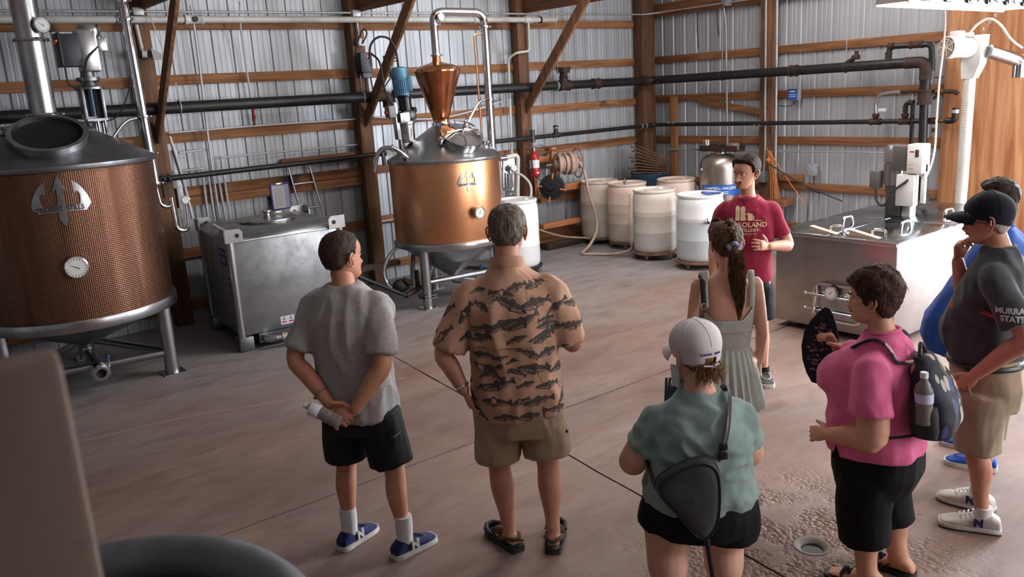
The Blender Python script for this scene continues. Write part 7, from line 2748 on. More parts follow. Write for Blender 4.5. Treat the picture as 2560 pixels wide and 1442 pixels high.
tee = [(.60, 0, .01, .215, .190), (.612, 0, .01, .238, .205), (.65, 0, .01, .244, .210), (.71, 0, .005, .225, .195), (.77, 0, .0, .216, .188), (.85, 0, .0, .220, .188), (.93, 0, -.005, .205, .170), (.995, 0, -.012, .180, .140), (1.045, 0, -.012, .145, .108), (1.080, 0, -.005, .100, .086), (1.100, 0, 0, .084, .078)]
P.torso(tee, .87)
P.arm(-1, [(-.165, -.005, .955), (-.290, .015, .765), (-.175, .20, .80)], [.048, .072, .062, .052, .034], dict(dir=(.3, .6, .6), palm=(.8, .2, -.3), curl=(.7,) * 4), size=.92)
P.arm(1, [(.160, .0, .955), (.225, .06, .77), (.12, .25, .80)], [.048, .066, .060, .050, .034], dict(dir=(-.6, .6, .2), palm=(-.3, -.3, -.8), curl=(.6,) * 4), size=.92)
P.leg([(-.115, 0, .56), (-.145, .0, .36), (-.14, -.01, .07)], [.12, .118, .095, .090, .055])
P.leg([(.115, 0, .56), (.105, .02, .36), (.105, .0, .07)], [.12, .118, .092, .086, .055])
P.head((-.005, .03, 1.130), yaw=26, pitch=-6, scale=1.06, neck=[(0, -.005, 1.06), (0, .005, 1.13), .062], nose=.9, soft=1.0, wide=1.03)
for x, y, yaw in ((-.14, -.01, 10), (.105, 0, -8)):
    foot_loft(P.body, Mfoot(x, y, R(yaw)), 0, .02, .85)
P.finish_body()
SAGE = cloth_mat('sage_jersey', (146, 166, 162), (130, 150, 147), weave=420, scale=14)
mb = MB()
ring_loft(mb, tee)
ring_loft(mb, [(.80, 0, .09, .17, .13), (.86, 0, .10, .19, .145), (.93, 0, .08, .17, .11)])
sleeve(mb, -1, [(-.158, -.01, .975), (-.205, .0, .895), (-.240, .008, .840)], [.074, .080, .086])
sleeve(mb, 1, [(.152, -.01, .975), (.185, .02, .895), (.205, .035, .840)], [.074, .078, .084])
sh = P.cloth('t_shirt', mb, SAGE, .010, 4, (.013, 8.0, (1, 1, 1.5), 31.0))
MB().tube(torus_ring((0, .0, 1.100), (0, -.1, 1), .084, .078, 0), .007, 8, closed=True).build('collar', SAGE, sh, world=False)
bv = bvh_of(sh)
mb = MB()
ring_loft(mb, [(.47, 0, 0, .205, .18), (.56, 0, 0, .232, .202), (.64, 0, 0, .22, .19), (.67, 0, 0, .20, .18)])
limb(mb, [(-.115, 0, .57), (-.135, .0, .54), (-.145, .0, .475)], [.13, .132, .130], 18, 4, False)
limb(mb, [(.115, 0, .57), (.125, .0, .51), (.125, .01, .43)], [.13, .134, .130], 18, 4, False)
P.cloth('shorts', mb, MATS['black_twill'], .010, 3, (.007, 8.0, (1, 1, .6), 5.0))
HRE = hair_mat('hair_brown_wisps', (98, 66, 46), (150, 108, 80))
P.hair(HRE, [(-.10, .030), (-.06, .04), (-.03, .07), (-.010, .125), (.012, .10), (.035, .15), (.09, .18)], .008, rough=.006, seed=9, fade=.02)


def wisp(rng):
    a = rng.uniform(-2.4, -.7)
    b = V(.074 * math.cos(a), -.02 + .085 * math.sin(a), rng.uniform(.05, .09))
    d = V(rng.gauss(0, .012), -rng.uniform(.0, .018), -rng.uniform(.03, .07))
    c = rng.gauss(0, .012)
    return [P.HM @ (b * 1.03), P.HM @ (b * 1.05 + d * .5 + V(c, 0, 0)), P.HM @ (b * 1.04 + d + V(c * .3, .006, 0))]


w_ = strands(wisp, 260, r=.0014, seed=8).build('neck_wisps', HRE, P.root, world=False)
w_['kind'] = 'stuff'
P.eyes()


def cap(P, m_, label, rotz, zline=.115, brim_dir=1, grow=.012, brim_len=.085, back_open=False):
    """baseball cap as its own thing, built on the wearer's head grid"""
    t = thing('baseball_cap', label, 'cap', P.root.location, rotz)
    line = [(-.10, zline - .035), (-.04, zline - .02), (.02, zline + .0), (.09, zline + .035)]
    me = hair_mesh(P.HV, P.HF, line, grow, rough=.0, fade=.004, top=1.9)
    if back_open:
        bm = bmesh.new()
        bm.from_mesh(me)
        kill = [f for f in bm.faces if f.calc_center_median().y < -.06 and abs(f.calc_center_median().x) < .028 and f.calc_center_median().z < zline + .004]
        bmesh.ops.delete(bm, geom=kill, context='FACES')
        bm.to_mesh(me)
        bm.free()
    me.transform(P.HM)
    cr = link_mesh('crown', me, m_, t, angle=1.4)
    vs, fs = [], []
    n = 20
    for j in range(7):
        for i in range(n + 1):
            a = R(18 + 144 * i / n)
            r0 = V(.088 * math.cos(a), .000 + .105 * math.sin(a), zline + .028)
            q = j / 6
            ext = brim_len * (math.sin(a) ** 1.2)
            vs.append(r0 + V(.010 * math.cos(a) * q, ext * q, -.020 * q * q - .016 * (math.cos(a) ** 2) * (1 + q)))
    for j in range(6):
        for i in range(n):
            k = j * (n + 1) + i
            fs.append((k, k + 1, k + n + 2, k + n + 1))
    me = bpy.data.meshes.new('brim')
    me.from_pydata([tuple(v) for v in vs], [], fs)
    bm = bmesh.new()
    bm.from_mesh(me)
    r_ = bmesh.ops.extrude_face_region(bm, geom=bm.faces[:])
    for v in r_['geom']:
        if isinstance(v, bmesh.types.BMVert):
            v.co.z += .005
    bm.to_mesh(me)
    bm.free()
    me.transform(P.HM)
    link_mesh('brim', me, m_, t, angle=.8)
    k = MB().sphere(V(0, -.006, .230 + grow * 1.9), .009, 12, 6, (1, 1, .6))
    k.v = [tuple(P.HM @ Vector(v)) for v in k.v]
    k.build('button', m_, t, world=False)
    hv = bvh_of(cr)
    for a in (0, 60, 120):
        pts = []
        for q in range(-11, 12):
            d = V(math.cos(R(a + 90)) * math.sin(R(q * 7.2)), math.sin(R(a + 90)) * math.sin(R(q * 7.2)), math.cos(R(q * 7.2)))
            c0 = V(0, -.008, .135)
            h = hv.ray_cast(P.HM @ (c0 + d * .4), (P.HM.to_3x3() @ (-d)).normalized())
            if h[0] is not None and (h[0] - (P.HM @ c0)).length < .2:
                pts.append(h[0])
        if len(pts) > 3:
            MB().tube(pts, .0022, 5).build('seam', m_, cr, world=False)
    return t, cr, hv


CAPW = cloth_mat('white_twill', (222, 214, 216), (208, 200, 204), weave=320, scale=10)
ct, cr, hv = cap(P, CAPW, 'white baseball cap worn by the person in the sage green shirt', R(48 - 90), zline=.108, grow=.014, back_open=True)
k = MB().tube(spline([P.HM @ V(-.034, -.104, .084), P.HM @ V(0, -.112, .080), P.HM @ V(.034, -.104, .084)], 5), .008, 8, flat=.4).build('strap', CAPW, ct, world=False)
MB().cbox(P.HM @ V(.004, -.114, .080), (.018, .008, .018), .003).build('buckle', STEEL_P, k, world=False)


def script_thread(P, hv, cr, y_from, z, words, m_, sgn):
    """small embroidered script: looping thread lying on the cap"""
    H3 = P.HM.to_3x3()
    x = -sum(w for w in words) / 2 - .006
    for w in words:
        pts = [(x + w * t / 40 + .0025 * math.sin(t * 1.25), .0045 * math.cos(t * 1.25) * (1.6 if t < 5 else 1)) for t in range(41)]
        out = project(pts, hv, P.HM @ V(0, y_from, z), H3 @ V(sgn, 0, 0), H3 @ V(0, 0, 1), H3 @ V(0, -math.copysign(1, y_from), 0), .001)
        MB().tube(out, .0011, 5).build('embroidery', m_, cr, world=False)
        x += w + .012


script_thread(P, hv, cr, -.5, .128, (.05, .034), mat('violet_thread', (92, 84, 150), .7), 1)
# mask hanging from one ear
o = thing('face_mask', 'pale face mask hanging by the cheek of the white-capped person', 'mask', P.root.location, R(48 - 90))
vs = []
for j in range(7):
    for i in range(5):
        vs.append(P.HM @ V(-.072 - .008 * math.sin(i / 4 * pi), .012 + i * .014, .070 - j * .015 + .005 * math.sin(i + j)))
fs = [(j * 5 + i, j * 5 + i + 1, j * 5 + i + 6, j * 5 + i + 5) for j in range(6) for i in range(4)]
mk = MB().add(vs, fs)
mk.add([v + V(-.003, 0, 0) for v in vs], [tuple(reversed(f)) for f in fs])
mk.build('cloth', mat('mask_cloth', (206, 206, 214), .8), o, world=False)
MB().tube(spline([P.HM @ V(-.074, .012, .070), P.HM @ V(-.088, -.02, .118), P.HM @ V(-.086, -.022, .10), P.HM @ V(-.076, .012, .05)], 5), .0015, 5).build('ear_loop', SOCK, o, world=False)
# sling bag: rounded triangular pouch on the back
sb = thing('sling_bag', 'grey triangular sling bag across the back of the sage green shirt', 'bag', P.root.location, R(48 - 90))
SLG = cloth_mat('charcoal_nylon', (66, 68, 68), (54, 56, 57), rough=.6, weave=260, scale=6)
outl = [(-.168, .80), (-.150, .845), (-.09, .885), (-.02, .912), (.03, .912), (.062, .885), (.075, .83), (.076, .74), (.066, .665), (.04, .615), (.01, .600), (-.03, .625), (-.09, .70), (-.145, .765)]
outl = [(x * 1.04 - .035, Z(z) + .10) for x, z in outl]
oc = spline([V(x, z, 0) for x, z in outl] + [V(outl[0][0], outl[0][1], 0)], 4)[:-1]
cx_, cz_ = -.073, Z(.77) + .10
vs, fs = [], []
n = len(oc)


def bagpt(x, z, off):
    h = bv.ray_cast(V(x, -1, z), V(0, 1, 0))
    y = h[0].y if h[0] is not None else -.19
    return V(x, min(y, -.15) - off, z)


for (k, off) in ((1.0, .000), (1.03, .020), (1.03, .045), (.97, .064), (.75, .074), (.4, .078), (.02, .079)):
    for q in oc:
        x, z = cx_ + (q.x - cx_) * k, cz_ + (q.y - cz_) * k
        vs.append(V(x, -.195 - off + .10 * abs(x) * .3, z))
for j in range(6):
    for i in range(n):
        fs.append((j * n + i, j * n + (i + 1) % n, (j + 1) * n + (i + 1) % n, (j + 1) * n + i))
MB().add(vs, fs).build('pouch', SLG, sb, world=False, angle=1.2)
MB().tube([vs[3 * n + i] + V(0, -.002, 0) for i in range(n)], .004, 6, closed=True).build('piping', PLASTIC_B, sb, world=False)
MB().tube([vs[1 * n + i] for i in range(n)], .004, 6, closed=True).build('piping', PLASTIC_B, sb, world=False)
pts = []
for x, z in ((.052, .985), (.062, 1.02), (.076, 1.06), (.092, 1.11), (.105, 1.155), (.114, 1.185)):
    z = Z(z)
    h = bv.ray_cast(V(x, -1, z), V(0, 1, 0))
    if h[0] is not None:
        pts.append(h[0] + V(0, -.010, 0))
pts += [V(.120, -.03, 1.098), V(.115, .05, 1.085), V(.09, .14, 1.01)]
MB().tube(spline(pts, 4), .017, 8, flat=.28).build('strap', PLASTIC_B, sb, world=False)
for q in (1.01, 1.045):
    h = bv.ray_cast(V(.064, -1, Z(q)), V(0, 1, 0))
    MB().cbox(h[0] + V(0, -.02, 0), (.034, .014, .03), .004).build('buckle', PLASTIC_B, sb, world=False)
MB().tube(spline([V(-.205, -.20, Z(.88)), V(-.225, -.13, Z(.92)), V(-.235, .0, Z(.95))], 4), .010, 8, flat=.3).build('strap', PLASTIC_B, sb, world=False)
Mw = Matrix.Translation(P.root.location) @ Matrix.Rotation(R(48 - 90), 4, 'Z')
cn = thing('walking_cane', 'black walking cane hanging below the grey sling bag', 'cane', (2.62, 2.14, 0))
MB().cyl(Mw @ V(.065, -.235, .005), Mw @ V(-.01, -.225, .55), .012, 12).build('shaft', mat('cane_black', (22, 22, 24), .3), cn)
MB().cyl(Mw @ V(.065, -.235, .0), Mw @ V(.063, -.235, .05), .016, 12).build('ferrule', RUBBER, cn)
fn_ = thing('folded_fan', 'black folded fan held up beside the cheek of the white-capped person', 'fan', Mw @ V(-.12, .26, .82))
m = MB()
for k in range(6):
    m.box(-.006, .006, 0, .002, 0, .20, 0, Matrix.Translation(Mw @ V(-.115, .275, .87)) @ Matrix.Rotation(R(48 - 90), 4, 'Z') @ Matrix.Translation((0, k * .003, 0)) @ Matrix.Rotation(R(2 + k * 5), 4, 'Y') @ Matrix.Rotation(R(8), 4, 'X'))
m.build('sticks', PLASTIC_B, fn_, smooth=False)

# ------------------------------------------------------------------ woman in the pink shirt
P = Person('person in a pink top and black capri pants fanning with a dark hand fan', (3.47, 1.80), 100, SK_D)
tee = [(.665, 0, .0, .195, .175), (.68, 0, .0, .215, .200), (.73, 0, .01, .222, .205), (.80, 0, .015, .215, .200), (.88, 0, .015, .205, .188), (.96, 0, .03, .205, .200), (1.03, 0, .045, .205, .200), (1.09, 0, .03, .195, .165), (1.14, 0, .0, .170, .125), (1.185, 0, -.012, .125, .095), (1.215, 0, -.01, .092, .080), (1.235, 0, -.005, .078, .072)]
P.torso(tee, .93)
P.arm(-1, [(-.185, -.02, 1.11), (-.245, -.06, .82), (-.195, .15, .765)], [.060, .074, .064, .056, .034], dict(dir=(.25, .9, -.25), palm=(.75, .1, -.4), curl=(.55, .55, .6, .6), thumb=(.3, .3)), size=.92)
P.arm(1, [(.185, .0, 1.11), (.215, .06, .88), (.05, .215, 1.10)], [.058, .062, .054, .046, .030], dict(dir=(-.35, .35, .75), palm=(-.75, .35, -.3), curl=(.95, 1.0, 1.0, 1.0), thumb=(.7, .6)), size=.92)
P.leg([(-.10, 0, .60), (-.10, .02, .38), (-.10, -.02, .07)], [.11, .10, .072, .074, .046])
P.leg([(.10, 0, .60), (.10, -.02, .38), (.10, -.10, .07)], [.11, .10, .072, .074, .046])
P.head((0, .045, 1.262), yaw=8, pitch=0, scale=1.04, neck=[(0, -.01, 1.19), (0, .005, 1.255), .056], nose=1.0, soft=.8, wide=1.02, chin=.7)
for x, y, yaw in ((-.10, -.02, 4), (.10, -.10, -6)):
    foot_loft(P.body, Mfoot(x, y, R(yaw)), 0, .022, .85)
P.finish_body()
PINK = cloth_mat('pink_cotton', (228, 112, 156), (214, 98, 142), weave=420, scale=14)
mb = MB()
ring_loft(mb, tee)
for s_ in (-1, 1):
    mb.sphere((s_ * .085, .13, 1.02), .115, 18, 12)
sleeve(mb, -1, [(-.172, -.02, 1.105), (-.220, -.035, 1.01), (-.238, -.045, .92)], [.072, .084, .090])
sleeve(mb, 1, [(.172, .0, 1.105), (.205, .05, .99), (.214, .09, .90)], [.070, .078, .080])
sh = P.cloth('top', mb, PINK, .010, 4, (.012, 7.0, (1, 1, .8), 41.0))
MB().tube(torus_ring((0, -.005, 1.236), (0, .12, 1), .078, .072, 0), .007, 8, closed=True).build('collar', PINK, sh, world=False)
# side slit
MB().add([V(-.216, .085, .665), V(-.212, .125, .665), V(-.220, .105, .735)], [(0, 1, 2)]).build('side_slit', MATS['black_twill'], sh, world=False, smooth=False)
mb = MB()
ring_loft(mb, [(.48, 0, .0, .18, .16), (.58, 0, -.01, .205, .190), (.68, 0, -.01, .205, .19), (.72, 0, 0, .19, .17)])
limb(mb, [(-.10, -.0, .58), (-.103, .01, .42), (-.102, .0, .235)], [.125, .122, .112], 18, 4, False)
limb(mb, [(.10, .0, .58), (.103, -.01, .42), (.102, -.05, .255)], [.125, .122, .112], 18, 4, False)
P.cloth('capri_pants', mb, MATS['black_twill'], .010, 3, (.007, 7.0, (1, 1, .5), 6.0))
HRF = hair_mat('hair_dark_auburn', (36, 22, 18), (78, 48, 36), stretch=(50, 50, 10))
P.hair(HRF, [(-.10, .010), (-.06, .018), (-.035, .052), (-.020, .105), (-.004, .118), (.010, .085), (.03, .120), (.055, .150), (.09, .160)], .022, rough=.010, seed=12, fade=.02, top=1.45, wave=42)


def tuft(rng):
    a, t = rng.uniform(0, 2 * pi), rng.uniform(.05, 1.15)
    d = V(math.sin(t) * math.cos(a), math.sin(t) * math.sin(a), math.cos(t))
    if d.y > .55 and d.z < .75:
        return None
    b = V(d.x * .098, -.008 + d.y * .122, .120 + d.z * .130)
    f = V(rng.gauss(0, .010), rng.gauss(0, .010), -.012) + d * .010
    return [P.HM @ (b * .985), P.HM @ (b + f * .6), P.HM @ (b + f * 1.2 + V(0, 0, -.015))]


w_ = strands(tuft, 520, r=.0016, seed=31).build('hair_strands', HRF, P.root, world=False)
w_['kind'] = 'stuff'
P.eyes((60, 44, 34), HRF)
P.lips(mat('lip_rose', (170, 90, 86), .5))
gl = thing('eyeglasses', 'thin metal eyeglasses on the face of the pink-shirted person', 'glasses', P.root.location, R(10))
for e in (-1, 1):
    pts = [P.HM @ V(e * .033 + .021 * math.cos(a), .100 - .006 * abs(math.cos(a)), .108 + .016 * math.sin(a)) for a in [2 * pi * k / 24 for k in range(24)]]
    MB().tube(pts, .0016, 6, closed=True).build('rim', STEEL_P, gl, world=False)
    MB().tube([P.HM @ V(e * .054, .096, .112), P.HM @ V(e * .078, .05, .116), P.HM @ V(e * .082, -.01, .112)], .0016, 6).build('temple', STEEL_P, gl, world=False)
MB().tube([P.HM @ V(-.012, .100, .112), P.HM @ V(.012, .100, .112)], .0016, 6).build('bridge', STEEL_P, gl, world=False)
for x, y, yaw in ((-.10, -.02, 4), (.10, -.10, -6)):
    M = Mfoot(x, y, R(yaw))
    k = MB()
    k.prism(sole_outline(.004), .001, .022, M)
    s_ = k.build('sandal', RUBBER, P.root, world=False, angle=.9)
    for a, b in (((-.046, .06), (.046, .12)), ((.046, .06), (-.046, .12))):
        MB().tube(spline([M @ V(a[0], a[1], .022), M @ V(0, (a[1] + b[1]) / 2, .074), M @ V(b[0], b[1], .022)], 6), .012, 6, flat=.5).build('strap', PLASTIC_B, s_, world=False)
    MB().tube(spline([M @ V(-.044, .04, .03), M @ V(0, .02, .098), M @ V(.044, .04, .03)], 6), .010, 6, flat=.5).build('strap', PLASTIC_B, s_, world=False)
Mw = Matrix.Translation(P.root.location) @ Matrix.Rotation(R(10), 4, 'Z')
# backpack
pbv = bvh_of(sh)
BPM = mat('leaf_print_fabric', (34, 34, 58), .75, 0)
N_, L_ = BPM.node_tree.nodes, BPM.node_tree.links
tc = N_.new('ShaderNodeTexCoord')
mp = N_.new('ShaderNodeMapping')
mp.inputs['Scale'].default_value = (22, 22, 8)
mp.inputs['Rotation'].default_value = (.3, .6, .4)
L_.new(tc.outputs['Object'], mp.inputs[0])
vo = N_.new('ShaderNodeTexVoronoi')
vo.inputs['Scale'].default_value = 1.0
L_.new(mp.outputs[0], vo.inputs['Vector'])
r1 = N_.new('ShaderNodeValToRGB')
r1.color_ramp.elements[0].position = .42
r1.color_ramp.elements[1].position = .46
r1.color_ramp.elements[0].color = (1, 1, 1, 1)
r1.color_ramp.elements[1].color = (0, 0, 0, 1)
L_.new(vo.outputs['Distance'], r1.inputs[0])
r2 = N_.new('ShaderNodeValToRGB')
r2.color_ramp.interpolation = 'CONSTANT'
for p_, c_ in ((0, (30, 30, 52)), (.3, (176, 168, 160)), (.55, (70, 78, 128)), (.7, (196, 176, 150)), (.85, (96, 88, 60))):
    e = r2.color_ramp.elements[0] if p_ == 0 else r2.color_ramp.elements.new(p_)
    e.position = p_
    e.color = lin(c_)
sp = N_.new('ShaderNodeSeparateColor')
L_.new(vo.outputs['Color'], sp.inputs[0])
L_.new(sp.outputs[0], r2.inputs[0])
mx = N_.new('ShaderNodeMix')
mx.data_type = 'RGBA'
mx.inputs[6].default_value = lin((26, 27, 44))
L_.new(r1.outputs[0], mx.inputs[0])
L_.new(r2.outputs[0], mx.inputs[7])
L_.new(mx.outputs[2], N_['Principled BSDF'].inputs['Base Color'])
bk = thing('backpack', 'dark leaf-print backpack on the back of the pink-shirted person', 'backpack', P.root.location, R(10))
mb = MB()
ring_loft(mb, [(.80, 0, -.245, .09, .055), (.815, 0, -.25, .122, .075), (.88, 0, -.255, .132, .085), (.96, 0, -.245, .130, .080), (1.04, 0, -.220, .118, .066), (1.11, 0, -.190, .095, .050), (1.155, 0, -.175, .06, .032)], pw=3.0)
me = remesh(mb, .009, 4)
folds(me, .008, 9.0, (1, 1, 1), 3.0)
body_ = link_mesh('pack_body', me, BPM, bk, angle=1.4, recalc=False)
for s_ in (-1, 1):
    pts = [V(s_ * .085, -.165, 1.14)]
    for y_ in (-.11, -.07, -.03, .01, .05, .09):
        h = pbv.ray_cast(V(s_ * .108, y_, 2.0), V(0, 0, -1))
        if h[0] is not None and h[0].z > 1.05:
            pts.append(h[0] + V(0, 0, .007))
    MB().tube(spline(pts, 5), .019, 8, flat=.32).build('shoulder_strap', BPM, bk, world=False)
MB().tube(spline([V(-.12, -.235, .835), V(-.195, -.14, .82), V(-.228, -.02, .80), V(-.226, .10, .775), V(-.18, .19, .765)], 5), .011, 8, flat=.4).build('hip_strap', PLASTIC_B, bk, world=False)
MB().cbox(V(-.222, -.07, .81), (.018, .06, .03), .004).build('buckle', PLASTIC_B, bk, world=False)
mp_ = MB()
ring_loft(mp_, [(.82, -.122, -.235, .030, .052), (.86, -.134, -.238, .036, .058), (.94, -.138, -.232, .038, .056), (.97, -.136, -.228, .036, .052)])
mp_.build('mesh_pocket', mat('grey_mesh', (44, 44, 48), .8), bk, world=False)
MB().tube(spline([V(-.04, -.175, 1.155), V(0, -.165, 1.20), V(.04, -.175, 1.155)], 5), .008, 6).build('grab_loop', PLASTIC_B, bk, world=False)
wl = mat('bottle_label', (200, 200, 226), .4)
b0 = Mw @ V(-.150, -.238, .89)
t = bottle('clear water bottle standing in the mesh pocket of the leaf-print backpack', b0, V(0, 0, 1) + (Mw.to_3x3() @ V(-.04, .04, 0)), .235, .036, wl)
# hand fan
fan = thing('hand_fan', 'dark round hand fan with pink flowers held by the pink-shirted person', 'fan', P.root.location, R(10))
FANM = mat('fan_navy', (22, 20, 36), .8)
fc = V(.02, .285, 1.115)


def fanpt(u, w, off=0.0):
    """u across, w along the fan, tilted so it is seen nearly flat from the left"""
    a = V(-.10, .95, .18).normalized()
    b = V(.05, -.12, 1).normalized()
    n_ = a.cross(b)
    bow = .02 * (1 - (u / .08) ** 2)
    return fc + a * u + b * w + n_ * (off + bow)


out = [(.045, -.19), (.015, -.215), (-.012, -.20), (.062, -.13), (.075, -.05), (.075, .03), (.062, .10), (.035, .165), (.02, .175)]
prof = [(-.20, .010), (-.16, .040), (-.10, .066), (-.03, .080), (.04, .078), (.10, .058), (.15, .030), (.175, .010)]
vs, fs = [], []
n = 9
for off in (0, .004):
    for w, hw in prof:
        for i in range(n):
            u = -hw + 2 * hw * i / (n - 1)
            vs.append(fanpt(u, w, off))
m_ = len(prof)
for l in range(2):
    for j in range(m_ - 1):
        for i in range(n - 1):
            k = l * m_ * n + j * n + i
            q = (k, k + 1, k + n + 1, k + n)
            fs.append(q if l else tuple(reversed(q)))
MB().add(vs, fs).build('leaf', FANM, fan, world=False)
edge = [fanpt(hw, w, .002) for w, hw in prof] + [fanpt(-hw, w, .002) for w, hw in reversed(prof)]
MB().tube(edge, .0045, 6, closed=True).build('edge_band', mat('fan_edge', (14, 14, 30), .6), fan, world=False)
rng = random.Random(4)
fl1, fl2 = MB(), MB()
for k in range(46):
    w = rng.uniform(-.15, .10)
    u = rng.gauss(0, .022) + .006
    for d_, off in ((fl1 if k % 3 else fl2, .0075),):
        s_ = rng.uniform(.003, .007)
        for side_ in (off, -.004):
            c_ = [fanpt(u + s_ * math.cos(a) * 1.6, w + s_ * math.sin(a), side_) for a in [2 * pi * q / 6 for q in range(6)]]
            d_.add(c_, [tuple(range(6))])
q_ = fl1.build('flower_print', mat('print_pink', (150, 104, 112), .8), fan, world=False, smooth=False)
q_['kind'] = 'stuff'
q_ = fl2.build('flower_print', mat('print_violet', (128, 84, 140), .8), fan, world=False, smooth=False)
q_['kind'] = 'stuff'
MB().tube([fanpt(-.07, .0, .0), V(.035, .245, 1.15), V(.04, .215, 1.12)], [.004, .006, .007], 8).build('handle', STEEL_P, fan, world=False)

# ------------------------------------------------------------------ man in the dark cap
P = Person('person in a charcoal T-shirt, khaki shorts and dark cap with hand on the chin', (4.34, 1.68), 104, SK_B)
tee = [(.905, 0, .01, .165, .135), (.92, 0, .015, .185, .155), (.99, 0, .035, .195, .180), (1.07, 0, .045, .195, .190), (1.15, 0, .035, .195, .178), (1.24, 0, .015, .200, .158), (1.32, 0, .0, .205, .140), (1.39, 0, -.01, .198, .118), (1.435, 0, -.012, .160, .092), (1.468, 0, -.008, .110, .080), (1.488, 0, -.004, .078, .070)]
P.torso(tee, .92)
P.arm(-1, [(-.195, -.02, 1.375), (-.255, -.175, 1.11), (-.205, .035, .875)], [.050, .054, .048, .048, .031], dict(dir=(.25, .45, -.75), palm=(.85, .05, .1), curl=(.45, .5, .5, .5), thumb=(.3, .2)))
P.arm(1, [(.195, -.0, 1.375), (.195, .155, 1.13), (.055, .185, 1.395)], [.050, .054, .048, .046, .030], dict(dir=(-.25, -.05, .9), palm=(-.35, -.85, .1), curl=(.9, 1.0, 1.0, 1.0), thumb=(.25, .1)))
P.leg([(-.10, 0, .84), (-.105, .02, .46), (-.10, -.04, .075)], [.088, .080, .056, .056, .035])
P.leg([(.10, 0, .84), (.115, .03, .46), (.13, .02, .075)], [.088, .080, .056, .056, .035])
P.head((0, .050, 1.500), yaw=4, pitch=-2, scale=1.04, neck=[(0, -.005, 1.44), (0, .008, 1.50), .060], nose=1.1, soft=.5)
P.finish_body()
CHAR = cloth_mat('charcoal_cotton', (72, 74, 78), (58, 60, 64), weave=420, scale=16)
mb = MB()
ring_loft(mb, tee)
sleeve(mb, -1, [(-.180, -.02, 1.368), (-.222, -.085, 1.26), (-.245, -.135, 1.165)], [.068, .072, .080])
sleeve(mb, 1, [(.180, .0, 1.368), (.198, .06, 1.26), (.200, .11, 1.18)], [.068, .072, .078])
sh = P.cloth('t_shirt', mb, CHAR, .010, 4, (.013, 8.0, (1, 1, .5), 51.0))
MB().tube(torus_ring((0, .0, 1.487), (0, .1, 1), .076, .070, 0), .008, 8, closed=True).build('collar', CHAR, sh, world=False)
bv = bvh_of(sh)


def side_text(body, size, z, y, m_, bold=.001, spacing=1.0):
    me = text_mesh(body, size, bold=bold, spacing=spacing)
    o_ = project([(v.co.x, v.co.y) for v in me.vertices], bv, (-1.0, y, z), (0, -1, 0), (0, .1, 1), (1, 0, 0), .0018)
    for v, q in zip(me.vertices, o_):
        v.co = q
    me.materials.clear()
    return link_mesh('lettering', me, m_, sh, smooth=False, recalc=False)


SILV = mat('silver_print', (190, 192, 196), .7)
side_text('MURRAY', .036, 1.245, -.115, SILV, .0016)
side_text('STATE', .036, 1.210, -.120, SILV, .0016)
side_text('RS', .046, 1.205, .185, mat('red_print', (166, 44, 50), .7), .002)
KH2 = cloth_mat('stone_twill', (166, 148, 126), (150, 132, 112), weave=340, scale=10)
mb = MB()
ring_loft(mb, [(.66, 0, 0, .165, .150), (.78, 0, -.005, .185, .168), (.88, 0, .01, .182, .162), (.935, 0, .015, .178, .155)])
limb(mb, [(-.095, .0, .76), (-.10, .015, .60), (-.102, .01, .445)], [.118, .118, .116], 18, 4, False)
limb(mb, [(.095, .0, .76), (.108, .02, .60), (.115, .03, .45)], [.118, .118, .116], 18, 4, False)
so = P.cloth('shorts', mb, KH2, .010, 3, (.011, 7.0, (1, 1, .45), 7.0))
MB().tube(torus_ring((0, .015, .905), (0, 0, 1), .186, .166, 0, 48), .019, 8, closed=True, flat=1.0).build('belt', mat('black_leather', (30, 28, 28), .4, bump=.2, bscale=60), so, world=False)
MB().tube(spline([V(-.172, .095, .87), V(-.196, .06, .81), V(-.205, .03, .74)], 5), .006, 6).build('pocket_seam', KH2, so, world=False)
HRG = hair_mat('hair_silver', (150, 140, 128), (196, 190, 180))
P.hair(HRG, [(-.10, .030), (-.06, .045), (-.03, .080), (-.010, .125), (.012, .108), (.035, .16), (.09, .20)], .010, rough=.005, seed=14, fade=.014)
P.eyes((70, 60, 50), HRG)
P.lips(mat('lip_b', (160, 96, 84), .5))
CAPB = cloth_mat('midnight_twill', (22, 24, 36), (16, 17, 26), weave=320, scale=10)
ct, cr, hv = cap(P, CAPB, 'dark navy baseball cap worn by the person with hand on the chin', R(14), zline=.122, grow=.013)
script_thread(P, hv, cr, .5, .190, (.03, .035), mat('blue_thread', (120, 128, 190), .7), -1)
gl = thing('eyeglasses', 'dark thin eyeglasses under the navy cap', 'glasses', P.root.location, R(14))
GFR = mat('dark_frame', (60, 30, 30), .35, .4)
for e in (-1, 1):
    pts = [P.HM @ V(e * .033 + .022 * math.cos(a), .100 - .006 * abs(math.cos(a)), .108 + .014 * math.sin(a)) for a in [2 * pi * k / 24 for k in range(24)]]
    MB().tube(pts, .0018, 6, closed=True).build('rim', GFR, gl, world=False)
    MB().tube([P.HM @ V(e * .054, .096, .112), P.HM @ V(e * .078, .05, .114), P.HM @ V(e * .082, -.01, .110)], .0020, 6).build('temple', GFR, gl, world=False)
MB().tube([P.HM @ V(-.012, .100, .112), P.HM @ V(.012, .100, .112)], .0018, 6).build('bridge', GFR, gl, world=False)
WLE = mat('white_leather', (206, 198, 190), .5, col2=(186, 178, 170), vscale=12)
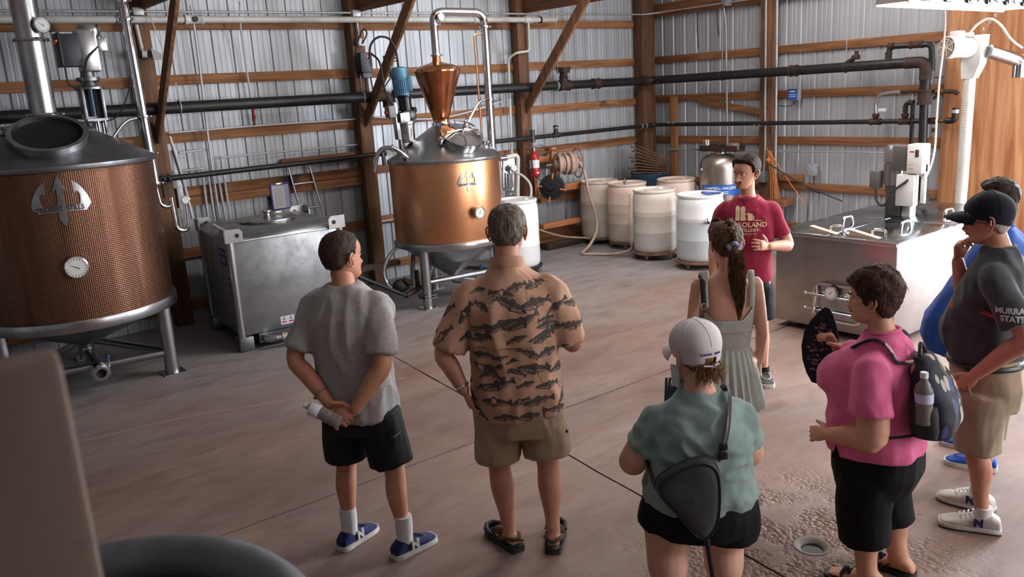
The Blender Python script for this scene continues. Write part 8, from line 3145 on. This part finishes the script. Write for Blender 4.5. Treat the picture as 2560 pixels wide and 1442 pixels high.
for (x, y, yaw) in ((-.10, -.04, 10), (.13, .02, -10)):
    M = Mfoot(x, y, R(yaw))
    s_ = shoe(P, M, WLE, SOLEW, hs=.95, grow=.009, sole_h=.030)
    k = MB()
    k.prism(sole_outline(.0135), .0005, .012, M)
    k.build('outsole', mat('outsole_dark', (70, 64, 60), .7), s_, world=False, angle=.9)
    for e in (-1, 1):
        Mt = M @ Matrix.Translation((e * .0505, .020, .060)) @ Matrix(((0, 0, e, 0), (e, 0, 0, 0), (0, 1, 0, 0), (0, 0, 0, 1)))
        put_text('side_letter', 'N', .055, Mt, NAVY, s_, depth=.004, bold=.003)
    for q in range(4):
        MB().tube([M @ V(-.024, .045 + q * .020, .100 - q * .009), M @ V(0, .050 + q * .020, .108 - q * .009), M @ V(.024, .045 + q * .020, .100 - q * .009)], .0045, 6).build('lace', SOCK, s_, world=False)
    MB().tube([M @ V(0, .0, .135), M @ V(0, 0, .07)], [.042, .044], 18).build('ankle_sock', SOCK, P.root, world=False)

# ------------------------------------------------------------------ man in the blue shirt behind
P = Person('person in a bright blue T-shirt partly hidden behind the one in the dark cap', (5.08, 1.97), 104, SK_D)
tee = [(.68, 0, .04, .21, .20), (.70, 0, .08, .235, .255), (.80, 0, .095, .245, .285), (.90, 0, .085, .245, .275), (1.02, 0, .05, .235, .235), (1.15, 0, .02, .222, .195), (1.27, 0, .0, .215, .158), (1.35, 0, -.01, .205, .125), (1.40, 0, -.012, .165, .095), (1.435, 0, -.006, .110, .080), (1.455, 0, 0, .08, .072)]
P.torso(tee, .93)
P.arm(-1, [(-.20, -.01, 1.345), (-.275, -.06, 1.07), (-.25, .06, .82)], [.054, .060, .050, .048, .032], dict(palm=(.9, 0, 0), curl=(.5,) * 4))
P.arm(1, [(.20, -.01, 1.345), (.275, -.04, 1.07), (.25, .08, .82)], [.054, .060, .050, .048, .032], dict(palm=(-.9, 0, 0), curl=(.5,) * 4))
P.leg([(-.11, 0, .80), (-.12, .02, .45), (-.12, -.02, .075)], [.10, .092, .064, .066, .040])
P.leg([(.11, 0, .80), (.13, .03, .45), (.14, .06, .075)], [.10, .092, .064, .066, .040])
P.head((0, .030, 1.475), yaw=8, pitch=0, scale=1.03, neck=[(0, -.01, 1.41), (0, .0, 1.47), .062], soft=.8)
P.finish_body()
BLU = cloth_mat('royal_blue_cotton', (40, 86, 170), (30, 70, 148), weave=420, scale=14)
mb = MB()
ring_loft(mb, tee)
sleeve(mb, -1, [(-.185, -.01, 1.338), (-.230, -.03, 1.23), (-.258, -.045, 1.12)], [.072, .080, .086])
sleeve(mb, 1, [(.185, -.01, 1.338), (.230, -.02, 1.23), (.258, -.03, 1.12)], [.072, .080, .086])
sh = P.cloth('t_shirt', mb, BLU, .011, 4, (.012, 7.0, (1, 1, .5), 61.0))
MB().tube(torus_ring((0, .0, 1.456), (0, .1, 1), .078, .072, 0), .008, 8, closed=True).build('collar', BLU, sh, world=False)
mb = MB()
ring_loft(mb, [(.60, 0, 0, .18, .165), (.72, 0, .0, .20, .19), (.82, 0, .01, .20, .19)])
limb(mb, [(-.105, .0, .70), (-.115, .015, .58), (-.118, .01, .42)], [.125, .122, .118], 18, 4, False)
limb(mb, [(.105, .0, .70), (.122, .02, .58), (.13, .035, .42)], [.125, .122, .118], 18, 4, False)
P.cloth('shorts', mb, cloth_mat('brown_twill', (150, 116, 88), (132, 100, 76), weave=320, scale=10), .011, 3, (.008, 7.0, (1, 1, .5), 8.0))
P.hair(HRC, [(-.10, .040), (-.06, .05), (-.03, .08), (-.010, .125), (.012, .108), (.035, .155), (.06, .185), (.09, .195)], .016, rough=.008, seed=17, fade=.014, top=1.5, wave=46)
P.eyes()
BSH = cloth_mat('blue_canvas', (40, 92, 190), (30, 74, 160), weave=220)
for (x, y, yaw) in ((-.12, -.02, 4), (.14, .06, -4)):
    M = Mfoot(x, y, R(yaw))
    s_ = shoe(P, M, BSH, SOLEW, hs=.82)
    MB().tube(spline([M @ V(-.03, .05, .078), M @ V(-.034, .10, .060), M @ V(0, .15, .056), M @ V(.034, .10, .060), M @ V(.03, .05, .078)], 5), .0035, 5).build('moc_seam', BSH, s_, world=False)
    MB().tube([M @ V(0, .0, .13), M @ V(0, 0, .07)], [.046, .048], 18).build('ankle_sock', SHB, P.root, world=False)
